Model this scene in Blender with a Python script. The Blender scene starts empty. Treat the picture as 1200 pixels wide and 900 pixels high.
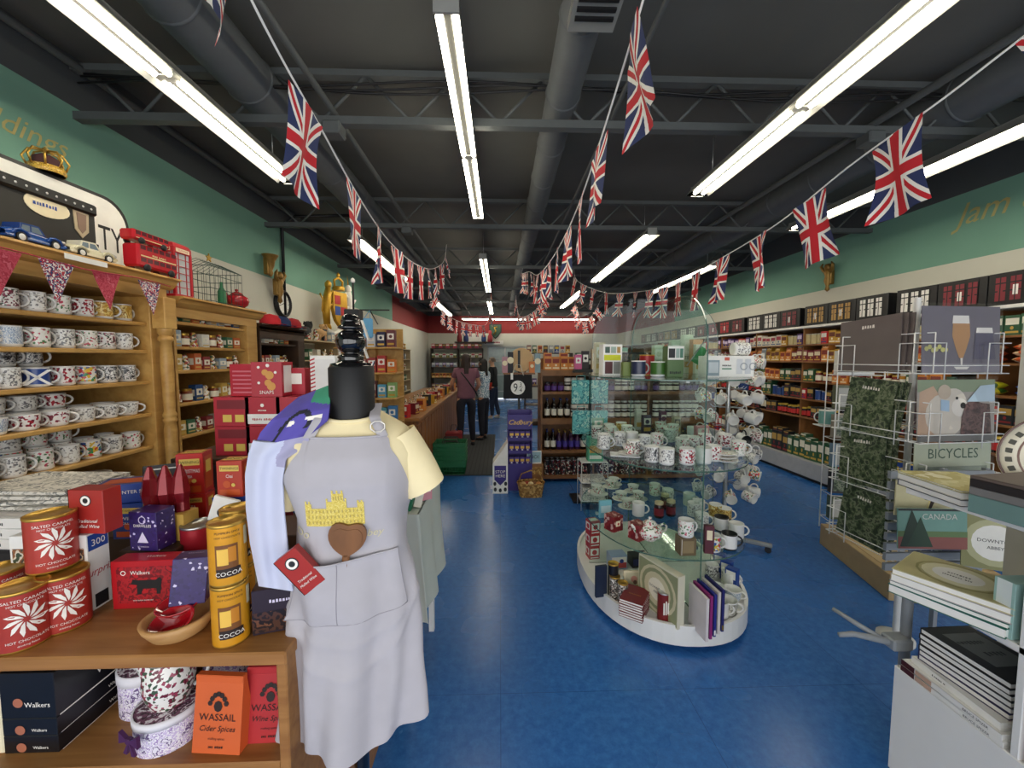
import bpy, math, random
from mathutils import Matrix, Vector
C = bpy.context.scene.collection
PI = math.pi
R = math.radians
# ------------------------------------------------------------------ camera
F = 460.0; H = 1.62
YAW = math.atan(14 / F); PIT = math.atan(30 / F)
cam_d = bpy.data.cameras.new('camera'); cam = bpy.data.objects.new('camera', cam_d); C.objects.link(cam)
cam_d.sensor_width = 36; cam_d.lens = F / 1200 * 36; cam_d.clip_start = 0.02; cam_d.clip_end = 200
cam.location = (0, 0, H); cam.rotation_euler = (PI / 2 - PIT, 0, -YAW)
bpy.context.scene.camera = cam
_R = cam.rotation_euler.to_matrix()
def ray(px, py): return _R @ Vector(((px - 600) / F, (450 - py) / F, -1))
def atY(px, py, Y): d = ray(px, py); t = Y / d.y; return Vector((d.x * t, Y, H + d.z * t))
def atX(px, py, X): d = ray(px, py); t = X / d.x; return Vector((X, d.y * t, H + d.z * t))
def atZ(px, py, Z): d = ray(px, py); t = (Z - H) / d.z; return Vector((d.x * t, d.y * t, Z))
# ------------------------------------------------------------------ world, daylight, exposure
sc = bpy.context.scene
sc.view_settings.view_transform = 'Standard'; sc.view_settings.look = 'None'
sc.view_settings.exposure = 0.9; sc.view_settings.gamma = 1.0; sc.view_settings.use_curve_mapping = False
W = bpy.data.worlds.new('daylight'); sc.world = W; W.use_nodes = True
W.node_tree.nodes['Background'].inputs[0].default_value = (0.9, 0.95, 1.0, 1)
W.node_tree.nodes['Background'].inputs[1].default_value = 0.8
sc.cycles.max_bounces = 7; sc.cycles.diffuse_bounces = 3; sc.cycles.glossy_bounces = 3
sc.cycles.transmission_bounces = 7; sc.cycles.transparent_max_bounces = 24
sc.cycles.use_denoising = True; sc.cycles.sample_clamp_indirect = 6
TUBE = 12.0
# daylight through the shopfront windows behind the camera
ld = bpy.data.lights.new('shopfront_daylight', 'AREA'); ld.shape = 'RECTANGLE'; ld.size = 6.6; ld.size_y = 2.3; ld.energy = 46; ld.color = (1.0, 0.98, 0.94)
lo = bpy.data.objects.new('shopfront_daylight', ld); C.objects.link(lo); lo.location = (0.9, -1.75, 1.55); lo.rotation_euler = (R(90), 0, 0)
# ------------------------------------------------------------------ materials
def lin(c):
    c = c.lstrip('#'); o = []
    for i in (0, 2, 4):
        v = int(c[i:i + 2], 16) / 255; o.append(v / 12.92 if v <= .04045 else ((v + .055) / 1.055) ** 2.4)
    return (*o, 1)
MC = {}
def mat(hexc, rough=.5, metal=0, var=.08, scale=12, bump=0, name=None, trans=0, coat=0, stretch=None, spec=.5, alpha=1):
    key = (hexc, rough, metal, var, scale, bump, name, trans, coat, stretch, spec, alpha)
    if key in MC: return MC[key]
    m = bpy.data.materials.new(name or 'paint_' + hexc.strip('#')); m.use_nodes = True
    n = m.node_tree.nodes; l = m.node_tree.links; b = n['Principled BSDF']
    c = lin(hexc)
    b.inputs['Base Color'].default_value = c; b.inputs['Roughness'].default_value = rough
    b.inputs['Metallic'].default_value = metal; b.inputs['Transmission Weight'].default_value = trans
    b.inputs['Coat Weight'].default_value = coat; b.inputs['Specular IOR Level'].default_value = spec; b.inputs['Alpha'].default_value = alpha
    if var or bump:
        tc = n.new('ShaderNodeTexCoord'); no = n.new('ShaderNodeTexNoise'); no.inputs['Scale'].default_value = scale; no.inputs['Detail'].default_value = 4
        src = tc.outputs['Object']
        if stretch:
            mp = n.new('ShaderNodeMapping'); mp.inputs['Scale'].default_value = stretch; l.new(src, mp.inputs['Vector']); src = mp.outputs[0]
        l.new(src, no.inputs['Vector'])
        if var:
            mx = n.new('ShaderNodeMix'); mx.data_type = 'RGBA'
            mx.inputs[6].default_value = tuple(v * (1 - var * 1.6) for v in c[:3]) + (1,); mx.inputs[7].default_value = tuple(min(1, v * (1 + var * 1.6)) for v in c[:3]) + (1,)
            l.new(no.outputs['Fac'], mx.inputs[0]); l.new(mx.outputs[2], b.inputs['Base Color'])
        if bump:
            bu = n.new('ShaderNodeBump'); bu.inputs['Strength'].default_value = bump; bu.inputs['Distance'].default_value = .02
            l.new(no.outputs['Fac'], bu.inputs['Height']); l.new(bu.outputs[0], b.inputs['Normal'])
    MC[key] = m; return m
def pat(name, cols, scale=30, rough=.35, kind='voronoi', stretch=(1, 1, 1), rnd=True, coat=0, pos=None):
    """a printed pattern: hard patches of colour; every object gets its own cut of it"""
    key = ('pat', name)
    if key in MC: return MC[key]
    m = bpy.data.materials.new(name); m.use_nodes = True
    n = m.node_tree.nodes; l = m.node_tree.links; b = n['Principled BSDF']
    b.inputs['Roughness'].default_value = rough; b.inputs['Coat Weight'].default_value = coat
    tc = n.new('ShaderNodeTexCoord'); mp = n.new('ShaderNodeMapping'); mp.inputs['Scale'].default_value = stretch; l.new(tc.outputs['Object'], mp.inputs['Vector'])
    if rnd:
        oi = n.new('ShaderNodeObjectInfo'); mu = n.new('ShaderNodeMath'); mu.operation = 'MULTIPLY'; mu.inputs[1].default_value = 37; l.new(oi.outputs['Random'], mu.inputs[0]); l.new(mu.outputs[0], mp.inputs['Location'])
    if kind == 'voronoi':
        t = n.new('ShaderNodeTexVoronoi'); t.inputs['Scale'].default_value = scale; out = t.outputs['Color']
        se = n.new('ShaderNodeSeparateColor'); l.new(out, se.inputs[0]); out = se.outputs[0]
    elif kind == 'noise':
        t = n.new('ShaderNodeTexNoise'); t.inputs['Scale'].default_value = scale; t.inputs['Detail'].default_value = 3; out = t.outputs['Fac']
    else:
        t = n.new('ShaderNodeTexWave'); t.inputs['Scale'].default_value = scale; t.inputs['Distortion'].default_value = 3 if kind == 'wave' else 0; out = t.outputs['Fac']
    l.new(mp.outputs[0], t.inputs['Vector'])
    r = n.new('ShaderNodeValToRGB'); r.color_ramp.interpolation = 'CONSTANT'; l.new(out, r.inputs[0])
    k = len(cols)
    lo_, hi_ = (.32, .68) if kind == 'noise' else (0, 1)
    ps = pos or [lo_ + (hi_ - lo_) * i / k for i in range(k)]
    ps = [0] + list(ps[1:])
    e = r.color_ramp.elements
    while len(e) < k: e.new(.5)
    for i in range(k): e[i].position = ps[i]; e[i].color = lin(cols[i])
    l.new(r.outputs[0], b.inputs['Base Color'])
    MC[key] = m; return m
def emit(name, hexc, s):
    m = bpy.data.materials.new(name); m.use_nodes = True; b = m.node_tree.nodes['Principled BSDF']
    b.inputs['Base Color'].default_value = lin(hexc); b.inputs['Emission Color'].default_value = lin(hexc); b.inputs['Emission Strength'].default_value = s
    return m
def glassmat(name, tint, clear=.86):
    m = bpy.data.materials.new(name); m.use_nodes = True; n = m.node_tree.nodes; l = m.node_tree.links
    o = n['Material Output']; n.remove(n['Principled BSDF'])
    tr = n.new('ShaderNodeBsdfTransparent'); tr.inputs[0].default_value = lin(tint); g = n.new('ShaderNodeBsdfGlossy'); g.inputs['Roughness'].default_value = .03
    fr = n.new('ShaderNodeFresnel'); fr.inputs[0].default_value = 1.45; mx = n.new('ShaderNodeMixShader')
    ge = n.new('ShaderNodeNewGeometry'); iv = n.new('ShaderNodeMath'); iv.operation = 'SUBTRACT'; iv.inputs[0].default_value = 1; l.new(ge.outputs['Backfacing'], iv.inputs[1])
    mu = n.new('ShaderNodeMath'); mu.operation = 'MULTIPLY'; l.new(fr.outputs[0], mu.inputs[0]); l.new(iv.outputs[0], mu.inputs[1]); l.new(mu.outputs[0], mx.inputs[0]); l.new(tr.outputs[0], mx.inputs[1]); l.new(g.outputs[0], mx.inputs[2]); l.new(mx.outputs[0], o.inputs[0])
    return m
def wood(name, c1, c2, scale=3.0, stretch=(1, 8, 8), rough=.45):
    m = bpy.data.materials.new(name); m.use_nodes = True; n = m.node_tree.nodes; l = m.node_tree.links; b = n['Principled BSDF']
    tc = n.new('ShaderNodeTexCoord'); mp = n.new('ShaderNodeMapping'); mp.inputs['Scale'].default_value = stretch
    no = n.new('ShaderNodeTexNoise'); no.inputs['Scale'].default_value = scale; no.inputs['Detail'].default_value = 6; no.inputs['Distortion'].default_value = .6
    r = n.new('ShaderNodeValToRGB'); r.color_ramp.elements[0].position = .3; r.color_ramp.elements[1].position = .7
    r.color_ramp.elements[0].color = lin(c1); r.color_ramp.elements[1].color = lin(c2)
    l.new(tc.outputs['Object'], mp.inputs[0]); l.new(mp.outputs[0], no.inputs[0]); l.new(no.outputs['Fac'], r.inputs[0]); l.new(r.outputs[0], b.inputs['Base Color'])
    b.inputs['Roughness'].default_value = rough
    return m
def unionjack(name='union_jack_cloth', blue='#27335f', red='#c8202c', white='#f2efe6'):
    m = bpy.data.materials.new(name); m.use_nodes = True; n = m.node_tree.nodes; l = m.node_tree.links; b = n['Principled BSDF']
    b.inputs['Roughness'].default_value = .8
    uv = n.new('ShaderNodeUVMap'); sx = n.new('ShaderNodeSeparateXYZ'); l.new(uv.outputs[0], sx.inputs[0])
    def M(op, a, c=None):
        k = n.new('ShaderNodeMath'); k.operation = op
        for i, v in enumerate((a, c)):
            if v is None: continue
            if isinstance(v, (int, float)): k.inputs[i].default_value = v
            else: l.new(v, k.inputs[i])
        return k.outputs[0]
    X = M('MULTIPLY', M('SUBTRACT', sx.outputs[0], .5), 45); Y = M('MULTIPLY', M('SUBTRACT', sx.outputs[1], .5), 30)
    aX = M('ABSOLUTE', X); aY = M('ABSOLUTE', Y)
    d1 = M('ABSOLUTE', M('SUBTRACT', M('MULTIPLY', X, .555), M('MULTIPLY', Y, .832)))
    d2 = M('ABSOLUTE', M('ADD', M('MULTIPLY', X, .555), M('MULTIPLY', Y, .832)))
    dg = M('MINIMUM', d1, d2); cr = M('MINIMUM', aX, aY)
    def mix(fac, a, c):
        k = n.new('ShaderNodeMix'); k.data_type = 'RGBA'; l.new(fac, k.inputs[0])
        for i, v in ((6, a), (7, c)):
            if isinstance(v, str): k.inputs[i].default_value = lin(v)
            else: l.new(v, k.inputs[i])
        return k.outputs[2]
    o = mix(M('LESS_THAN', dg, 3.0), blue, white); o = mix(M('LESS_THAN', dg, 1.15), o, red)
    o = mix(M('LESS_THAN', cr, 4.8), o, white); o = mix(M('LESS_THAN', cr, 2.9), o, red)
    l.new(o, b.inputs['Base Color'])
    return m
# ------------------------------------------------------------------ mesh builder
_TX = {}
UNREAD = {'Football', 'Best Quality', 'PINTS', 'IRELAND', 'COUNTRY', 'GARDEN', 'LONDON', 'DUBLIN', 'TEA!', 'CARDS', 'CHERRY', 'SNOW', 'ENGLISH', 'TABLE', 'EXTRA', 'ordinary', 'THE OFFICIAL', 'COOKBOOK', 'Turkish Delight', 'DELIGHT', 'TRUFFLES', 'MONTY', 'RESTROOMS', 'PUZZLE', 'E W', 'New World', 'A HISTORY OF', 'Teas'}
def text_mesh(s, shear=0, align='CENTER'):
    if s in UNREAD:      # print too small to read: a line of letter-sized dashes
        r = random.Random(s); x = 0; vs = []; fs = []
        for ch in s:
            w = r.uniform(.3, .55)
            if ch != ' ': h0 = r.uniform(0, .12); h1 = r.uniform(.5, .68); n = len(vs); vs += [Vector((x, h0, 0)), Vector((x + w * .8, h0, 0)), Vector((x + w * .7, h1, 0)), Vector((x + .04, h1, 0))]; fs.append((n, n + 1, n + 2, n + 3))
            x += w + .05
        for v in vs: v.x -= x / 2 if align == 'CENTER' else 0
        return vs, fs
    k = (s, shear, align)
    if k not in _TX:
        cu = bpy.data.curves.new('t', 'FONT'); cu.body = s; cu.align_x = align; cu.size = 1; cu.resolution_u = 2; cu.shear = shear
        o = bpy.data.objects.new('t', cu); C.objects.link(o)
        dg = bpy.context.evaluated_depsgraph_get(); me = o.evaluated_get(dg).to_mesh()
        _TX[k] = ([v.co.copy() for v in me.vertices], [tuple(p.vertices) for p in me.polygons])
        o.evaluated_get(dg).to_mesh_clear(); bpy.data.objects.remove(o); bpy.data.curves.remove(cu)
    return _TX[k]
class MB:
    def __init__(s): s.v = []; s.f = []; s.m = []; s.sm = []; s.mats = []; s.T = Matrix(); s.uv = {}
    def mi(s, m):
        if m not in s.mats: s.mats.append(m)
        return s.mats.index(m)
    def add(s, vs, fs, m, smooth=False, T=None):
        b = len(s.v); M = s.T @ T if T is not None else s.T
        s.v += [M @ Vector(v) for v in vs]; k = s.mi(m)
        for f in fs: s.f.append(tuple(b + i for i in f)); s.m.append(k); s.sm.append(smooth)
        return s
    def box(s, x0, x1, y0, y1, z0, z1, m, bev=0, T=None):
        if x1 < x0: x0, x1 = x1, x0
        if y1 < y0: y0, y1 = y1, y0
        if z1 < z0: z0, z1 = z1, z0
        bev = min(bev, (x1 - x0) * .45, (y1 - y0) * .45, (z1 - z0) * .45)
        if bev <= 0:
            vs = [(x, y, z) for z in (z0, z1) for y in (y0, y1) for x in (x0, x1)]
            return s.add(vs, [(0, 2, 3, 1), (4, 5, 7, 6), (0, 1, 5, 4), (2, 6, 7, 3), (0, 4, 6, 2), (1, 3, 7, 5)], m, T=T)
        vs = []; idx = {}
        X = (x0, x1); Y = (y0, y1); Z = (z0, z1)
        for i in (0, 1):
            for j in (0, 1):
                for k in (0, 1):
                    sx, sy, sz = (1 - 2 * i) * bev, (1 - 2 * j) * bev, (1 - 2 * k) * bev
                    for a in range(3):
                        p = [X[i] + sx, Y[j] + sy, Z[k] + sz]; p[a] = (X[i], Y[j], Z[k])[a]
                        idx[i, j, k, a] = len(vs); vs.append(tuple(p))
        fs = []
        for a in range(3):
            o = [q for q in range(3) if q != a]
            for sgn in (0, 1):
                q = []
                for (u, w) in ((0, 0), (1, 0), (1, 1), (0, 1)):
                    c = [0, 0, 0]; c[a] = sgn; c[o[0]] = u; c[o[1]] = w; q.append(idx[c[0], c[1], c[2], a])
                fl = (sgn == 1) == (a != 1)
                fs.append(tuple(q if fl else q[::-1]))
        for a in range(3):                       # edges along axis a
            o = [q for q in range(3) if q != a]
            for u in (0, 1):
                for w in (0, 1):
                    c0 = [0, 0, 0]; c0[o[0]] = u; c0[o[1]] = w; c1 = list(c0); c1[a] = 1
                    q = (idx[(*c0, o[0])], idx[(*c1, o[0])], idx[(*c1, o[1])], idx[(*c0, o[1])])
                    fs.append(q)
        for i in (0, 1):
            for j in (0, 1):
                for k in (0, 1): fs.append((idx[i, j, k, 0], idx[i, j, k, 1], idx[i, j, k, 2]))
        return s.add(vs, fs, m, T=T)
    def lathe(s, prof, m, n=16, T=None, smooth=True, a0=0, a1=2 * PI, capb=True, capt=True):
        full = abs(a1 - a0 - 2 * PI) < 1e-6; vs = []; fs = []
        c = n if full else n + 1
        for (r, z) in prof:
            for i in range(c): a = a0 + (a1 - a0) * i / n; vs.append((r * math.cos(a), r * math.sin(a), z))
        for j in range(len(prof) - 1):
            for i in range(n):
                i2 = (i + 1) % c; fs.append((j * c + i, j * c + i2, (j + 1) * c + i2, (j + 1) * c + i))
        s.add(vs, fs, m, smooth, T)
        if full:
            b = len(prof) - 1
            if capb and prof[0][0] > 1e-4: s.add([vs[i] for i in range(c)], [tuple(range(c))[::-1]], m, False, T)
            if capt and prof[b][0] > 1e-4: s.add([vs[b * c + i] for i in range(c)], [tuple(range(c))], m, False, T)
        return s
    def cyl(s, r, z0, z1, m, n=16, T=None): return s.lathe([(r, z0), (r, z1)], m, n, T)
    def tube(s, pts, r, m, n=6, smooth=True, closed=False):
        pts = [Vector(p) for p in pts]; rs = r if isinstance(r, (list, tuple)) else [r] * len(pts); vs = []; fs = []; up = None
        for i, p in enumerate(pts):
            a = pts[i - 1] if (i > 0 or closed) else p; b = pts[(i + 1) % len(pts)] if (i < len(pts) - 1 or closed) else p
            t = (b - a).normalized()
            if up is None:
                up = Vector((0, 0, 1)) if abs(t.z) < .9 else Vector((1, 0, 0))
            u = t.cross(up).normalized(); w = u.cross(t).normalized(); up = w
            for k in range(n): an = 2 * PI * k / n; vs.append(p + (u * math.cos(an) + w * math.sin(an)) * rs[i])
        L = len(pts)
        for i in range(L if closed else L - 1):
            j = (i + 1) % L
            for k in range(n): k2 = (k + 1) % n; fs.append((i * n + k, i * n + k2, j * n + k2, j * n + k))
        if not closed: fs.append(tuple(range(n))[::-1]); fs.append(tuple((L - 1) * n + k for k in range(n)))
        return s.add(vs, fs, m, smooth)
    def prism(s, poly, y0, y1, m, T=None, ax='y'):
        """poly in x,z extruded along y"""
        n = len(poly)
        if ax == 'y': vs = [(x, y0, z) for x, z in poly] + [(x, y1, z) for x, z in poly]
        elif ax == 'x': vs = [(y0, x, z) for x, z in poly] + [(y1, x, z) for x, z in poly]
        else: vs = [(x, z, y0) for x, z in poly] + [(x, z, y1) for x, z in poly]
        fs = [tuple(range(n)), tuple(range(n, 2 * n))[::-1]] + [(i, i + n, (i + 1) % n + n, (i + 1) % n) for i in range(n)]
        return s.add(vs, fs, m, T=T)
    def grid(s, fn, nu, nv, m, smooth=True, uv=False, closed_u=False, T=None):
        vs = [fn(i / nu, j / nv) for j in range(nv + 1) for i in range(nu + 1)]; b = len(s.f)
        fs = [(j * (nu + 1) + i, j * (nu + 1) + i + 1, (j + 1) * (nu + 1) + i + 1, (j + 1) * (nu + 1) + i) for j in range(nv) for i in range(nu)]
        s.add(vs, fs, m, smooth, T)
        if uv:
            for q, f in enumerate(fs): s.uv[b + q] = [((v % (nu + 1)) / nu, (v // (nu + 1)) / nv) for v in f]
        return s
    def quad(s, a, b, c, d, m): return s.add([a, b, c, d], [(0, 1, 2, 3)], m)
    def text(s, st, size, m, x=0, y=0, z=0, rx=90, rz=0, shear=0, align='CENTER', sx=1, T=None, ry=0):
        vs, fs = text_mesh(st, shear, align)
        M = Matrix.Translation((x, y, z)) @ Matrix.Rotation(R(rz), 4, 'Z') @ Matrix.Rotation(R(rx), 4, 'X') @ Matrix.Rotation(R(ry), 4, 'Z') @ Matrix.Diagonal((size * sx, size, size, 1))
        return s.add(vs, fs, m, False, (T @ M) if T is not None else M)
    def disc(s, r, m, x=0, y=0, z=0, n=14, sx=1, sz=1, r0=0):
        """upright disc or ring facing -y"""
        if r0:
            vs = [(x + q * sx * math.cos(2 * PI * i / n), y, z + q * sz * math.sin(2 * PI * i / n)) for q in (r0, r) for i in range(n)]
            return s.add(vs, [(i, (i + 1) % n, n + (i + 1) % n, n + i) for i in range(n)], m)
        return s.add([(x + r * sx * math.cos(2 * PI * i / n), y, z + r * sz * math.sin(2 * PI * i / n)) for i in range(n)], [tuple(range(n))], m)
    def rect(s, x0, x1, z0, z1, m, y=0): return s.add([(x0, y, z0), (x1, y, z0), (x1, y, z1), (x0, y, z1)], [(0, 1, 2, 3)], m)
    def mesh(s, name):
        me = bpy.data.meshes.new(name); me.from_pydata([tuple(v) for v in s.v], [], s.f)
        for m in s.mats: me.materials.append(m)
        me.polygons.foreach_set('material_index', s.m); me.polygons.foreach_set('use_smooth', s.sm)
        if s.uv:
            ul = me.uv_layers.new(name='UVMap')
            for p in me.polygons:
                if p.index in s.uv:
                    for li, c in zip(p.loop_indices, s.uv[p.index]): ul.data[li].uv = c
        me.update(); return me
    def build(s, name, parent=None, loc=None, rz=0, rot=None):
        o = bpy.data.objects.new(name, s.mesh(name)); C.objects.link(o)
        if parent is not None: o.parent = parent
        if loc is not None: o.location = loc
        if rot is not None: o.rotation_euler = rot
        elif rz: o.rotation_euler = (0, 0, rz)
        return o
def tag(o, label, cat, group=None, kind=None):
    o['label'] = label; o['category'] = cat
    if group: o['group'] = group
    elif 'group' in o: del o['group']
    if kind: o['kind'] = kind
    return o
def struct(o, label=None):
    o['kind'] = 'structure'
    if label: o['label'] = label
    return o
def empty(name, loc=(0, 0, 0), rz=0):
    o = bpy.data.objects.new(name, None); o.empty_display_size = .05; C.objects.link(o); o.location = loc; o.rotation_euler = (0, 0, rz); return o
def dup(o, loc=None, rot=None, label=None, group=None, scale=None, parent=None, cat=None):
    c = o.copy(); C.objects.link(c)
    if parent is not None: c.parent = parent
    if loc is not None: c.location = loc
    if rot is not None: c.rotation_euler = rot if not isinstance(rot, (int, float)) else (0, 0, rot)
    if scale is not None: c.scale = scale if not isinstance(scale, (int, float)) else (scale,) * 3
    if label: c['label'] = label
    if cat: c['category'] = cat
    if group: c['group'] = group
    for ch in KIDS.get(o.name, []): dup(ch, parent=c)
    return c
KIDS = {}
PROTOS = []
class Proto:
    """a kind of thing: its first placement uses the built object itself, later ones are copies"""
    def __init__(s, o):
        s.o = o; s.used = False; PROTOS.append(s)
        def walk(p):
            KIDS[p.name] = [q for q in C.objects if q.parent == p]
            for q in KIDS[p.name]: walk(q)
        walk(o)
    def put(s, loc, rot=0, label=None, cat=None, group=None, scale=None):
        if s.used: return dup(s.o, loc, rot, label, group, scale, cat=cat)
        s.used = True; o = s.o; o.location = loc; o.rotation_euler = rot if not isinstance(rot, (int, float)) else (0, 0, rot)
        if scale is not None: o.scale = scale if not isinstance(scale, (int, float)) else (scale,) * 3
        if label: o['label'] = label
        if cat: o['category'] = cat
        if group: o['group'] = group
        return o
ORD = ['first', 'second', 'third', 'fourth', 'fifth', 'sixth', 'seventh', 'eighth', 'ninth', 'tenth', 'eleventh', 'twelfth', 'thirteenth', 'fourteenth', 'fifteenth', 'sixteenth', 'seventeenth', 'eighteenth', 'nineteenth', 'twentieth']
def ordn(i):
    if i < 20: return ORD[i]
    t = ['', '', 'twenty', 'thirty', 'forty', 'fifty', 'sixty', 'seventy', 'eighty', 'ninety'][(i + 1) // 10]; u = (i + 1) % 10
    return (t + '-' + ORD[u - 1]) if u else {20: 'twentieth', 30: 'thirtieth', 40: 'fortieth', 50: 'fiftieth', 60: 'sixtieth', 70: 'seventieth', 80: 'eightieth', 90: 'ninetieth'}[i + 1]
rnd = random.Random(7)
# common materials
white_m = mat('#e9e8e4', .35, name='glazed_white'); cream_m = mat('#efe2c0', .6, name='cream'); black_m = mat('#121214', .45, name='black'); gold_m = mat('#c9a04a', .35, .8, name='gold')
dark_m = mat('#1d1e22', .5, name='charcoal'); red_m = mat('#b5202a', .4, name='red'); blue_m = mat('#1f4596', .4, name='blue'); steel_m = mat('#b9bbbd', .3, .9, name='steel')
wire_m = mat('#e6e6e4', .35, name='white_wire'); paper_m = mat('#f2f0ea', .8, name='paper'); pine_m = wood('pine_wood', '#b98945', '#d3a75f', 3, (6, .7, 6))
oak_m = wood('oak_wood', '#8a5a2b', '#a97842', 4, (.8, 9, 9)); dkwood_m = wood('shelf_wood', '#7c5028', '#956436', 4, (2, 2, 2)); grey_m = mat('#8d9296', .45, name='grey_enamel')
# ------------------------------------------------------------------ the shop shell
XL, XR, YF, YB, ZC = -2.8, 4.65, -1.8, 15.5, 3.62
ZW, ZG = 2.6, 3.27     # top of the white band, top of the coloured band
def floor_mat():
    m = bpy.data.materials.new('blue_vinyl_tiles'); m.use_nodes = True; n = m.node_tree.nodes; l = m.node_tree.links; b = n['Principled BSDF']
    tc = n.new('ShaderNodeTexCoord'); br = n.new('ShaderNodeTexBrick'); br.offset = 0; br.inputs['Scale'].default_value = 1
    for k, v in (('Mortar Size', .0012), ('Brick Width', .9), ('Row Height', .9), ('Bias', 0)): br.inputs[k].default_value = v
    no = n.new('ShaderNodeTexNoise'); no.inputs['Scale'].default_value = 26; no.inputs['Detail'].default_value = 9; no.inputs['Roughness'].default_value = .75
    n2 = n.new('ShaderNodeTexNoise'); n2.inputs['Scale'].default_value = 1.6; n2.inputs['Detail'].default_value = 3
    r = n.new('ShaderNodeValToRGB'); r.color_ramp.elements[0].position = .25; r.color_ramp.elements[1].position = .8
    r.color_ramp.elements[0].color = lin('#1c5098'); r.color_ramp.elements[1].color = lin('#4384cc')
    l.new(tc.outputs['Object'], no.inputs[0]); l.new(tc.outputs['Object'], br.inputs[0]); l.new(tc.outputs['Object'], n2.inputs[0])
    l.new(no.outputs['Fac'], r.inputs[0]); l.new(r.outputs[0], br.inputs['Color1']); l.new(r.outputs[0], br.inputs['Color2']); br.inputs['Mortar'].default_value = lin('#143a72')
    l.new(br.outputs['Color'], b.inputs['Base Color'])
    mr = n.new('ShaderNodeMapRange'); mr.inputs[3].default_value = .16; mr.inputs[4].default_value = .36; l.new(n2.outputs['Fac'], mr.inputs[0]); l.new(mr.outputs[0], b.inputs['Roughness'])
    return m
b = MB(); b.box(XL - .2, XR + .2, YF, YB + .2, -.1, 0, floor_mat()); struct(b.build('floor'), 'blue marbled vinyl floor')
deck = mat('#5c5c58', .9, var=.2, scale=1.2, bump=.6, name='dark_painted_insulation')
b = MB()
def cl(u, v):
    x = XL - .1 + (XR - XL + .2) * u; y = YF + (YB - YF + .1) * v
    return (x, y, ZC - .05 * abs(math.sin((y - 2.8) * PI / 2.1)) ** .5 * 0 + .04 * math.sin(x * 2.1 + y) * math.sin(y * 1.7) - .03 * math.sin(y * 2.99) ** 2)
b.grid(cl, 60, 120, deck); struct(b.build('ceiling'), 'dark grey painted sagging insulation ceiling')
wp = mat('#d9d8cb', .8, var=.05, scale=2, name='white_wall_paint'); gp = mat('#7cab97', .8, var=.10, scale=1.3, name='sage_green_wall_paint'); dp = mat('#4c5052', .85, var=.12, scale=2, name='dark_wall_paint'); rp = mat('#8c2426', .7, var=.08, name='red_wall_paint')
YR = 10.4
for nm, x, t in (('wall_left', XL, -.15), ('wall_right', XR, .15)):
    b = MB()
    b.box(x, x + t, YF, YB, 0, ZW, wp)
    b.box(x, x + t, YF, YR, ZW, ZG, gp); b.box(x, x + t, YR, YB, ZW, ZG, rp)
    b.box(x, x + t, YF, YB, ZG, ZC + .15, dp)
    struct(b.build(nm), 'side wall painted white, %s and dark grey' % ('sage green' ))
b = MB()
b.box(XL, -.5, YB, YB + .15, 0, ZW, wp); b.box(-.5, .9, YB, YB + .15, 2.1, ZW, wp); b.box(.9, XR, YB, YB + .15, 0, ZW, wp)
b.box(XL, XR, YB, YB + .15, ZW, ZG, rp); b.box(XL, XR, YB, YB + .15, ZG, ZC + .15, dp)
struct(b.build('wall_back'), 'back wall with red band above white')
b = MB(); fm = mat('#cfd3cf', .5, name='door_frame')
b.box(-.5, -.44, YB + .02, YB + .1, 0, 2.1, fm); b.box(.84, .9, YB + .02, YB + .1, 0, 2.1, fm); b.box(-.5, .9, YB + .02, YB + .1, 2.04, 2.1, fm); b.box(.17, .23, YB + .03, YB + .09, 0, 2.04, fm)
for zz in (.3, .95, 1.5): b.box(-.44, .84, YB + .04, YB + .08, zz, zz + .04, fm)
d = b.build('door_1'); struct(d, 'white glazed double door in the back wall')
b = MB(); b.box(-.44, .17, YB + .055, YB + .065, .05, 2.04, mat('#9fb0ac', .15, name='door_glass')); b.box(.23, .84, YB + .055, YB + .065, .05, 2.04, mat('#9fb0ac', .15, name='door_glass')); b.build('pane', d)
# front of the shop (behind the camera): low wall, fascia and piers with the window openings between
b = MB(); b.box(XL - .15, XR + .15, YF - .15, YF, 0, .4, wp); b.box(XL - .15, XR + .15, YF - .15, YF, 2.75, ZC + .15, dp)
for x in (XL - .15, -.5, 2.2, XR - .1): b.box(x, x + .15, YF - .15, YF, .4, 2.75, wp)
struct(b.build('wall_front'), 'shopfront wall with large window openings')
# lettering on the walls
gl = mat('#c9bd7c', .4, .3, name='gold_wall_lettering')
for word, px, py, X, size in (('Puddings', -6, 172, XL, .30), ('Jam & Marmalade', 1160, 251, XR, .30)):
    p = atX(px, py, X); b = MB()
    if X < 0: M_ = Matrix.Translation((X + .004, p.y, p.z)) @ Matrix.Rotation(PI / 2, 4, 'Z')
    else: M_ = Matrix.Translation((X - .004, p.y, p.z)) @ Matrix.Rotation(-PI / 2, 4, 'Z')
    if X > 0 and word[0] == 'J':
        p = atX(1120, 266, X); M_ = Matrix.Translation((X - .004, p.y, p.z)) @ Matrix.Rotation(-PI / 2, 4, 'Z'); b.text(word, size, gl, T=M_, shear=.35, align='LEFT', sx=.95)
    elif X < 0:
        p = atX(77, 186, X); size = .17; M_ = Matrix.Translation((X + .004, p.y, p.z)) @ Matrix.Rotation(PI / 2, 4, 'Z'); b.text(word, size, gl, T=M_, shear=.35, align='RIGHT')
    else: b.text(word, size, gl, T=M_, shear=.35)
    tag(b.build('wall_lettering'), 'gold painted word %s on the green band' % word.split(' ')[0], 'lettering')
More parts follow.
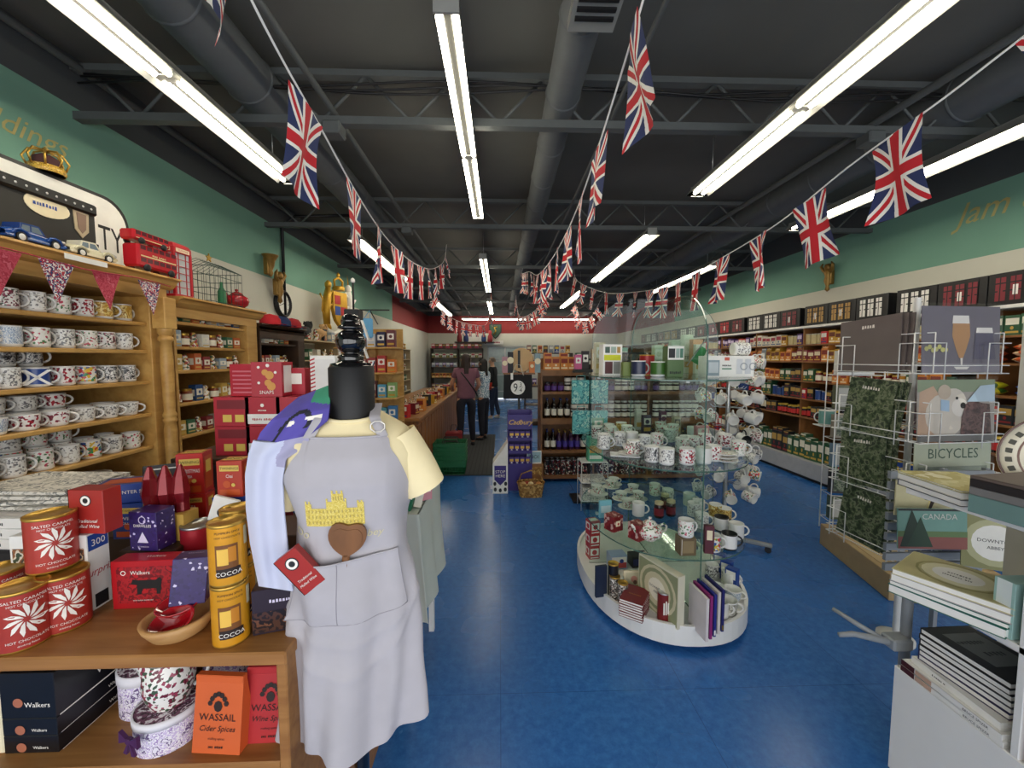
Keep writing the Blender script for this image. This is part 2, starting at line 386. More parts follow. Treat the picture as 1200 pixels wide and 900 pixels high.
# ceiling steelwork, ducts, pipes
st = mat('#565a5a', .6, var=.1, name='painted_steel')
for i, Y in enumerate((.7, 2.8, 4.9, 7.0, 9.1, 11.2, 13.3)):
    b = MB()
    b.box(XL, XR, Y - .03, Y + .03, 3.19, 3.24, st); b.box(XL, XR, Y - .03, Y + .03, 3.5, 3.54, st)
    x = XL + .1; k = 0; pts = []
    while x < XR: pts.append((x, Y, 3.22 if k % 2 else 3.52)); x += .3; k += 1
    for a, c in zip(pts, pts[1:]): b.tube([a, c], .011, st, 5)
    tag(b.build('roof_joist'), ['nearest', 'second nearest', 'third nearest', 'middle', 'third farthest', 'second farthest', 'farthest'][i] + ' open web steel roof joist across the ceiling', 'roof joist', 'open web roof joists')
def pipe(name, X, r, z, label, col=st, y0=YF, y1=YB, n=16, seams=False, cat='pipe'):
    b = MB(); b.lathe([(r, y0), (r, y1)], col, n, Matrix.Translation((X, 0, z)) @ Matrix.Rotation(-PI / 2, 4, 'X'))
    if seams:
        y = y0 + .3
        while y < y1: b.lathe([(r, y), (r + .008, y + .01), (r, y + .02)], col, n, Matrix.Translation((X, 0, z)) @ Matrix.Rotation(-PI / 2, 4, 'X'), capb=False, capt=False); y += .6
    return tag(b.build(name), label, cat)
duct = mat('#5c6062', .65, var=.08, name='painted_duct')
d = pipe('ceiling_duct', .42, .11, 3.37, 'round grey duct running down the middle of the ceiling', duct, seams=True, n=20, cat='duct')
b = MB(); b.box(.33, .55, 1.62, 2.0, 3.2, 3.25, mat('#8a8c88', .5, name='register_grey'))
for k in range(6): b.box(.35, .53, 1.66 + k * .05, 1.68 + k * .05, 3.19, 3.2, black_m)
b.build('air_register', d)
pipe('ceiling_duct', -1.62, .15, 3.42, 'wide round grey duct above the left light row', duct, seams=True, n=20, cat='duct')
pipe('ceiling_duct', 3.2, .16, 3.4, 'wide round duct high along the right side', duct, seams=True, n=20, cat='duct')
pipe('sprinkler_pipe', -1.12, .02, 3.28, 'thin grey pipe between the left and middle light rows')
pipe('sprinkler_pipe', 2.62, .025, 3.26, 'thin grey pipe right of the right light row')
pipe('sprinkler_pipe', .8, .015, 3.33, 'thin grey conduit right of the central duct')
pipe('sprinkler_pipe', XL + .07, .025, 3.5, 'grey pipe along the top of the left wall')
b = MB(); b.tube([(XL + .03, 5.2, 2.0), (XL + .03, 5.2, 3.3), (XL + .2, 5.2, 3.42), (-1.9, 5.2, 3.44)], .02, black_m, 8); tag(b.build('drop_pipe'), 'black pipe dropping down the left wall by the clock', 'pipe')
for k, (x, y) in enumerate(((-1.12, 2.8), (2.62, 2.8), (-1.12, 4.9))):
    b = MB(); b.box(-.06, .06, -.06, .06, -.04, .04, st, .01); tag(b.build('junction_box', loc=(x, y, 3.16)), ('grey junction box under nearest joist, left side', 'grey junction box under nearest joist, right side', 'grey junction box under second joist, left side')[k], 'junction box')
b = MB()
for k in range(3):
    b.tube([(x, 2.72 + .02 * k, 3.38 + .03 * k + .03 * math.sin(x * 2.3 + k)) for x in [XL + .1 + i * .35 for i in range(21)]], .008, black_m, 5)
tag(b.build('cable_run'), 'black cables sagging along the nearest roof joist', 'cable')
# ------------------------------------------------------------------ fluorescent lights
tube_gap_m = mat('#4e4e4a', .6, name='darkened_tube_gap')  # housing strip between the tubes painted darker; its dimness is put into the colour
tube_m = emit('fluorescent_glow', '#fff6e0', TUBE); house_m = mat('#a9a9a4', .3, .3, name='light_housing')
def light_fixture(x, y0, L, z, wide, label, rz=0, n=2):
    t = empty('fluorescent_light', (x, y0, z), rz); tag(t, label, 'ceiling light', 'strip lights hanging under the joists')
    w = .11 if not wide else .2
    b = MB()
    if wide:
        b.prism([(-w / 2, -.02), (-.05, .05), (.05, .05), (w / 2, -.02), (w / 2, -.015), (.045, .04), (-.045, .04), (-w / 2, -.015)][::-1], 0, L, house_m)
    b.box(-.05, .05, 0, L, .015, .06, house_m, .004); b.box(-.016, .016, .01, L - .01, -.006, .015, tube_gap_m)
    b.box(-.055, .055, -.012, 0, -.025, .06, house_m); b.box(-.055, .055, L, L + .012, -.025, .06, house_m); b.build('housing', t)
    m = L / 2
    for i in range(2):
        for s in (-1, 1):
            b = MB(); b.lathe([(.015, i * m + .03), (.015, (i + 1) * m - .03)], tube_m, 8, Matrix.Translation((s * .037, 0, -.008)) @ Matrix.Rotation(-PI / 2, 4, 'X')); b.build('tube', t)
    b = MB(); b.box(-.05, .05, m - .03, m + .03, -.012, .015, house_m); b.build('lamp_holder', t)
    for yy in (.25, L - .25): b = MB(); b.tube([(0, yy, .05), (0, yy, .45)], .003, steel_m, 5); b.build('hanging_wire', t)
    return t
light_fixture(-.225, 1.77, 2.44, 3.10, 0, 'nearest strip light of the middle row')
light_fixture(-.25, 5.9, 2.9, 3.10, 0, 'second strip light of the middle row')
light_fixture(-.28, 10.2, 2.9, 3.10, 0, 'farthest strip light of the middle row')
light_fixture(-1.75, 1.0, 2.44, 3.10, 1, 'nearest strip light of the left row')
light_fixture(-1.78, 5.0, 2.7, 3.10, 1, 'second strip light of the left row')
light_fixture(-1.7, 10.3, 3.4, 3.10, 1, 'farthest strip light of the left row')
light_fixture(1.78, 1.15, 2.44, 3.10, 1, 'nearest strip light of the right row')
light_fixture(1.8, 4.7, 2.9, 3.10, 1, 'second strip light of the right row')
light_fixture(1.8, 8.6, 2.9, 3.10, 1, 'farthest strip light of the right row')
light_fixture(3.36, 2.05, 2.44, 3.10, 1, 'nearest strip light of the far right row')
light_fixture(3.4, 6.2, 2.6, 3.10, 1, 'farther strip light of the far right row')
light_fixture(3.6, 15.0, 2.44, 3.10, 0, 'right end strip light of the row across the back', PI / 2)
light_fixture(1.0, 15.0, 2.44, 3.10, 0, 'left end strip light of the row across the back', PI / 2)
# ------------------------------------------------------------------ flag bunting
uj = unionjack()
def flag_mesh(seed, nx=8, ny=12, w=.2, h=.3):
    r = random.Random(seed); p1, p2, a = r.uniform(0, 6), r.uniform(0, 6), r.uniform(.006, .022); tw = r.uniform(-.25, .25); cur = r.uniform(.75, 1.0)
    def fn(u, v):      # u along long side (down), v across
        x = (v - .5) * w * (1 - (1 - cur) * math.sin(PI * u)); off = a * (.3 + u) * math.sin(v * 7 + p1 + u * 2) + .012 * u * math.sin(p2 + 3 * v)
        an = tw * u
        return (off + x * math.sin(an), x * math.cos(an), -u * h)
    b = MB(); b.grid(fn, ny, nx, uj, uv=True); me = b.mesh('flag'); return me
FM = [flag_mesh(i) for i in range(9)]
def bunting(pts, spacing, label, start=0.1, s=1.0, seed=0, xw=0):
    """pts: string control points; flags hung below"""
    r = random.Random(seed); t = empty('flag_bunting', (0, 0, 0)); tag(t, label, 'bunting', 'strings of union flag bunting')
    P = [Vector(p) for p in pts]; S = []
    for i in range(len(P) - 1):
        a, c, d, e = P[max(0, i - 1)], P[i], P[i + 1], P[min(len(P) - 1, i + 2)]
        for k in range(12):
            q = k / 12; S.append(.5 * ((2 * c) + (d - a) * q + (2 * a - 5 * c + 4 * d - e) * q * q + (-a + 3 * c - 3 * d + e) * q ** 3))
    S.append(P[-1])
    b = MB(); b.tube(S, .0035, paper_m, 5); b.build('string', t)
    dist = 0; nxt = start; k = 0
    for a, c in zip(S, S[1:]):
        L = (c - a).length
        while nxt < dist + L:
            q = a.lerp(c, (nxt - dist) / L); dr = (c - a).normalized()
            o = bpy.data.objects.new('flag', FM[(k * 5 + seed) % 9]); C.objects.link(o); o.parent = t; o.location = q
            o.rotation_euler = (math.asin(max(-1, min(1, dr.z))) * .8, r.uniform(-.12, .12), math.atan2(dr.y, dr.x) - PI / 2 + r.uniform(-.2, .2) + xw); o.scale = (s, s, s)
            nxt += spacing; k += 1
        dist += L
bunting([(-.62, .2, 3.1), (-.62, .92, 2.58), (-.63, 1.5, 2.42), (-.66, 2.0, 2.36), (-.7, 2.6, 2.36), (-.72, 3.4, 2.42), (-.74, 4.4, 2.6), (-.74, 5.3, 2.9), (-.74, 5.6, 3.2)], .47, 'left string of union flags over the aisle', .88, seed=1)
bunting([(.40, .15, 3.2), (.40, .9, 2.72), (.405, 1.6, 2.5), (.42, 2.3, 2.42), (.42, 3.2, 2.42), (.4, 4.2, 2.5), (.38, 5.2, 2.75), (.36, 6.5, 3.0), (.4, 7.0, 3.2)], .42, 'middle string of union flags over the aisle', .85, seed=2)
bunting([(1.45, .1, 3.0), (1.45, .75, 2.62), (1.44, 1.2, 2.48), (1.42, 1.6, 2.40), (1.47, 2.1, 2.33), (1.52, 2.8, 2.3), (1.6, 3.6, 2.3), (1.65, 4.6, 2.4), (1.5, 5.6, 2.55), (1.3, 6.6, 2.9), (1.3, 7.0, 3.2)], .42, 'right string of union flags in front of the right wall', .62, seed=3)
bunting([(-1.3, 7.0, 3.22), (-1.1, 7.4, 2.6), (-.95, 8.0, 2.42), (-.6, 9.0, 2.38), (-.3, 9.6, 2.5), (-.2, 9.1, 3.24)], .34, 'short string of union flags over the counter, farthest back on the left', .6, seed=4, s=.9)
bunting([(1.0, 8.0, 3.2), (.8, 8.4, 2.7), (.55, 8.8, 2.55), (.45, 9.6, 2.7), (.4, 10, 3.2)], .22, 'bunched union flags hanging over the beer shelves', .4, seed=5)
bunting([(2.6, 10, 3.2), (2.4, 10.2, 2.75), (2.2, 10.6, 2.6), (2.1, 11, 3.2)], .25, 'union flags hanging at the far back right', .4, seed=6)
# ------------------------------------------------------------------ kinds of goods
def faceT(k, w, d, h):
    if k == 'f': return Matrix.Translation((0, -d / 2 - .0004, 0)), w, h
    if k == 'b': return Matrix.Translation((0, d / 2 + .0004, 0)) @ Matrix.Rotation(PI, 4, 'Z'), w, h
    if k == 'r': return Matrix.Translation((w / 2 + .0004, 0, 0)) @ Matrix.Rotation(PI / 2, 4, 'Z'), d, h
    if k == 'l': return Matrix.Translation((-w / 2 - .0004, 0, 0)) @ Matrix.Rotation(-PI / 2, 4, 'Z'), d, h
    return Matrix.Translation((0, -d / 2, h + .0004)) @ Matrix.Rotation(-PI / 2, 4, 'X'), w, d
def deco(b, k, w, d, h, items):
    T, W, Hh = faceT(k, w, d, h)
    for i, it in enumerate(items):
        y = -.0003 * (i + 1)
        if it[0] == 'r':
            x0, x1, z0, z1, m = it[1:6]; x0 *= W / 2; x1 *= W / 2; z0 *= Hh; z1 *= Hh
            b.add([(x0, y, z0), (x1, y, z0), (x1, y, z1), (x0, y, z1)], [(0, 1, 2, 3)], m, T=T)
        elif it[0] == 't':
            st_, size, m, x, z = it[1:6]; sh = it[6] if len(it) > 6 else 0; sx = it[7] if len(it) > 7 else 1
            b.text(st_, size * Hh, m, x * W / 2, y, z * Hh, shear=sh, sx=sx, T=T)
        elif it[0] == 'd':
            r_, m, x, z = it[1:5]; r_ *= Hh; r0 = it[5] * Hh if len(it) > 5 else 0; n = 18
            if r0: b.add([(x * W / 2 + q * math.cos(2 * PI * i / n), y, z * Hh + q * math.sin(2 * PI * i / n)) for q in (r0, r_) for i in range(n)], [(i, (i + 1) % n, n + (i + 1) % n, n + i) for i in range(n)], m, T=T)
            else: b.add([(x * W / 2 + r_ * math.cos(2 * PI * i / n), y, z * Hh + r_ * math.sin(2 * PI * i / n)) for i in range(n)], [tuple(range(n))], m, T=T)
        elif it[0] == 'p':
            pts, m = it[1:3]; b.add([(x * W / 2, y, z * Hh) for x, z in pts], [tuple(range(len(pts)))], m, T=T)
def carton(name, w, d, h, base, faces={}, bev=.0012, parent=None):
    b = MB(); b.box(-w / 2, w / 2, -d / 2, d / 2, 0, h, base, bev)
    for k, its in faces.items(): deco(b, k, w, d, h, its)
    return b.build(name, parent)
def mug(mt, r=.042, h=.095, flare=0, name='mug', hw=.032, inner=None, rimh=.006, n=18):
    b = MB(); wi = inner or white_m; t = .0035
    b.lathe([(r * .8, 0), (r * .96, .004), (r, .014)], wi, n, capb=True, capt=False)
    b.lathe([(r, .014), (r + flare * .5, h * .5), (r + flare, h - rimh)], mt, n, capb=False, capt=False)
    b.lathe([(r + flare, h - rimh), (r + flare, h), (r + flare - t, h), (r - t, .012), (0, .010)], wi, n, capb=False, capt=False)
    o = b.build(name)
    b = MB(); z1, z0 = h * .82, h * .2; P = []
    for i in range(9):
        a = PI / 2 - PI * i / 8; P.append((r - .003 + hw * math.cos(a) + (flare * .5), 0, (z0 + z1) / 2 + (z1 - z0) / 2 * math.sin(a)))
    b.tube(P, .0052, wi, 7); b.build('handle', o); return o
def cup_saucer(mt):
    t = empty('teacup_and_saucer'); b = MB()
    b.lathe([(.02, 0), (.03, .002), (.07, .012), (.072, .014), (.03, .006), (0, .005)], white_m, 20); b.build('saucer', t)
    b = MB(); b.lathe([(.018, .006), (.02, .012), (.036, .035), (.046, .066)], mt, 18, capt=False); b.lathe([(.046, .066), (.043, .066), (.03, .03), (0, .016)], white_m, 18, capb=False); c = b.build('cup', t)
    b = MB(); b.tube([(.04, 0, .055), (.062, 0, .056), (.066, 0, .042), (.055, 0, .028), (.034, 0, .026)], .004, white_m, 6); b.build('handle', c)
    return t
def teapot(mt, s=1.0, name='teapot'):
    t = empty(name); b = MB(); q = s
    b.lathe([(.04 * q, 0), (.045 * q, .006 * q), (.075 * q, .03 * q), (.085 * q, .06 * q), (.075 * q, .09 * q), (.045 * q, .108 * q)], mt, 24); b.build('body', t)
    b = MB(); b.lathe([(.046 * q, .108 * q), (.04 * q, .12 * q), (.018 * q, .132 * q), (.006 * q, .136 * q), (.011 * q, .146 * q), (.009 * q, .154 * q), (0, .157 * q)], mt, 20); b.build('lid', t)
    b = MB(); b.tube([(-.07 * q, 0, .045 * q), (-.105 * q, 0, .065 * q), (-.12 * q, 0, .095 * q), (-.135 * q, 0, .112 * q)], [.018 * q, .013 * q, .009 * q, .007 * q], mt, 10); b.build('spout', t)
    b = MB(); b.tube([(.07 * q, 0, .09 * q), (.105 * q, 0, .1 * q), (.125 * q, 0, .08 * q), (.12 * q, 0, .055 * q), (.08 * q, 0, .035 * q)], .007 * q, mt, 8); b.build('handle', t)
    return t
def jug(mt, s=1.0, name='jug'):
    t = empty(name); b = MB()
    def fn(u, v):
        a = 2 * PI * u; z = v * .13 * s; r = (.045 + .02 * math.sin(v * PI * .9) - .006 * v) * s
        sp = max(0, math.cos(a - PI)) ** 6 * max(0, v - .7) * .12 * s
        return ((r + sp) * math.cos(a), (r + sp * .3) * math.sin(a), z + sp * .5)
    b.grid(fn, 24, 10, mt); b.grid(lambda u, v: tuple(c * k for c, k in zip(fn(u, 1 - v * .9), (.93, .93, 1))), 24, 6, white_m); b.lathe([(0, 0), (.045 * s, 0)], white_m, 20, capt=False); b.build('body', t)
    b = MB(); b.tube([(.045 * s, 0, .115 * s), (.085 * s, 0, .12 * s), (.1 * s, 0, .085 * s), (.085 * s, 0, .045 * s), (.058 * s, 0, .03 * s)], .006 * s, white_m, 8); b.build('handle', t)
    return t
def plate(mt, r=.1, rim=None, name='plate'):
    b = MB(); b.lathe([(.4 * r, 0), (.5 * r, .003), (r, .016), (r, .019), (.62 * r, .009)], rim or white_m, 28, capt=False); b.lathe([(.62 * r, .009), (0, .008)], mt, 28, capb=False); return b.build(name)
def tin(r, h, mt, lidm=None, name='tin', n=24, extra=None):
    b = MB(); lm = lidm or gold_m
    b.lathe([(r * .97, 0), (r, .002), (r, .005)], lm, n, capt=False); b.lathe([(r, .005), (r, h - .008)], mt, n, capb=False, capt=False)
    if extra: extra(b, r, h)
    o = b.build(name); b = MB(); b.lathe([(r, h - .008), (r * 1.02, h - .006), (r * 1.02, h - .001), (r * .95, h), (r * .92, h - .003), (0, h - .003)], lm, n, capb=False); b.build('lid', o); return o
def bottle(glass, lab, cap, h=.24, r=.032, name='bottle', neck=.012, sh=.6):
    t = empty(name); b = MB(); b.lathe([(r * .9, 0), (r, .005), (r, h * sh), (r * .75, h * (sh + .08)), (neck, h * (sh + .18)), (neck, h * .95)], glass, 14); b.build('glass', t)
    b = MB(); b.lathe([(r + .0006, h * .14), (r + .0006, h * .48)], lab, 14, capb=False, capt=False); b.build('label', t)
    b = MB(); b.lathe([(neck * 1.15, h * .93), (neck * 1.15, h)], cap, 12); b.build('cap', t); return t
def jar(body, lab, lid, r=.033, h=.09, name='jar'):
    t = empty(name); b = MB(); b.lathe([(r * .92, 0), (r, .004), (r, h * .75), (r * .85, h * .84)], body, 14); b.build('glass', t)
    b = MB(); b.lathe([(r + .0006, h * .15), (r + .0006, h * .62)], lab, 14, capb=False, capt=False); b.build('label', t)
    b = MB(); b.lathe([(r * .9, h * .84), (r * .9, h)], lid, 14); b.build('lid', t); return t
def packet(mt, w=.09, h=.16, d=.05, name='packet', faces=None):
    b = MB()
    def fn(u, v):
        a = 2 * PI * u; p = (1 - abs(2 * v - 1) ** 4)
        return (w / 2 * math.copysign(abs(math.cos(a)) ** .6, math.cos(a)) * (.96 + .04 * p), d / 2 * math.sin(a) * p + .0005 * math.sin(a), v * h)
    b.grid(fn, 16, 8, mt); return b.build(name)
def book(w, d, t, cover, name='book', spine=None, top=None):
    """lying flat: spine on the -y side, w wide, d deep, t thick"""
    b = MB(); c = .0022
    b.box(-w / 2, w / 2, -d / 2, d / 2, 0, c, cover, .0005); b.box(-w / 2, w / 2, -d / 2, d / 2, t - c, t, cover, .0005); b.box(-w / 2, w / 2, -d / 2, -d / 2 + c, 0, t, cover)
    if spine: deco(b, 'f', w, d, t, spine)
    if top: deco(b, 't', w, d, t, top)
    o = b.build(name); b = MB(); b.box(-w / 2 + .003, w / 2 - .003, -d / 2 + c, d / 2 - .003, c, t - c, paper_m); b.build('pages', o); return o
# prints
P_ = {
 'floral': pat('floral_print', ['#f0eee6', '#f0eee6', '#f0eee6', '#c0405a', '#f0eee6', '#4d7a4a', '#f0eee6', '#e8e4da'], 130, .3),
 'bluewhite': pat('blue_scenic_print', ['#b9c8d8', '#e9ebea', '#8ba3bf', '#dfe5e8', '#6c87a8', '#f0efe9'], 60, .3, 'noise'),
 'grey': pat('grey_crest_print', ['#ecebe6', '#ecebe6', '#77777a', '#ecebe6', '#ecebe6', '#b8b4ac'], 150, .3),
 'redprint': pat('red_crown_print', ['#f1eeea', '#b5283a', '#f1eeea', '#f1eeea', '#7c1d33', '#f1eeea'], 110, .3),
 'bw': pat('black_and_white_photo_print', ['#202024', '#8d8d90', '#e9e8e4', '#4a4a4e', '#f1f0ec'], 55, .3, 'noise'),
 'tart': pat('dark_floral_print', ['#efece6', '#6b2036', '#efece6', '#efece6', '#39543d', '#9a3a55', '#efece6'], 150, .3),
 'gold': pat('gold_print', ['#c99a3a', '#e9cf7c', '#a87a22', '#f0e3a8'], 40, .3, 'noise'),
 'multi': pat('multicolour_print', ['#e9e6df', '#cf3b3b', '#2f57a0', '#e9e6df', '#e0b93c', '#e9e6df', '#3f8a55'], 90, .3),
 'purplefloral': pat('lilac_floral_print', ['#efeaf1', '#a78cc0', '#efeaf1', '#cdbbe0', '#efeaf1', '#6e5688', '#e8e2ee'], 45, .5, 'noise'),
}
LB = {'floral': 'white mug with red flowers', 'bluewhite': 'pale blue scenic mug', 'grey': 'white mug with grey crest print', 'redprint': 'white mug with red crown print', 'bw': 'black and white photo mug', 'tart': 'cream mug with dark red print', 'gold': 'gold patterned mug', 'multi': 'white mug with bright coloured print'}
MUG = {}
for k in LB:
    MUG[k] = Proto(mug(P_[k])); MUG[k + 's'] = Proto(mug(P_[k], .045, .075, .006))
MUG['white'] = Proto(mug(white_m)); LB['white'] = 'plain white mug'
blk_in = mug(mat('#f0efec', .3, var=.02), inner=mat('#18181a', .3)); MUG['blackin'] = Proto(blk_in); LB['blackin'] = 'black-lined white mug'
# ------------------------------------------------------------------ pine dressers along the left wall
XD = -2.1
def dresser(y0, y1, ztop, shelves, label, posts=(), zb=0.0, wm=None, xf=XD, mat_=None, cor=.06):
    wm = wm or pine_m; t = empty('display_dresser', (xf, y0, 0)); tag(t, label, 'dresser'); L = y1 - y0; D = xf - XL - .01
    b = MB(); b.box(-D, -D + .02, 0, L, 0, ztop - .02, wm); b.build('back_panel', t)
    for yy in (0, L - .13): b = MB(); b.box(-D + .02, 0, yy, yy + (.02 if yy == 0 else .13), 0, ztop - .13, wm, .003); b.build('side_panel', t)
    for z in shelves: b = MB(); b.box(-D + .02, -.02, .02, L - .13, z - .022, z, wm, .004); b.build('shelf', t)
    b = MB(); b.box(-D + .02, 0, .0, L, ztop - .13, ztop - .03, wm); b.build('frieze', t)
    b = MB(); b.prism([(-D, ztop - .03), (-D, ztop), (cor + .01, ztop), (cor + .015, ztop - .012), (cor - .01, ztop - .02), (cor - .02, ztop - .04), (.02, ztop - .06), (0, ztop - .07), (0, ztop - .03)], -.0, L + .03, wm); b.build('cornice', t)
    for yy in posts:
        b = MB(); b.lathe([(.03, 0), (.03, .85), (.04, .86), (.04, .9), (.028, .92), (.032, 1.0), (.034, 1.18), (.028, 1.22), (.036, 1.23), (.036, 1.245), (.029, 1.25), (.036, 1.262), (.036, 1.275), (.028, 1.29), (.03, 1.33), (.034, 1.6), (.028, 1.72), (.038, 1.73), (.038, 1.75), (.03, 1.755), (.03, 1.76), (.04, 1.77), (.04, 1.8)], wm, 16, Matrix.Translation((.045, yy, 0)))
        b.box(.005, .085, yy - .045, yy + .045, 1.8, ztop - .13, wm, .004); b.build('turned_post', t)
    return t
SA = [1.835, 1.67, 1.485, 1.29, 1.09, .90, .6, .3]
dresser(.75, 2.57, 2.12, SA, 'golden pine dresser full of mugs with a turned post at its end', posts=(1.74,))
SB = [1.865, 1.70, 1.54, 1.32, 1.1, .8, .4]
dresser(2.61, 3.48, 2.02, SB, 'second pine dresser behind the turned post, shelves of small gifts')
wlm = wood('walnut_wood', '#2c1c12', '#47301d', 4, (2, 2, 2))
SC2 = [1.76, 1.55, 1.32, 1.1, .7]
dresser(3.52, 4.3, 1.93, SC2, 'dark wooden shelf unit beyond the pine dressers', wm=wlm, cor=.01)
# rows of mugs on the first dresser
rows = [(0, ['grey', 'grey', 'floral', 'tart', 'grey', 'floral', 'redprint', 'gold', 'gold'], .107),
        (1, ['grey', 'tart', 'floral', 'grey', 'bluewhite', 'floral', 'grey', 'floral', 'tart', 'grey'], .107),
        (2, ['floral', 'bluewhite', 'bluewhite', 'grey', 'SC', 'redprint', 'multi', 'bw', 'bw'], .11),
        (3, ['redprints', 'bluewhites', 'bluewhites', 'bluewhites', 'bluewhites', 'redprints', 'redprints', 'greys', 'greys', 'greys'], .125),
        (4, ['floral', 'grey', 'grey', 'tart', 'bw', 'grey', 'floral', 'grey', 'multi', 'grey', 'floral'], .112)]
sc_m = mat('#26468f', .3, name='saltire_blue'); scm = mug(sc_m, .043, .092)
b = MB()
for s in (-1, 1): b.prism([(-.04 - .008, .01), (-.04 + .008, .01), (.04 + .008, .082), (.04 - .008, .082)] if s > 0 else [(.04 - .008, .01), (.04 + .008, .01), (-.04 + .008, .082), (-.04 - .008, .082)], -.0445, -.0435 - .0, white_m)
b.build('white_cross', scm); MUG['SC'] = Proto(scm); LB['SC'] = 'blue mug with a white diagonal cross'
for ri, kinds, sp in rows:
    z = SA[ri] + .0006
    for lay in (0, 1):
        for i, k in enumerate(kinds):
            y = 2.36 - sp * (len(kinds) - 1 - i) - (.03 if lay else 0)
            x = XD - .085 - .12 * lay
            kk = k if not lay else kinds[(i * 3 + 1) % len(kinds)].replace('SC', 'grey')
            nm = LB[kk.rstrip('s')] if kk.rstrip('s') in LB else LB[kk]
            MUG[kk].put((x, y + rnd.uniform(-.006, .006), z), rnd.uniform(.7, 1.6) if lay == 0 else rnd.uniform(0, 3), nm + ', %s %s shelf, %s from post' % ('front of' if lay == 0 else 'back of', ['top', 'second', 'third', 'fourth', 'fifth'][ri], ordn(len(kinds) - 1 - i)), 'mug', 'mugs on the pine dresser')
# a second layer standing on the front mugs
for ri, idx in ((3, (3, 4, 5, 6, 7)), (2, (4, 5)), (4, (6, 7, 8))):
    _, kinds, sp = rows[ri]; hh = .0755 if ri == 3 else .0955
    for i in idx:
        kk = kinds[(i + 3) % len(kinds)].replace('SC', 'bw'); nm = LB[kk.rstrip('s')]
        MUG[kk].put((XD - .205, 2.33 - sp * (len(kinds) - 1 - i), SA[ri] + .0008 + hh), 1.2, nm + ' stacked on mugs, %s shelf, %s from post' % (['', '', 'third', 'fourth', 'fifth'][ri], ordn(len(kinds) - 1 - i)), 'mug', 'mugs on the pine dresser')
# crockery on the sixth shelf
pl = Proto(plate(P_['grey'], .09))
for i in range(7):
    for k in range(5): pl.put((XD - .12, .95 + i * .2, SA[5] + .0006 + k * .0195), 0, 'white plate, %s from the bottom in the %s stack along the low dresser shelf' % (ordn(k), ordn(i)), 'plate', 'stacked plates on the low dresser shelf')
# goods on the second and third unit
sm_cols = [('#8c2b2b', 'dark red'), ('#c8a24a', 'gold'), ('#274a7c', 'navy'), ('#b9b0a0', 'beige'), ('#3c6b4a', 'green'), ('#e4dfd2', 'white'), ('#9aa9b5', 'grey blue'), ('#c2602c', 'orange')]
def smallbox(colr, w, h, d, accent='#efe8d5', n='gift_box'):
    return Proto(carton(n, w, d, h, mat(colr, .5, var=.05), {'f': [('r', -.8, .8, .35, .75, mat(accent, .6, var=0)), ('r', -.8, .8, .12, .2, mat('#d0b060', .4, var=0)), ('d', .1, mat(colr, .5, var=.05), 0, .55)], 'r': [('r', -.7, .7, .3, .7, mat(accent, .6, var=0))], 'l': [('r', -.7, .7, .3, .7, mat(accent, .6, var=0))]}))
SM = [(smallbox(c, .07, .1, .05), n) for c, n in sm_cols]
figm = pat('painted_figure', ['#ece6da', '#a83a36', '#ece6da', '#3c5a44', '#c9a24a'], 70, .4)
def figurine():
    b = MB(); b.lathe([(.028, 0), (.03, .01), (.022, .03), (.026, .055), (.012, .07), (.018, .082), (.015, .098), (0, .105)], figm, 12); return b.build('figurine')
FIG = Proto(figurine())
JR = Proto(jar(mat('#7a3a20', .2, name='jam'), mat('#efe6cf', .6, name='cream_label'), mat('#b8923c', .3, .7, name='brass_lid')))
for unit, SH, y0, y1, nm in ((1, SB[:5], 2.64, 3.32, 'second dresser'), (2, SC2[:4], 3.56, 4.14, 'dark shelf unit')):
    for si, z in enumerate(SH):
        y = y0 + .05; i = 0
        while y < y1 - .03:
            c = (si * 5 + i * 3 + unit) % 10; w = .085
            pos = 'on %s shelf of the %s, %s from near end' % (ORD[si], nm, ordn(i))
            if c < 8:
                if (si + i) % 3 == 0: FIG.put((XD - .07, y, z + .0006), rnd.uniform(0, 3), 'painted figurine ' + pos, 'figurine', 'gifts on the left shelf units')
                else: SM[c][0].put((XD - .07, y, z + .0006), PI / 2 + rnd.uniform(-.1, .1), sm_cols[c][1] + ' gift box ' + pos, 'box', 'gifts on the left shelf units', scale=(1, 1, rnd.uniform(.8, 1.15)))
            else: JR.put((XD - .07, y, z + .0006), 0, 'brass-lidded jar ' + pos, 'jar', 'gifts on the left shelf units')
            y += w; i += 1
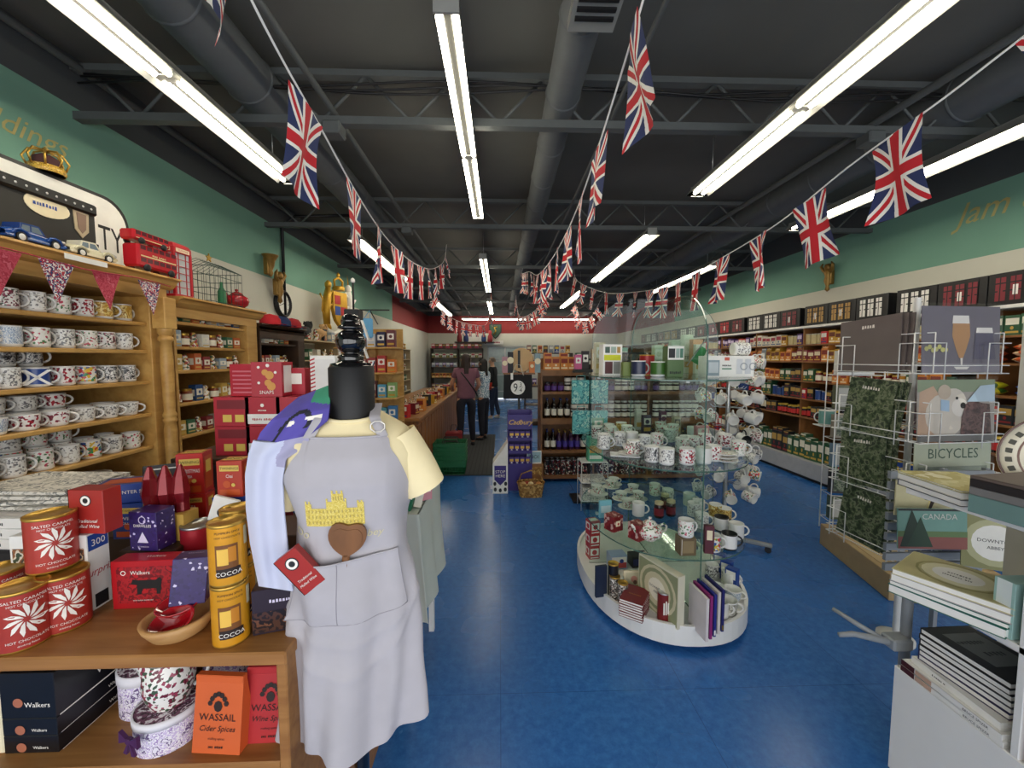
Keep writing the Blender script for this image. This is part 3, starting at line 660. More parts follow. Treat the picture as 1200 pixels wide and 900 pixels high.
# ---- on top of the dressers
ZT = 2.1206
def car(bodyc, roofc, name, label, L=.34, s=1):
    t = empty(name); tag(t, label, 'toy car'); bm = mat(bodyc, .18, var=.02, coat=.6); rm = mat(roofc, .2, var=.02)
    b = MB(); w = .13
    def body(u, v):
        x = (u - .5) * L; a = PI * v; prof = .05 + .012 * math.sin(PI * min(1, u * 1.4)) - .02 * max(0, u - .8) * 5 * .6
        return (x, -w / 2 * math.cos(a), .03 + prof * math.sin(a) ** .45 * (1 - .35 * max(0, (abs(u - .5) * 2) ** 8)))
    b.grid(body, 20, 12, bm); b.box(-L / 2 + .01, L / 2 - .01, -w / 2, w / 2, .02, .035, bm, .004); b.build('body', t)
    b = MB(); b.prism([(-.1, .07), (-.085, .125), (.02, .13), (.06, .075)], -w * .4, w * .4, rm); b.build('cabin', t)
    b = MB(); g = mat('#7c8c96', .1, name='toy_window')
    for s_ in (-1, 1):
        for P in ([(-.085, .08), (-.075, .115), (-.035, .117), (-.035, .08)], [(-.025, .08), (-.025, .117), (.015, .118), (.04, .08)]): b = MB(); b.prism(P, s_ * w * .405, s_ * w * .41, g); b.build('window', t)
    for x in (-.1, .1):
        for s_ in (-1, 1):
            T = Matrix.Translation((x, s_ * w * .5, .03)) @ Matrix.Rotation(PI / 2 * -s_, 4, 'X')
            b = MB(); b.lathe([(.03, -.012), (.03, .008)], black_m, 18, T); b.lathe([(.02, .009), (.016, .010), (.006, .012), (0, .013)], white_m, 14, T, capb=False); b.build('wheel', t)
            b = MB(); b.tube([(x - .045, s_ * w * .5, .045), (x - .03, s_ * w * .52, .068), (x, s_ * w * .52, .076), (x + .03, s_ * w * .52, .068), (x + .05, s_ * w * .5, .042)], .008, bm, 8); b.build('mudguard', t)
    b = MB()
    for s_ in (-1, 1): b.lathe([(.01, 0), (.014, .012), (.012, .02)], steel_m, 10, Matrix.Translation((L / 2 - .02, s_ * .045, .065)) @ Matrix.Rotation(PI / 2, 4, 'Y'))
    b.build('headlight', t)
    return t
c1 = car('#1f4f9c', '#173d80', 'toy_car', 'blue vintage toy car on top of the mug dresser', .36); c1.location = (-2.10, 1.85, ZT); c1.rotation_euler = (0, 0, PI / 2 + .05); c1.scale = (.68,) * 3
c2 = car('#ddd6b4', '#e9e4cf', 'toy_car', 'cream vintage toy car with white tyres on top of the dresser', .36); c2.location = (-2.10, 2.10, ZT); c2.rotation_euler = (0, 0, PI / 2); c2.scale = (.66,) * 3
def bus(label, deck2=True):
    t = empty('toy_bus'); tag(t, label, 'toy bus'); rm = mat('#c5202b', .25, var=.02, coat=.4); L, w = .3, .1; h = .16 if deck2 else .09
    b = MB(); b.box(-L / 2, L / 2, -w / 2, w / 2, .02, h, rm, .012); b.build('body', t)
    g = mat('#58222a', .2, name='bus_window'); cr = mat('#e9d9a0', .5)
    for s_ in (-1, 1):
        b = MB()
        for zz in ((.04, .115) if deck2 else (.045,)):
            for i in range(6): b.box(-L / 2 + .02 + i * .045, -L / 2 + .055 + i * .045, s_ * w / 2 - .001, s_ * w / 2 + .001, zz + .012, zz + .037, g)
        b.box(-L / 2 + .02, L / 2 - .02, s_ * w / 2 - .001, s_ * w / 2 + .0012, .085 if deck2 else .033, .092 if deck2 else .037, cr)
        if deck2: b.text('TOY BUS' if 0 else 'Best Quality', .018, cr, 0, s_ * (w / 2 + .0014), .096, rz=0 if s_ < 0 else 180)
        b.build('windows', t)
    for x in (-.09, .09):
        for s_ in (-1, 1): b = MB(); b.lathe([(.022, -.006), (.022, .006), (.01, .008), (0, .008)], black_m, 14, Matrix.Translation((x, s_ * w * .5, .022)) @ Matrix.Rotation(PI / 2 * -s_, 4, 'X')); b.build('wheel', t)
    return t
bu = bus('large red double-decker toy bus on the dresser corner beneath a smaller bus'); bu.location = (-2.07, 2.44, ZT); bu.rotation_euler = (0, 0, PI / 2); bu.scale = (.92,) * 3
b2 = bus('small red and white toy bus lying on the larger red bus', False); b2.location = (-2.07, 2.41, ZT + .16 * .92 + .001); b2.rotation_euler = (0, 0, PI / 2); b2.scale = (.82,) * 3
# red phone box
t = empty('model_phone_box', (-2.17, 2.71, 2.0206)); tag(t, 'red model telephone box standing behind the toy buses', 'phone box'); rm = mat('#c01f2c', .35, var=.02, name='phone_box_red')
b = MB(); b.box(-.075, .075, -.075, .075, 0, .02, rm, .003)
for sx in (-1, 1):
    for sy in (-1, 1): b.box(sx * .075, sx * .06, sy * .075, sy * .06, .02, .29, rm)
b.box(-.075, .075, -.075, .075, .285, .325, rm, .003); b.lathe([(.105, .325), (.09, .345), (.05, .36), (0, .365)], rm, 4, Matrix.Rotation(PI / 4, 4, 'Z'), smooth=False); b.build('frame', t)
b = MB()
for k in range(4):
    T = Matrix.Rotation(k * PI / 2, 4, 'Z')
    for i in range(1, 6): b.box(-.06, .06, -.07, -.066, .02 + i * .045, .024 + i * .045, rm, T=T)
    for x in (-.03, .03): b.box(x - .002, x + .002, -.07, -.066, .02, .29, rm, T=T)
b.build('glazing_bars', t)
b = MB()
for k in range(4): b.box(-.06, .06, -.066, -.064, .02, .285, mat('#c4cdd0', .15, name='model_pane'), T=Matrix.Rotation(k * PI / 2, 4, 'Z'))
b.build('pane', t)
b = MB()
for k in range(4): b.box(-.055, .055, -.0765, -.075, .293, .317, cream_m, T=Matrix.Rotation(k * PI / 2, 4, 'Z')); b.text('TELEPHONE', .016, red_m, 0, -.077, .299, T=Matrix.Rotation(k * PI / 2, 4, 'Z'))
b.build('sign', t)
# red teapot-like bags and caps after the cage
t = empty('bird_cage', (-2.12, 2.98, 2.0206)); tag(t, 'green wire cage with a star on top, on the second dresser', 'cage'); cgm = mat('#27463e', .5, .4, name='cage_wire')
b = MB()
for z in (0, .09, .18, .24):
    b.tube([(-.12, -.17, z), (.12, -.17, z), (.12, .17, z), (-.12, .17, z)], .0025, cgm, 5, closed=True)
for i in range(9):
    y = -.17 + i * .0425
    for x in (-.12, .12): b.tube([(x, y, 0), (x, y, .24)], .0016, cgm, 4)
    b.tube([(-.12, y, .24), (0, y * .7, .3), (.12, y, .24)], .0016, cgm, 4)
for i in range(1, 6):
    x = -.12 + i * .04
    for y in (-.17, .17): b.tube([(x, y, 0), (x, y, .24)], .0016, cgm, 4)
b.build('bars', t)
b = MB(); P = []
for i in range(10): a = PI / 2 + i * PI / 5; q = .032 if i % 2 == 0 else .013; P.append((q * math.cos(a), q * math.sin(a) + .33))
b.prism(P, -.004, .004, gold_m, ax='x'); b.build('star', t)
b = MB(); b.lathe([(.03, 0), (.028, .1), (.012, .13), (.01, .17)], mat('#1e6b42', .3, name='bottle_green'), 12); tag(b.build('bottle', loc=(-2.1, 3.07, 2.023)), 'small green bottle inside the wire cage', 'bottle')
rt = teapot(mat('#a91f2b', .2, var=.02, name='red_glaze'), 1.0, 'teapot'); tag(rt, 'glossy red teapot beyond the wire cage on the second dresser', 'teapot'); rt.location = (-2.12, 3.27, 2.0206); rt.rotation_euler = (0, 0, PI / 2)
for i, (y, c, n) in enumerate(((3.72, '#c2202c', 'scarlet'), (3.9, '#23345f', 'navy'), (4.1, '#a8242c', 'faded red'))):
    b = MB(); cm = mat(c, .8, name=n.replace(' ', '_') + '_felt'); b.lathe([(.085, 0), (.088, .01), (.085, .05), (.06, .085), (0, .1)], cm, 18); b.grid(lambda u, v: (.08 + .07 * v * math.sin(PI * u), (u - .5) * .16, .012 - .01 * v), 8, 3, cm)
    tag(b.build('peaked_cap', loc=(-2.12, y, (1.9306))), n + ' peaked cap on the top of the left shelf units', 'cap')
# crown, board with badges, wooden bus at far left
b = MB(); t = empty('gold_crown', tuple(atX(62, 207, -2.28)), 0); t.location = (-2.46, 2.28, ZT + .5006); tag(t, 'gold model crown standing on the white oval board above the toy cars', 'crown')
cg = pat('crown_gold', ['#8c6a24', '#d9b24a', '#b98c2e', '#efd98a'], 60, .3, 'noise', rnd=False)
b.lathe([(.07, 0), (.075, .01), (.07, .035), (.068, .035), (.066, 0)], cg, 24); b.build('band', t)
b = MB()
for k in range(8):
    a = k * PI / 4
    b.tube([(.07 * math.cos(a), .07 * math.sin(a), .03), (.085 * math.cos(a), .085 * math.sin(a), .07), (.06 * math.cos(a), .06 * math.sin(a), .115), (.02 * math.cos(a), .02 * math.sin(a), .12), (0, 0, .11)], .005, gold_m, 6)
b.lathe([(0, .11), (.012, .12), (.012, .13), (0, .142)], gold_m, 10); b.build('arches', t)
b = MB(); b.lathe([(.055, .03), (.05, .08), (.02, .1), (0, .1)], mat('#4a2a2c', .9, name='velvet'), 16); b.build('cap', t)
# oval sign board ROYALTY
t = empty('sign_board', (-2.46, 1.15, ZT)); tag(t, 'large white oval-ended board with black border and lettering behind the toy cars', 'sign')
def rr(y0, y1, z0, z1, r, n=8):
    P = []
    for cy, cz, a0 in ((y1 - r, z1 - r, 0), (y0 + r, z1 - r, 90), (y0 + r, z0 + r, 180), (y1 - r, z0 + r, 270)):
        for i in range(n + 1): a = R(a0 + 90 * i / n); P.append((cy + r * math.cos(a), cz + r * math.sin(a)))
    return P
b = MB(); b.prism(rr(-.3, 1.57, 0, .5, .16), -.03, .02, black_m, ax='x'); b.prism(rr(-.28, 1.55, .02, .48, .15), .02, .022, paper_m, ax='x')
b.text('ROYALTY', .21, black_m, .0232, 1.52, .17, rz=90, align='RIGHT', sx=.62); b.build('board', t)
t = empty('badge_display', (-2.34, 1.86, ZT)); tag(t, 'black display case with pale badges leaning behind the blue toy car', 'display case')
b = MB(); b.box(0, .04, -.3, .5, 0, .36, mat('#2a2a28', .6, name='case_black'), .004); b.box(.03, .06, -.3, .5, .3, .36, black_m, .01)
for i in range(18): b.lathe([(.006, 0), (0, .006)], white_m, 8, Matrix.Translation((.061, -.27 + i * .043, .33)) @ Matrix.Rotation(PI / 2, 4, 'Y'), capb=False)
b.build('case', t)
b = MB(); b.prism([(.25 + .09 * math.cos(a) * (1 if math.cos(a) < 0 else 1.25), .27 + .055 * math.sin(a)) for a in [i * PI / 12 for i in range(24)]], .041, .045, cream_m, ax='x'); b.text('Football', .03, blue_m, .046, .25, .26, rz=90); b.build('badge', t)
b = MB(); b.prism([(.38, .3), (.385, .2), (.42, .16), (.455, .2), (.46, .3), (.42, .32)], .041, .045, mat('#b9a88c', .5), ax='x'); b.prism([(.395, .29), (.4, .21), (.42, .185), (.44, .21), (.445, .29)], .045, .047, mat('#8a7060', .5), ax='x'); b.build('badge', t)
b = MB(); t = empty('wooden_bus', (-2.2, 1.585, ZT)); tag(t, 'orange-brown and white wooden model bus at the left end of the dresser top', 'toy bus')
b.box(-.06, .06, -.14, .14, .02, .13, mat('#a8502a', .6, name='orange_brown'), .008); b.build('body', t)
b = MB(); b.box(-.058, .058, -.13, .13, .131, .26, pat('print_windows', ['#e6dcd2', '#b06a5a', '#e6dcd2', '#3a2a30'], 40, .5), .01); b.build('upper_deck', t)
for y in (-.09, .09):
    for s_ in (-1, 1): b = MB(); b.lathe([(.022, 0), (.022, .01)], black_m, 14, Matrix.Translation((s_ * .06, y, .022)) @ Matrix.Rotation(PI / 2 * s_, 4, 'Y')); b.build('wheel', t)
# price tickets on the cornice
b = MB(); b.box(0, .002, -.1, .1, 0, .025, paper_m); tag(b.build('price_ticket', loc=(-2.022, 2.02, 2.085)), 'white ticket strip on the cornice under the cream toy car', 'ticket')
# triangular pennants hanging on the dresser
pr = pat('pink_red_floral_cloth', ['#b3364a', '#c04a5c', '#a82c40', '#c96070'], 45, .8, 'noise', rnd=False)
pu = pat('flag_print_cloth', ['#e8e4e0', '#b03040', '#2e3a6a', '#e8e4e0', '#b03040'], 55, .8, 'noise', rnd=False)
t = empty('pennant_bunting', (-2.02, 0, 2.06)); tag(t, 'string of pink and flag-print triangular pennants along the dresser cornice', 'bunting')
b = MB(); b.tube([(0.005, .9 + i * .1, .0 + .008 * math.sin(i)) for i in range(17)], .003, mat('#b03848', .8), 5); b.build('string', t)
for i, (y, k) in enumerate(((1.25, 1), (1.46, 1), (1.67, 0), (1.88, 1), (2.11, 0), (2.36, 1))):
    def fn(u, v): return (.006 + .006 * math.sin(v * 3 + i), (u - .5) * .15 * (1 - v), -v * .19)
    b = MB(); b.grid(fn, 6, 8, pu if k else pr); b.build('pennant', t).location = (0, y, 0)
# ------------------------------------------------------------------ front display table
ZTB = .93
t = empty('display_table', (-1.06, 1.28, 0)); tag(t, 'brown wooden display table in the left foreground loaded with tea and tins', 'table')
b = MB(); b.box(-.72, .555, -.385, .42, ZTB - .033, ZTB, oak_m, .004); b.build('tabletop', t)
for sx in (-.70, .525): b = MB(); b.box(sx, sx + .025, -.375, .42, 0, ZTB - .033, oak_m, .003); b.build('side_panel', t)
b = MB(); b.box(-.675, .525, -.37, .42, .615, .64, oak_m, .003); b.build('shelf', t)
b = MB(); b.box(-.675, .525, -.37, .42, .3, .325, oak_m, .003); b.build('shelf', t)
b = MB(); b.box(-.675, .525, .405, .42, .325, ZTB - .033, wlm); b.build('back_panel', t)

def tz(px, py, z=ZTB): p = atZ(px, py, z); p.z = z + .0006; return p
def face(p, extra=0): return math.atan2(p.x, p.y) * -1 + extra     # turn the front toward the aisle side where the shopper stands
# salted caramel tins
tr = mat('#b03a30', .35, .2, var=.1, scale=30, name='copper_red_print'); petal = mat('#f6efe6', .4, var=0, name='petal_white')
def choc_front(b, r, h):
    def on(a, z, off=.0012): return ((r + off) * math.sin(a), -(r + off) * math.cos(a), z)
    for k in range(11):
        an = k * 2 * PI / 11; q = []
        for (s, w_) in ((.006, .0), (.018, .005), (.032, .006), (.042, .001), (.03, -.003), (.016, -.002)):
            x = (s * math.cos(an + s * 12)) * .9 - w_ * math.sin(an + s * 12); z = s * math.sin(an + s * 12) + w_ * math.cos(an + s * 12); q.append(on((x * 1.0) / r, h * .52 + z))
        b.add(q, [tuple(range(6))], petal); 
    for st_, sz, z in (('SALTED CARAMEL', .0095, h * .83), ('HOT CHOCOLATE', .007, h * .77), ('HOT CHOCOLATE', .0085, h * .16), ('drinking flakes', .006, h * .09)):
        vs, fs = text_mesh(st_, 0, 'CENTER'); b.add([on(v.x * sz / r, z + v.y * sz) for v in vs], fs, petal)
TN = Proto(tin(.048, .145, tr, gold_m, 'cocoa_tin', 32, choc_front))
p1 = tz(30, 752); p2 = tz(78, 732); p3 = tz(4, 728)
for p, lb in ((p1, 'red tin with a white swirl flower, front one on the table corner'), (p2, 'red swirl flower tin beside the white puzzle box'), (p3, 'red swirl flower tin half hidden behind the front tin')):
    TN.put(p, face(p, .1), lb, 'tin', 'red swirl tins on the table')
pt = (p1 + p2) / 2 + Vector((-.028, .052, 0)); pt.z = ZTB + .1462; TN.put(pt, face(pt, .1), 'red swirl flower tin stacked on top of the others', 'tin', 'red swirl tins on the table')
# yellow cocoa tins
ty = mat('#dd9a1f', .35, .2, var=.12, scale=25, name='amber_print'); brn = mat('#2a1a12', .5, name='dark_brown')
def yel_front(b, r, h):
    def on(a, z, off=.0012): return ((r + off) * math.sin(a), -(r + off) * math.cos(a), z)
    def blk(x0, x1, z0, z1, m, off): b.grid(lambda u, v: on((x0 + (x1 - x0) * u) / r, z0 + (z1 - z0) * v, off), 8, 1, m, False)
    blk(-.026, .02, h * .26, h * .68, mat('#7a4a1c', .5, name='label_brown'), .0008); blk(-.022, .0, h * .36, h * .62, mat('#f0c050', .5), .0014); blk(.0, .016, h * .4, h * .64, mat('#c8801c', .5), .0014); blk(-.024, .024, h * .16, h * .3, brn, .0018); blk(.036, .05, h * .6, h * .9, mat('#c8c0a0', .5), .001)
    for st_, sz, z, m in (('COCOA', .014, h * .19, petal), ('PUMPKIN SPICE', .0072, h * .86, brn), ('HOT CHOCOLATE', .006, h * .79, brn)):
        vs, fs = text_mesh(st_, 0, 'CENTER'); b.add([on(v.x * sz / r, z + v.y * sz, .0024) for v in vs], fs, m)
TY = Proto(tin(.039, .15, ty, gold_m, 'cocoa_tin', 28, yel_front))
p = tz(272, 748); TY.put(p, face(p), 'yellow cocoa tin, lower one in the front stack at the table edge', 'tin', 'yellow cocoa tins'); q = p.copy(); q.z += .1505; TY.put(q, face(p), 'yellow cocoa tin, upper one in the front stack', 'tin', 'yellow cocoa tins')
p = p + Vector((-.03, .085, 0)); TY.put(p, face(p), 'yellow cocoa tin, lower one behind the front stack', 'tin', 'yellow cocoa tins'); q = p.copy(); q.z += .1505; TY.put(q, face(p), 'yellow cocoa tin, upper one behind the front stack', 'tin', 'yellow cocoa tins')
# wooden bowl with red dishes and purple star box
p = tz(212, 742); b = MB()
b.lathe([(.04, 0), (.058, .012), (.073, .036), (.078, .05), (.068, .052), (.058, .03), (.035, .018), (0, .015)], wood('olive_wood', '#b07f48', '#d6ab72', 5, (1, 1, 4)), 32); tag(b.build('wooden_bowl', loc=p), 'pale wooden bowl holding red dishes at the front of the table', 'bowl')
def dish(m=red_m): b = MB(); b.lathe([(.02, 0), (.035, .006), (.05, .022), (.052, .026), (.048, .026), (.03, .01), (0, .007)], mat('#a8141f', .12, var=.02, coat=1, name='red_lacquer'), 28); return b.build('red_dish')
DI = Proto(dish())
DI.put(p + Vector((.006, -.018, .03)), (R(28), R(-8), 0), 'glossy red oval dish in front inside the wooden bowl', 'dish', 'red dishes in the bowl', scale=(1, .8, 1))
DI.put(p + Vector((-.012, .02, .045)), (R(14), R(-5), 0), 'glossy red dish under the purple star box in the bowl', 'dish', 'red dishes in the bowl', scale=(1, .8, 1))
pur = pat('purple_star_print', ['#32215f', '#32215f', '#35246a', '#32215f', '#32215f', '#32215f', '#2c1c55', '#cfc6e6'], 150, .35, rnd=False, pos=[0, .2, .4, .5, .6, .7, .8, .965])
lav = mat('#d9cfe8', .5, name='lavender_ink')
o = carton('tea_box', .075, .06, .115, pur, {'f': [('t', 'TWG', .0, lav, 0, .8)], 't': [('t', 'Darvilles', .16, lav, 0, .6)]}); o.location = p + Vector((.006, .03, .068)); o.rotation_euler = (R(-6), R(5), R(20)); tag(o, 'purple star-speckled tea box standing in the red dishes', 'tea box')
# walkers shortbread box
rb = mat('#b3161f', .35, var=.05, name='shortbread_red'); dkr = pat('tartan_red', ['#8c121a', '#a81a22', '#6f0d16', '#b3161f'], 40, .4, 'noise', rnd=False)
sb = carton('shortbread_box', .20, .05, .135, rb, {'f': [('r', -.86, .86, .12, .88, dkr), ('t', 'Walkers', .11, petal, -.25, .72), ('p', [(-.35, .3), (-.35, .5), (-.5, .52), (-.45, .62), (-.3, .6), (.15, .6), (.25, .66), (.3, .6), (.25, .3), (.15, .3), (.15, .42), (-.2, .42), (-.25, .3)], black_m), ('d', .05, petal, -.68, .76, .035), ('t', 'pure butter shortbread', .04, petal, -.2, .17)], 't': [('t', 'Walkers', .3, petal, 0, .4)]})
q = tz(187, 706); sb.location = q; sb.rotation_euler = (0, 0, .05); tag(sb, 'flat red shortbread box with black dog picture behind the wooden bowl', 'biscuit box')
# puzzle boxes
pz = pat('puzzle_picture', ['#3a4a3a', '#d8cfc0', '#8c5a38', '#4a4038', '#c8b090', '#2e3c4e'], 28, .4, 'noise', rnd=False)
o = carton('puzzle_box', .20, .06, .215, white_m, {'f': [('r', -.93, .93, .04, .84, pz), ('r', -.05, .4, .82, .95, blue_m), ('t', '300', .09, petal, .17, .85)], 'r': [('r', -.9, .9, .78, .98, blue_m), ('t', '300', .12, petal, 0, .83), ('r', -.6, .6, .03, .2, dark_m), ('t', 'Surprise', .13, red_m, 0, .45, .3)], 't': [('r', -.9, .9, .2, .8, paper_m)]})
q = tz(107, 718); q.x -= .1; q.y += .03; o.location = q; PZ = q.copy(); tag(o, 'white puzzle box with blue corner and 300 on it beside the red tins', 'puzzle box')
for k in range(3):
    o = carton('puzzle_box', .30, .2, .032, white_m, {'f': [('r', -.9, -.5, .1, .9, blue_m), ('t', 'PUZZLE', .5, dark_m, .1, .3)], 't': [('r', -.9, .9, .1, .9, pz if k < 2 else mat('#e6e0da', .6))], 'r': [('r', -.8, .8, .2, .8, red_m)]})
    q = tz(20, 668); o.location = (q.x, q.y + .05, ZTB + .095 + .0326 * k); o.rotation_euler = (0, 0, -.1 + .04 * k)
    tag(o, ['lowest', 'middle', 'topmost'][k] + ' flat white puzzle box in the pile at the far left of the table', 'puzzle box', 'pile of flat puzzle boxes')
o = carton('gift_box', .3, .22, .094, dark_m, {'f': [('r', -.9, .9, .1, .9, mat('#26292c', .4))]}); q = tz(14, 668); o.location = (q.x, q.y + .05, ZTB + .0006); tag(o, 'dark box under the pile of white puzzle boxes', 'box')
# papers / tea towels pile
tw = pat('tea_towel_print', ['#e8e3d8', '#e8e3d8', '#b8b4aa', '#e8e3d8', '#8a8a86', '#e8e3d8'], 22, .8, 'noise', rnd=True)
for k in range(7):
    b = MB(); w_, d_ = .34, .22
    def fn(u, v, k=k): return ((u - .5) * w_, (v - .5) * d_, .014 + .003 * math.sin(u * 6 + k) * math.cos(v * 5 + k))
    b.grid(fn, 12, 8, tw); b.box(-w_ / 2, w_ / 2, -d_ / 2, d_ / 2, 0, .011, tw, .005)
    q = tz(35, 628); tag(b.build('tea_towel', loc=(-1.56 + .01 * math.sin(k * 3), 1.40, ZTB + .145 + k * .0172), rz=.1 * math.sin(k * 2)), 'folded cream printed tea towel, %s from the bottom of the pile before the dresser' % ordn(k), 'tea towel', 'pile of folded tea towels')
b = MB(); b.box(-.17, .17, -.11, .11, 0, .144, dark_m, .004); tag(b.build('storage_box', loc=(-1.56, 1.40, ZTB + .0006)), 'dark box carrying the pile of tea towels', 'box')
# generic tea cartons
ylw = mat('#e2c25a', .45, name='label_gold'); tea = {}
def teabox(base, l1, l2, w, h, d, col2, l3=None):
    return carton('tea_box', w, d, h, base, {'f': [('r', -.75, .75, .72, .88, ylw), ('t', l1, .1, brn, 0, .765, 0, min(1.0, .85 * w / h * 2.2)), ('t', l2, .13, petal, 0, .54, 0, .9 * w / h * 1.25), ('r', -.8, .8, .06, .22, col2), ('d', .1, col2, -.2, .36), ('d', .05, ylw, .3, .34)] + ([('t', l3, .09, petal, 0, .42, 0, .9 * w / h * 1.25)] if l3 else []), 't': [('r', -.8, .8, .2, .8, ylw), ('t', l1, .35, brn, 0, .38)], 'r': [('r', -.7, .7, .1, .9, col2), ('r', -.5, .5, .5, .8, ylw)], 'l': [('r', -.7, .7, .1, .9, col2)]})
bl = mat('#1d3f92', .35, name='winter_blue', var=.05); ob = mat('#c8531d', .4, name='orange_brown_print'); rd = mat('#c2231f', .4, name='tea_red', var=.05); navy = mat('#22275c', .4, name='navy_print')
def putb(o, px, py, z, rot, label, cat='tea box', tilt=(0, 0)):
    q = tz(px, py, z); o.location = q; o.rotation_euler = (tilt[0], tilt[1], rot); return tag(o, label, cat)
# back row of cartons, standing on the table: depths from the table plane
def stand(o, px, Y, z, rot, label, cat='tea box', tilt=(0, 0)):
    q = atY(px, 500, Y); o.location = (q.x, Y, z + .0006); o.rotation_euler = (tilt[0], tilt[1], rot); return tag(o, label, cat)
# riser for the rear goods
b = MB(); b.box(-.36, .36, -.085, .085, 0, .11, wlm, .003); tag(b.build('riser_box', loc=(-.98, 1.36, ZTB + .0006)), 'low dark riser carrying the tea cartons at the back of the table', 'riser')
ZR = ZTB + .1112
mw = carton('spice_box', .095, .05, .12, mat('#a52a24', .4, var=.06, name='mulled_red'), {'f': [('d', .13, dark_m, 0, .76), ('d', .11, petal, 0, .76, .06), ('t', 'Traditional', .11, petal, 0, .26, .3), ('t', 'Mulled Wine', .11, petal, 0, .14, .3)], 'l': [('r', -1, 1, 0, 1, black_m)]})
q = atY(104, 618, 1.16); b = MB()
stand(mw, 106, PZ.y + .003, ZTB + .2162, -.05, 'red boxed mulled wine spices with round black and white seal'); 
w1 = teabox(bl, 'TWININGS', 'WINTER', .12, .115, .075, ob, 'COLLECTION'); stand(w1, 160, 1.3, ZR, .05, 'tall blue winter tea box behind the purple carton')
w2 = carton('tea_box', .15, .1, .06, bl, {'f': [('r', -.9, -.2, .35, .7, ylw), ('t', 'TWININGS', .28, brn, -.55, .43), ('t', 'WINTER SPICE', .26, petal, .4, .5)], 't': [('r', -.8, .8, .2, .8, ob)], 'r': [('r', -.8, .8, .1, .6, petal)]}); stand(w2, 148, 1.31, ZR + .116, .35, 'blue winter spice tea box lying on top of the tall blue one')
dv = carton('tea_box', .085, .06, .115, pur, {'f': [('t', 'DARVILLES', .1, petal, 0, .62), ('d', .1, lav, 0, .8, .08), ('p', [(-.4, .22), (0, .5), (.4, .22)], lav), ('t', 'OF WINDSOR', .05, lav, 0, .1)]}); stand(dv, 172, 1.17, ZTB + .13, -.1, 'purple tea carton with star dots and pale lettering')
b = MB(); b.box(-.08, .08, -.035, .035, 0, .129, wlm, .003); tag(b.build('riser_box', loc=(dv.location.x, 1.18, ZTB + .0006)), 'small dark riser under the purple tea carton', 'riser')
o = carton('tea_box', .06, .06, .15, bl, {'f': [('r', -.8, .8, .75, .95, ylw), ('r', -.8, .8, .1, .4, ob)], 'r': [('r', -1, 1, 0, 1, mat('#d08a20', .4))]}); stand(o, 200, 1.33, ZR, .3, 'narrow blue and amber tea box beside the tall blue one')
ct = teabox(rd, 'TWININGS', 'CHRISTMAS', .08, .145, .075, ob, 'TEA'); stand(ct, 226, 1.42, ZR + .1, .25, 'red Christmas tea box standing at the back, left of the chai box')
o = teabox(rd, 'TWININGS', 'TEA', .08, .1, .075, ob); stand(o, 227, 1.42, ZR - .0006, .25, 'red tea box underneath the red Christmas tea box')
ch = teabox(mat('#b8361d', .4, name='chai_red'), 'TWININGS', 'Chai', .08, .12, .07, ob); stand(ch, 274, 1.33, ZR + .122, .05, 'orange-red chai tea box on top of the dark blue winter box')
wc = teabox(bl, 'TWININGS', 'WINTER', .105, .121, .07, ob, 'COLLECTION'); stand(wc, 272, 1.33, ZR, .05, 'dark blue winter tea box beneath the chai box')
rt_ = tin(.045, .1, mat('#a3202c', .3, .3, name='deep_red'), steel_m, 'tea_tin'); stand(rt_, 226, 1.22, ZTB + .08, 0, 'round deep red tin with silver lid behind the bowl', 'tin')
b = MB(); b.box(-.05, .05, -.05, .05, 0, .079, dark_m, .003); tag(b.build('riser_box', loc=(rt_.location.x, 1.22, ZTB + .0006)), 'little dark riser under the round deep red tin', 'riser')
wp_ = carton('chocolate_bar', .075, .012, .16, paper_m, {'f': [('d', .1, dark_m, 0, .7), ('d', .06, red_m, -.2, .28), ('d', .05, red_m, .3, .22), ('d', .05, mat('#7a1a24'), 0, .2), ('t', 'CHERRY', .07, dark_m, 0, .48)]}); stand(wp_, 243, 1.255, ZR - .02, .1, 'white chocolate packet with cherries leaning before the blue winter box', 'chocolate bar', (0, R(18)))
b = MB(); tg = pat('festive_red_white', ['#b8203a', '#efe8e4', '#8a1a30', '#d8a0a8'], 40, .5, 'noise')
o = carton('chocolate_bar', .07, .012, .17, tg, {'f': [('d', .09, petal, 0, .5), ('t', 'SNOW', .08, red_m, 0, .2)]}); stand(o, 240, 1.05, ZTB, -.1, 'red and white chocolate packet standing behind the yellow tins', 'chocolate bar', (0, R(8)))
# crackers
for i in range(3):
    b = MB(); m_ = mat('#7e1a22', .18, .3, var=.15, scale=30, name='foil_red')
    b.lathe([(.022, 0), (.02, .03), (.026, .06), (.018, .11), (.006, .145), (0, .148)], m_, 7, smooth=False); tag(b.build('foil_ornament', loc=(atY(182 + i * 14, 500, 1.25).x + .0, 1.22 + .012 * i, ZR + .0006 + .1), rz=i), ['left', 'middle', 'right'][i] + ' pointed dark red foil ornament in front of the dresser post', 'ornament', 'dark red foil ornaments')
b = MB(); b.box(-.07, .07, -.03, .03, 0, .1, mat('#caa24c', .5)); tag(b.build('ornament_box', loc=(atY(196, 500, 1.25).x, 1.235, ZTB + .1118)), 'gold box under the dark red foil ornaments', 'box')
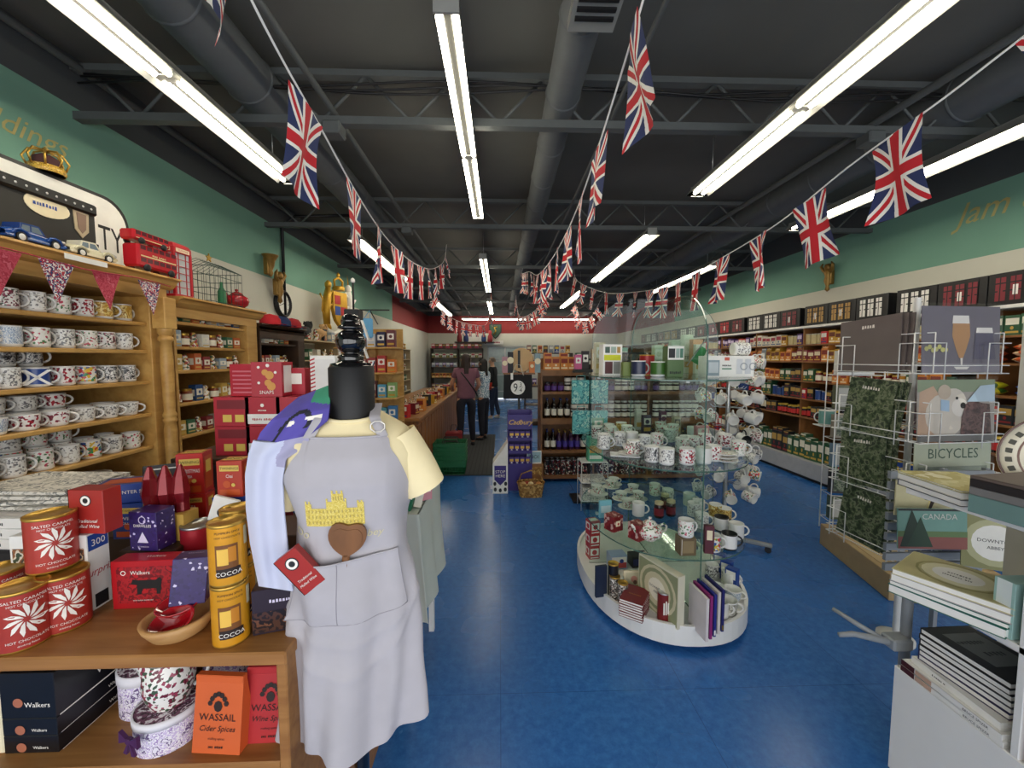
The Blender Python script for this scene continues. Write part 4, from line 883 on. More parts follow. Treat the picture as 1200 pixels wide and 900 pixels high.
# 25 glass and picture frame
b = MB(); fr = empty('framed_picture', (-1.32, 1.62, 1.0312)); tag(fr, 'black picture frame with white mount leaning below the mug shelves', 'picture frame'); b.box(-.11, .11, -.012, .0, 0, .16, black_m, .002); b.box(-.095, .095, -.014, -.012, .015, .145, paper_m); b.build('frame', fr); fr.rotation_euler = (R(-12), 0, R(30))
b = MB(); b.box(-.09, .09, -.015, -.0141, .02, .14, dark_m); b.build('picture', fr)
b = MB(); b.box(-.14, .14, -.06, .06, 0, .1, dark_m, .003); tag(b.build('storage_box', loc=(-1.26, 1.61, ZTB + .0006)), 'dark box under the picture frame by the dresser', 'box')
o = carton('glass_gift_box', .11, .07, .09, mat('#8c1a26', .4, name='wine_red'), {'f': [('t', '25', .42, ylw, 0, .5), ('r', -1, 1, .82, 1, ylw)]}); stand(o, 158, 1.47, ZTB + .101, .1, 'wine red gift box marked 25 in front of the picture frame', 'gift box')
# rear gingerbread boxes (on a stand behind the table)
rdg = mat('#b32032', .4, var=.05, name='gift_red'); gb = mat('#d99a4a', .5, name='gingerbread')
t = empty('display_stand', (-1.12, 2.0, 0)); tag(t, 'dark stand behind the table carrying the red gift boxes', 'stand'); b = MB(); b.box(-.36, .36, -.22, .22, 1.14, 1.17, wlm, .003); b.build('top', t)
for sx in (-.34, .32): b = MB(); b.box(sx, sx + .02, -.2, .2, 0, 1.14, wlm); b.build('leg_panel', t)
b = MB(); b.box(-.32, .32, -.2, .2, .73, .75, wlm); b.build('shelf', t)
ZS = 1.1706
def rbox(w, h, d, fr_, lab, px, Y, z, rot): o = carton('gift_box', w, d, h, rdg, fr_); stand(o, px, Y, z - .0006, rot, lab, 'gift box'); return o
crown_f = [('r', -.85, .85, .08, .42, paper_m), ('t', 'Turkish Delight', .12, red_m, 0, .2, .2, .8), ('d', .06, petal, 0, .72), ('t', 'DELIGHT', .08, petal, 0, .52)]
for i in range(3):
    for k in range(2): rbox(.16, .135, .13, {'f': crown_f if i else [('r', -.5, .0, .15, .4, ylw), ('r', .2, .7, .15, .4, ylw), ('r', -.8, .8, .6, .9, mat('#7c1422', .4))]}, 'red gift box, %s column, %s layer on the dark stand' % (['left', 'middle', 'right'][i], ['lower', 'upper'][k]), 283 + i * 35, 1.9, ZS + k * .136, .0)
gm = [('r', -1, 1, 0, 1, rdg), ('d', .09, gb, -.1, .7), ('d', .12, gb, .2, .62), ('d', .1, gb, .1, .4), ('d', .12, gb, .3, .3), ('d', .04, petal, -.5, .85), ('d', .05, petal, .1, .9), ('d', .04, petal, .6, .7), ('d', .04, petal, -.5, .4), ('t', 'SNAPS', .14, petal, 0, .08)]
rbox(.135, .16, .11, {'f': gm, 'r': [('r', -.7, .7, .1, .9, paper_m)]}, 'red box with gingerbread men picture on top of the gift box stack', 322, 1.9, ZS + .2726, .05)
rbox(.135, .15, .11, {'f': [('r', -.8, .8, .1 + .13 * i, .15 + .13 * i, mat('#d06a78', .5)) for i in range(6)]}, 'red gift box showing its printed back, left of the gingerbread box', 298, 1.92, ZS + .2726, -.05)
rbox(.1, .13, .08, {'f': [('r', -.7, .7, .4, .8, petal)]}, 'small red gift box right of the gingerbread box', 352, 1.98, ZS + .2726, 0)
o = carton('candy_box', .12, .09, .19, paper_m, {'f': [('r', -.9, .9, .1, .9, mat('#e6e4e0'))] + [('p', [(-1, .05 + .1 * i), (-.6, .1 + .1 * i), (-.6, .14 + .1 * i), (-1, .09 + .1 * i)], red_m) for i in range(9)]}); stand(o, 385, 1.98, ZS + .2726, .0, 'white box with red candy stripes beside the mannequin neck', 'box')
rbox(.2, .14, .14, {'f': [('r', -.8, .8, .3, .8, dkr)]}, 'flat dark red box on the stand behind the candy stripe box', 372, 1.98, ZS, 0); rbox(.2, .13, .14, {'f': [('r', -.8, .8, .3, .8, dkr)]}, 'upper dark red box beneath the candy stripe box', 372, 1.98, ZS + .142, 0)
rbox(.3, .1, .2, {'f': [('r', -.3, .9, .2, .8, navy)]}, 'dark red chocolate box low on the stand shelf', 290, 1.92, .7506, 0); rbox(.3, .1, .2, {'f': [('r', -.9, .3, .2, .8, navy)]}, 'dark red chocolate box stacked on the stand shelf', 290, 1.92, .852, 0)
# dark chocolate box beside the apron
chd = pat('truffle_picture', ['#241a1c', '#4a2e24', '#1c1418', '#6a4432'], 30, .3, 'noise', rnd=False)
o = carton('chocolate_box', .13, .07, .115, mat('#2b1f2c', .35, name='plum_black'), {'f': [('r', -1, 1, .05, .5, chd), ('t', 'TRUFFLES', .12, lav, 0, .68)], 't': [('t', 'MONTY', .2, lav, 0, .4)]}); q = tz(322, 745); o.location = (q.x, q.y + .05, q.z); o.rotation_euler = (0, 0, .28); tag(o, 'dark chocolate truffle box beside the apron at the table edge', 'chocolate box')
# ---- lower shelf of the table
ZL = .6406
wk = mat('#121318', .3, name='biscuit_box_black')
def wbox(h, lab, z, x=0): o = carton('biscuit_box', .13, .3, h, wk, {'f': [('t', 'Walkers', min(.24, .018 / h), petal, .35, .25), ('d', .012 / h, mat('#b06a50', .5), -.35, .35)], 'r': [('t', 'Walkers', min(.3, .03 / h), petal, 0, .25), ('r', -.95, .95, .0, .03, petal)]}); o.location = (x, 1.10, z); o.rotation_euler = (0, 0, 0); return tag(o, lab, 'biscuit box', 'black biscuit boxes on the low shelf')
wbox(.045, 'black biscuit box at the bottom of the stack under the table', ZL, -1.165); wbox(.045, 'black biscuit box, second in the stack under the table', ZL + .0456, -1.165); wbox(.118, 'tall black biscuit box on top of the stack under the table', ZL + .0912, -1.165)
b = MB(); b.box(-.03, .03, -.1, .1, 0, .16, cream_m, .003); tag(b.build('cream_box', loc=(-1.262, 1.05, ZL)), 'cream patterned box at the far left of the low shelf', 'box')
pf = P_['purplefloral']
def hatbox(r, h): 
    b = MB(); b.lathe([(r, 0), (r, h * .8)], pf, 32, capt=False); o = b.build('hat_box'); b = MB(); b.lathe([(r, h * .78), (r * 1.03, h * .78), (r * 1.03, h), (r * .97, h + .001)], mat('#e9e6ec', .6), 32, capb=False, capt=False); b.lathe([(r * .97, h + .001), (0, h + .001)], pat('plum_floral_lid', ['#5a3448', '#e6dfe4', '#7a4a64', '#3c2430', '#b59ab0'], 40, .5, 'noise'), 32, capb=False); b.build('lid', o); return o
HB = Proto(hatbox(.078, .115)); HB.put((-1.0, 1.10, ZL), .3, 'round lilac floral hat box left, beside the black biscuit boxes', 'hat box', 'lilac floral hat boxes', scale=(.9, .9, 1.05)); HB.put((-.865, 1.0, ZL), 0, 'lilac floral hat box in front with purple bow', 'hat box', 'lilac floral hat boxes', scale=(.95, .95, .75)); HB.put((-.83, 1.18, ZL), 1, 'lilac floral hat box behind, near the orange packets', 'hat box', 'lilac floral hat boxes')
b = MB(); pb = mat('#4a2050', .5, name='purple_ribbon')
for s_ in (-1, 1): b.prism([(0, 0), (s_ * .03, .018), (s_ * .032, -.012)], -.004, .004, pb); b.prism([(0, 0), (s_ * .02, -.035), (s_ * .008, -.036)], -.003, .003, pb)
b.box(-.007, .007, -.006, .006, -.007, .007, pb, .002); tag(b.build('ribbon_bow', loc=(-.895, .916, ZL + .06), rz=-.3), 'purple ribbon bow on the front hat box', 'bow')
fl2 = P_['tart']
jg = jug(fl2, .9, 'jug'); jg.location = (-.865, 1.0, ZL + .0875); jg.rotation_euler = (R(0), R(0), R(20)); tag(jg, 'cream jug with dark flowers on the front hat box', 'jug')
tc_ = cup_saucer(fl2); tc_.location = (-.83, 1.18, ZL + .1165); tag(tc_, 'dark floral teacup and saucer on the rear hat box', 'teacup')
o2 = mug(fl2, .045, .08, .004); o2.location = (-1.0, 1.10, ZL + .1225); tag(o2, 'dark floral mug on the left hat box', 'mug')
def wassail(col, l2, loc, rot, lab, tilt):
    t = empty('spice_packet', loc); t.scale = (1.12,) * 3; t.rotation_euler = (tilt, 0, rot); tag(t, lab, 'spice packet', 'wassail spice packets'); m_ = mat(col, .6, var=.06, name='kraft_' + l2.split()[0].lower()); b = MB()
    b.prism([(-.028, 0), (.028, 0), (.006, .15), (-.006, .15)], -.055, .055, m_, ax='x'); b.box(-.055, .055, -.008, .008, .148, .165, m_, .002)
    T = Matrix.Translation((0, -.0285, 0)) @ Matrix.Rotation(-math.atan2(.022, .15), 4, 'X')
    for st_, sz, z, sh in (('WASSAIL', .021, .07, 0), (l2, .0165, .048, .3), ('mulling spices', .007, .03, 0), ('New World', .008, .012, .2)): b.text(st_, sz, brn, 0, -.0008, z, shear=sh, T=T)
    for k in range(7): a = -1.2 + k * .4; b.disc(.006, brn, .018 * math.sin(a) , -.0008, .115 + .012 * math.cos(a), 8, T=T) if 0 else b.add([(.020 * math.sin(a) + .006 * math.cos(j), -.0008, .11 + .016 * math.cos(a * 1.5) + .006 * math.sin(j)) for j in [q * PI / 3 for q in range(6)]], [tuple(range(6))], brn, T=T)
    b.add([(.010 * math.cos(j), -.0008, .1 + .012 * math.sin(j)) for j in [q * PI / 4 for q in range(8)]], [tuple(range(8))], brn, T=T)
    b.build('pouch', t); return t
wassail('#d4602a', 'Cider Spices', (-.705, .965, ZL), -.08, 'orange wassail cider spice packet leaning in front', 0)
wassail('#b3282c', 'Wine Spices', (-.565, .99, ZL), .02, 'red wassail wine spice packet beside the table side panel', 0).location.x = -.592
for i in range(2):
    b = MB(); m_ = mat('#b8482a', .6, name='kraft_orange_dark'); b.box(-.06, .06, -.05, .05, 0, .06, m_, .003); b.disc(.01, brn, 0, -.0505, .03); b.text('WASSAIL', .012, brn, 0, -.0505, .01)
    tag(b.build('spice_carton', loc=(-.65, 1.13, ZL + .0606 * i)), ['lower', 'upper'][i] + ' orange spice carton behind the wassail packets', 'spice box')
bt = bottle(mat('#1a1412', .15, name='dark_bottle'), mat('#e6e2d6', .6, name='white_label'), black_m, .19, .028); bt.location = (-.575, 1.045, ZL); tag(bt, 'dark bottle with white label behind the red wassail packet', 'bottle')
# ------------------------------------------------------------------ mannequin with t-shirt and apron
MX, MY = -.385, 1.03
blk = mat('#0d0d10', .55, var=.1, name='black_jersey'); gl_b = mat('#08080a', .12, coat=.8, name='gloss_black')
t = empty('mannequin', (MX, MY, 0)); tag(t, 'black torso mannequin with turned finial wearing a cream t-shirt and grey apron', 'mannequin')
b = MB(); b.lathe([(.0575, 1.2), (.0555, 1.46), (.056, 1.595), (.052, 1.6)], blk, 32); b.build('neck', t)
b = MB(); b.lathe([(.052, 1.6), (.05, 1.607), (.034, 1.61), (.03, 1.618), (.034, 1.624), (.024, 1.63)] + [(.037 * math.cos(R(q)), 1.663 + .033 * math.sin(R(q))) for q in range(-64, 65, 8)] + [(.024, 1.694), (.031, 1.697), (.029, 1.702), (.022, 1.706), (.024, 1.715), (.019, 1.728), (.008, 1.734), (0, 1.735)], gl_b, 32); b.build('finial', t)
b = MB(); b.lathe([(.02, .03), (.02, .75)], gl_b, 16); b.build('pole', t)
b = MB(); b.lathe([(.1, 0), (.1, .015), (.03, .03)], gl_b, 28); b.build('base', t)
def body(a, z):   # radius of the dressed torso: a=0 faces the shopper (-y)
    zs = [(.60, .150, .085), (.8, .152, .088), (1.0, .150, .09), (1.12, .128, .088), (1.22, .135, .10), (1.32, .158, .115), (1.38, .165, .105), (1.42, .158, .085), (1.45, .12, .07), (1.472, .075, .063), (1.48, .062, .060)]
    for (z0, rx0, ry0), (z1, rx1, ry1) in zip(zs, zs[1:]):
        if z <= z1: q = max(0, (z - z0) / (z1 - z0)); rx, ry = rx0 + (rx1 - rx0) * q, ry0 + (ry1 - ry0) * q; break
    s, c = math.sin(a), math.cos(a)
    return Vector((rx * math.copysign(abs(s) ** .85, s), -ry * math.copysign(abs(c) ** .9, c), z))
shm = mat('#f3e3b6', .85, var=.04, scale=20, name='cream_jersey')
b = MB(); b.grid(lambda u, v: body(2 * PI * u, .98 + .5 * v) + Vector((0, 0, .014 * math.cos(2 * PI * u) * -1 * max(0, v - .85) / .15)), 48, 30, shm); ts = b.build('t_shirt', t)
b = MB(); b.tube([body(2 * PI * i / 32, 1.478) + Vector((0, 0, -.014 * math.cos(2 * PI * i / 32))) for i in range(32)], .0055, shm, 6, closed=True); b.build('neckband', ts)
for s_, dx, fl in ((-1, -.045, 1), (1, .03, 1)):
    b = MB(); A = Vector((s_ * .115, .0, 1.42)); E = Vector((s_ * .185 + dx * .0 , .0, 1.285 if s_ > 0 else 1.27))
    def fn(u, v):
        a = 2 * PI * u; c = A.lerp(E, v); r1 = (.06 - .0 * v); ax = (E - A).normalized(); sd = ax.cross(Vector((0, 1, 0))).normalized()
        wv = 1 + .06 * math.sin(3 * a + v * 4) * v
        return c + (sd * math.cos(a) * (.045 + .01 * v) + Vector((0, 1, 0)) * math.sin(a) * r1) * wv + Vector((0, 0, -.012 * v * v))
    b.grid(fn, 24, 12, shm); b.grid(lambda u, v: (fn(u, 1 - v * .5) - A.lerp(E, 1 - v * .5)) * .93 + A.lerp(E, 1 - v * .5), 24, 4, shm); b.build('sleeve', ts)
# apron
apm = mat('#b4b0b6', .85, var=.05, scale=18, name='grey_canvas')
t.rotation_euler = (0, 0, R(8))
ap = empty('apron', (MX, MY, 0), R(8)); tag(ap, 'light grey apron with a yellow castle hanging on the mannequin', 'apron')
def apw(z):      # half-angle of wrap
    if z > 1.40: return .62
    if z > 1.24: return .62 + (1.40 - z) / .16 * .85
    return 1.47 + (1.24 - z) * .35
def apr(u, v, off=.006, zlo=.655, zhi=1.43):
    z = zhi + (zlo - zhi) * v; a = (u - .5) * 2 * apw(z)
    p = body(a, max(.62, z)); n = Vector((math.sin(a), -math.cos(a), 0)); k = max(0, (1.2 - z)) / .5
    fold = .016 * k * math.sin(a * 5 + z * 3) + .010 * k * math.sin(a * 11 - z * 7 + 1) + .004 * math.sin(z * 26 + a * 3) * min(1, k * 2 + .3) * math.exp(-((z - 1.02) / .2) ** 2) + .0045 * math.sin(14 * z + 5 * a) * (1 if abs(a) > .5 else .6) + .004 * math.exp(-(((z - .84) - .12 * (a - .2) ** 2 - .05 * a) / .012) ** 2) + .0035 * math.exp(-(((z - .96) + .04 * math.cos(a * 2)) / .01) ** 2)
    q = p + n * (off + fold + .02 * k); q.z = z - (.02 * math.sin(u * PI) if z < .7 else 0) + .10 * max(0, u - .55) * k * 1.2
    return q
b = MB(); b.grid(lambda u, v: apr(u, v), 60, 90, apm); b.grid(lambda u, v: apr(1 - u, v, .003), 40, 40, apm); bd = b.build('body', ap)
b = MB(); b.tube([apr(u / 40, 0, .008) for u in range(41)], .003, apm, 5); b.build('top_hem', ap)
def pk(u, v): return apr(.16 + .62 * u, (1.43 - 1.135 + .155 * v) / (1.43 - .655), .012 + (.004 * math.sin(PI * u) + .024 * math.exp(-((u - .2) / .16) ** 2) + .014 * math.exp(-((u - .46) / .12) ** 2)) * (1 - v) ** .8) + Vector((0, 0, .012 * (u - .5)))
b = MB(); b.grid(pk, 40, 16, apm); b.tube([pk(u / 30, 0) for u in range(31)], .0025, apm, 5); b.tube([pk(.5, v / 10) for v in range(11)], .0012, mat('#9c98a0', .9), 4); b.tube([pk(0, v / 10) for v in range(11)] + [pk(u / 20, 1) for u in range(21)] + [pk(1, 1 - v / 10) for v in range(11)], .0011, mat('#9c98a0', .9), 4); b.build('pocket', ap)
for s_ in (-1, 1):
    q0 = apr(.5 + s_ * .44, 0, .008); q1 = body(s_ * .75, 1.468) + Vector((s_ * .004, -.006, .006)); q2 = Vector((s_ * .058, .03, 1.50))
    b = MB()
    def fs(u, v, q0=q0, q1=q1, q2=q2):
        p = q0.lerp(q1, v * 1.5) if v < .667 else q1.lerp(q2, (v - .667) * 3); return p + Vector(((u - .5) * .026, -.004 - .003 * math.sin(PI * u), 0))
    b.grid(fs, 4, 12, apm); b.grid(lambda u, v: fs(1 - u, v) + Vector((0, .003, 0)), 4, 12, apm); st_o = b.build('strap', ap)
    if s_ > 0: b = MB(); c_ = fs(.5, .35) + Vector((0, -.006, 0)); b.tube([c_ + Vector((.018 * math.cos(a), 0, .014 * math.sin(a))) for a in [i * PI / 4 + PI / 8 for i in range(8)]], .0022, mat('#d9d4cc', .3, .5), 6, closed=True); b.build('buckle', st_o)
# castle embroidery mapped on the apron front
ye = pat('yellow_embroidery', ['#d9c25a', '#e6d47a', '#cdb44c', '#e0cb66'], 200, .8, 'noise', rnd=False); ygap = mat('#b9a45a', .9, name='stitch_gap')
CX = -.022; CZ = 1.222
def onap(x, z, off):
    v = (1.43 - z) / (1.43 - .655); lo_, hi_ = 0.0, 1.0
    for _ in range(22):
        md = (lo_ + hi_) / 2
        if apr(md, v, off).x < x: lo_ = md
        else: hi_ = md
    q = apr(lo_, v, off); q.z = z; return q
def patch(x0, x1, z0, z1, m, off, b, nx=None):
    nx = nx or max(1, int((x1 - x0) / .008)); nz = max(1, int((z1 - z0) / .01))
    b.grid(lambda u, v: onap(CX + x0 + (x1 - x0) * u, CZ + z0 + (z1 - z0) * v, off), nx, nz, m, False)
b = MB()
patch(-.067, .067, 0, .045, ye, .0075, b); patch(-.067, -.052, .045, .056, ye, .0075, b); patch(.052, .067, .045, .058, ye, .0075, b); patch(-.018, .028, .045, .062, ye, .0075, b); patch(-.005, .022, .062, .082, ye, .0075, b)
for x in (-.067, -.059, .052, .06, -.005, .006, .017, -.018, .024): patch(x, x + .004, .056 if abs(x) > .05 else (.082 if -.006 < x < .02 else .062), .063 if abs(x) > .05 else (.09 if -.006 < x < .02 else .07), ye, .0075, b, 1)
for zz in (.006, .02, .034):
    for i in range(15): patch(-.06 + i * .0085, -.0572 + i * .0085, zz, zz + .007, ygap, .0084, b, 1)
for i in range(4): patch(-.002 + i * .006, .0005 + i * .006, .066, .076, ygap, .0084, b, 1)
b.build('castle_embroidery', ap)
b = MB(); gt = mat('#d8cfa8', .8, name='pale_gold_thread')
for st_, x, sz in (('Do', -.085, .032), ('Abbey', .072, .026)):
    vs, fs_ = text_mesh(st_, .3, 'CENTER'); b.add([onap(CX + x + v_.x * sz, CZ - .033 + v_.y * sz, .0078) for v_ in vs], fs_, gt)
b.build('lettering', ap)
# packet and spoon in the pocket
cen = (ap.matrix_basis @ Vector((0, 0, 0)))
Mb = Matrix.Translation((MX, MY, 0)) @ Matrix.Rotation(R(8), 4, 'Z')
def apworld(x, z, off): return Mb @ onap(x, z, off)
pq = apworld(-.066, 1.085, .0155); o = carton('spice_box', .06, .022, .105, mat('#a52a24', .4, var=.06, name='mulled_red'), {'f': [('d', .15, dark_m, 0, .74), ('d', .125, petal, 0, .74, .07), ('t', 'Traditional', .085, petal, 0, .3, .3), ('t', 'Mulled Wine', .085, petal, 0, .18, .3)], 'l': [('r', -1, 1, 0, 1, black_m)]}); o.location = pq; o.rotation_euler = (R(3), R(-38), R(2)); tag(o, 'red mulled wine spice box tucked tilted in the apron pocket', 'spice box')
b = MB(); wal = wood('spoon_wood', '#6b4424', '#8c5c34', 6, (3, 3, 1)); P = []
for i in range(28):
    a = 2 * PI * i / 28; P.append((.031 * math.copysign(abs(math.sin(a)) ** 1.5, math.sin(a)), .045 * (.9 * math.cos(a) - .16 * math.cos(2 * a) - .08 * math.cos(3 * a) - .03 * math.cos(4 * a))))
b.prism([(x, z + .105) for x, z in P], -.004, .004, wal); b.prism([(x * .8, z * .8 + .1) for x, z in P], -.0055, -.004, wal); b.box(-.006, .006, -.004, .004, -.02, .078, wal, .003); o = b.build('wooden_spoon', loc=apworld(-.006, 1.085, .0125)); o.scale = (1.4, 1, 1.05); o.rotation_euler = (R(2), R(6), R(8)); tag(o, 'dark wooden heart-shaped spoon standing in the apron pocket', 'spoon')
# tea towel over the shoulder
rows_t = [(458, 350, 386, 1.04), (470, 335, 387, 1.0), (485, 318, 386, .965), (500, 305, 384, .955), (518, 297, 362, .945), (535, 291, 335, .94), (560, 287, 331, .94), (600, 288, 333, .94), (640, 293, 337, .945), (690, 303, 343, .95)]
pm = mat('#5a4fa8', .8, var=.06, name='violet_cloth'); gm_ = mat('#3f9a78', .8, name='green_cloth'); kb = mat('#23232e', .8, name='black_print'); lw = mat('#c9cde4', .8, var=.04, name='pale_lavender_cloth')
b = MB(); NU, NV = 40, 80
def towel(u, v):
    q = v * (len(rows_t) - 1); i = min(int(q), len(rows_t) - 2); f = q - i; y, x0, x1, Y = [rows_t[i][k] + (rows_t[i + 1][k] - rows_t[i][k]) * f for k in range(4)]
    p = atY(x0 + (x1 - x0) * u, y + (u - .5) * (-14 if v < .45 else 6), Y + .006 * math.sin(u * 9 + v * 3) + .01 * (u - .5) ** 2)
    return p
vs = [towel(i / NU, j / NV) for j in range(NV + 1) for i in range(NU + 1)]; off = Vector((.0, .004, 0)); n0 = len(vs); vs2 = vs + [p + off for p in vs]; fcs = {}
for j in range(NV):
    for i in range(NU):
        u, v = (i + .5) / NU, (j + .5) / NV; k = j * (NU + 1) + i
        m_ = pm if v < .44 else lw
        if v < .44:
            if u > .58 and v < .16 - .15 * (1 - u) + .03: m_ = gm_
            d_ = abs(math.hypot((u - .52) * 1.0, (v - .33) * 1.6) - .2)
            if d_ < .035 and v < .36: m_ = kb
            if .30 < u < .345 and v >= .33: m_ = kb
            if .62 < u < .9 and .26 < v < .29 + .05 * (u - .6): m_ = petal
            if math.hypot(u - .42, (v - .3) * 1.5) < .045: m_ = petal
        elif v < .6 and u > .55 and u - .55 > (v - .44) * 1.5: m_ = mat('#a9a6c4', .8, name='grey_lilac_print')
        fcs.setdefault(m_, []).append((k, k + 1, k + NU + 2, k + NU + 1)); fcs[m_].append((n0 + k, n0 + k + NU + 1, n0 + k + NU + 2, n0 + k + 1))
b.v = vs2
for m_, fl_ in fcs.items():
    kk = b.mi(m_)
    for f_ in fl_: b.f.append(f_); b.m.append(kk); b.sm.append(True)
tag(b.build('tea_towel'), 'violet, green and pale lavender tea towel draped over the mannequin shoulder', 'tea towel')
# cloth-covered table behind the mannequin
clm = mat('#b9c0b8', .85, var=.05, scale=10, name='pale_grey_cloth'); t = empty('cloth_table', (-.56, 1.96, 0)); tag(t, 'small table behind the mannequin covered with a pale cloth', 'table')
b = MB(); b.box(-.17, .19, -.25, .34, .9, .93, clm, .004)
def sk(u, v):
    a = u * 4; s_ = int(min(3, a)); f = a - s_; cs = [(-.175, -.26), (.2, -.26), (.2, .35), (-.175, .35), (-.175, -.26)]
    x = cs[s_][0] + (cs[s_ + 1][0] - cs[s_][0]) * f; y = cs[s_][1] + (cs[s_ + 1][1] - cs[s_][1]) * f; k = v
    return (x * (1 + .12 * k) + .02 * k * math.sin(u * 60), y * (1 + .05 * k) + .02 * k * math.cos(u * 55), .933 - .5 * v)
b.grid(sk, 120, 10, clm); b.build('cloth', t)
for sx in (-.15, .15):
    for sy in (-.22, .3): b = MB(); b.box(sx - .015, sx + .015, sy - .015, sy + .015, 0, .9, white_m); b.build('leg', t)
for i, (x, y, c, w_, h_, n_) in enumerate(((-.36, 1.72, '#1d6a4c', .03, .11, 'green'), (-.33, 1.76, '#e6dfd0', .035, .12, 'cream'), (-.39, 1.8, '#26262a', .05, .14, 'black'), (-.31, 1.85, '#c88a94', .05, .08, 'pink'), (-.5, 1.85, '#27304e', .12, .16, 'navy'), (-.42, 2.05, '#8c8a84', .1, .15, 'grey'))):
    o = carton('card_box', w_, .06, h_, mat(c, .5, var=.05), {'f': [('r', -.7, .7, .5, .8, petal)]}); o.location = (x - .06, y + .05, .9346); o.rotation_euler = (0, R(14) if i < 2 else 0, .2 * i); tag(o, n_ + ' box on the cloth table behind the mannequin', 'box')
# ------------------------------------------------------------------ oval glass display in the aisle
FX, FY, RX, RY = 1.10, 2.73, .50, .68
def oval(rx, ry, n=56, e=2.25): return [(rx * math.copysign(abs(math.cos(a)) ** (2 / e), math.cos(a)), ry * math.copysign(abs(math.sin(a)) ** (2 / e), math.sin(a))) for a in [2 * PI * i / n for i in range(n)]]
glass = glassmat('green_tinted_glass', '#f4faf7'); gedge = mat('#4a6a60', .1, var=.02, name='glass_edge'); lam = mat('#f0efeb', .3, var=.02, name='white_laminate')
t = empty('glass_display', (FX, FY, 0)); tag(t, 'oval glass-tiered display on a white base standing on the blue floor', 'display stand')
def slab(b, P, z0, z1, mtop, medge):
    n = len(P); vs = [(x, y, z) for z in (z0, z1) for x, y in P]
    b.add(vs, [tuple(range(n))[::-1], tuple(range(n, 2 * n))], mtop); b.add(vs, [(i, (i + 1) % n, (i + 1) % n + n, i + n) for i in range(n)], medge)
b = MB(); slab(b, oval(RX - .03, RY - .03), .0, .05, black_m, black_m); b.build('plinth', t)
b = MB(); P0, P1 = oval(RX + .02, RY + .02), oval(RX, RY); n = len(P0)
vs = [(x, y, .035) for x, y in P0] + [(x, y, .15) for x, y in P0] + [(x, y, .15) for x, y in P1] + [(x, y, .13) for x, y in P1]
b.add(vs, [(k * n + i, k * n + (i + 1) % n, (k + 1) * n + (i + 1) % n, (k + 1) * n + i) for k in range(3) for i in range(n)] + [tuple(range(3 * n, 4 * n))] + [tuple(range(n))[::-1]], lam); b.build('base', t)
TZ = [.515, 1.01, 1.505]
for z in TZ: b = MB(); slab(b, oval(RX - .005, RY - .005), z - .008, z, glass, gedge); b.build('glass_shelf', t)
def arch(hw, z0, z1, r, n=10):
    P = [(-hw, z0), (hw, z0)]
    for i in range(n + 1): a = PI / 2 * i / n; P.append((hw - r + r * math.cos(a), z1 - r + r * math.sin(a)))
    for i in range(n + 1): a = PI / 2 + PI / 2 * i / n; P.append((-hw + r + r * math.cos(a), z1 - r + r * math.sin(a)))
    return P
def panel(ax, hw, z1, r, off, y0=.131):
    b = MB(); P = arch(hw, y0, z1, r); n = len(P); q = .004
    vs = [((x, -q, z) if ax == 'x' else (-q, x, z)) for x, z in P] + [((x, q, z) if ax == 'x' else (q, x, z)) for x, z in P]
    b.add(vs, [tuple(range(n)), tuple(range(n, 2 * n))[::-1]], glass); b.add(vs, [(i, (i + 1) % n, (i + 1) % n + n, i + n) for i in range(n)], gedge)
    o = b.build('glass_panel', t); o.location = off; return o
panel('x', .45, 2.04, .30, (-.0, .03, 0)); panel('y', .62, 2.0, .3, (.03, 0, 0))
b = MB()
for z in TZ:
    for sx, sy in ((-.02, -.5), (.06, -.5), (-.02, .5), (-.4, .03), (.38, .03)): b.box(sx - .01, sx + .01, sy - .01, sy + .01, z - .025, z - .008, steel_m)
b.build('clip', t)
def on(px, py, z): q = atZ(px, py, z); q.z = z + .0008; return q
def inside(q, m=.05):
    dx, dy = (q.x - FX) / (RX - m), (q.y - FY) / (RY - m); k = (abs(dx) ** 2.5 + abs(dy) ** 2.5) ** .4
    if k > 1: q.x = FX + (q.x - FX) / k; q.y = FY + (q.y - FY) / k
    if abs(q.x - FX - .03) < .052: q.x = FX + .03 + math.copysign(.053, q.x - FX - .03)
    if abs(q.y - FY - .03) < .052: q.y = FY + .03 + math.copysign(.053, q.y - FY - .03)
    return q
def setp(o, q, rot, label, cat, group=None, scale=None):
    o.location = q; o.rotation_euler = (0, 0, rot) if isinstance(rot, (int, float)) else rot
    if scale: o.scale = (scale,) * 3
    return tag(o, label, cat, group)
B0 = .1306
# base level
burg = mat('#701522', .45, var=.05, name='burgundy_cloth')
bk = Proto(book(.135, .18, .0145, burg, 'book', [('r', -.9, .9, .3, .7, paper_m)], [('t', 'DOWNTON', .07, gold_m, 0, .5)]))
q = on(748, 724, .13)
for k in range(7): bk.put((q.x, q.y + .06, B0 + k * .0149), R(145) + .03 * math.sin(k * 2.2), 'dark red hardback, %s from the bottom of the stack on the white base' % ordn(k), 'book', 'stack of dark red books')
fig_l = pat('figure_photo', ['#15151a', '#d8d2c6', '#15151a', '#8a7466', '#f0ece4'], 45, .3, 'noise')
def capt(r, h, base, lid=None): return tin(r, h, base, lid or gold_m, 'tea_tin', 22)
TT = [Proto(capt(.034, .15, fig_l)), Proto(capt(.034, .17, mat('#7d2424', .35, .2, name='maroon_tin'), steel_m)), Proto(capt(.03, .19, mat('#1c1d26', .3, .2, name='midnight_tin'), gold_m))]
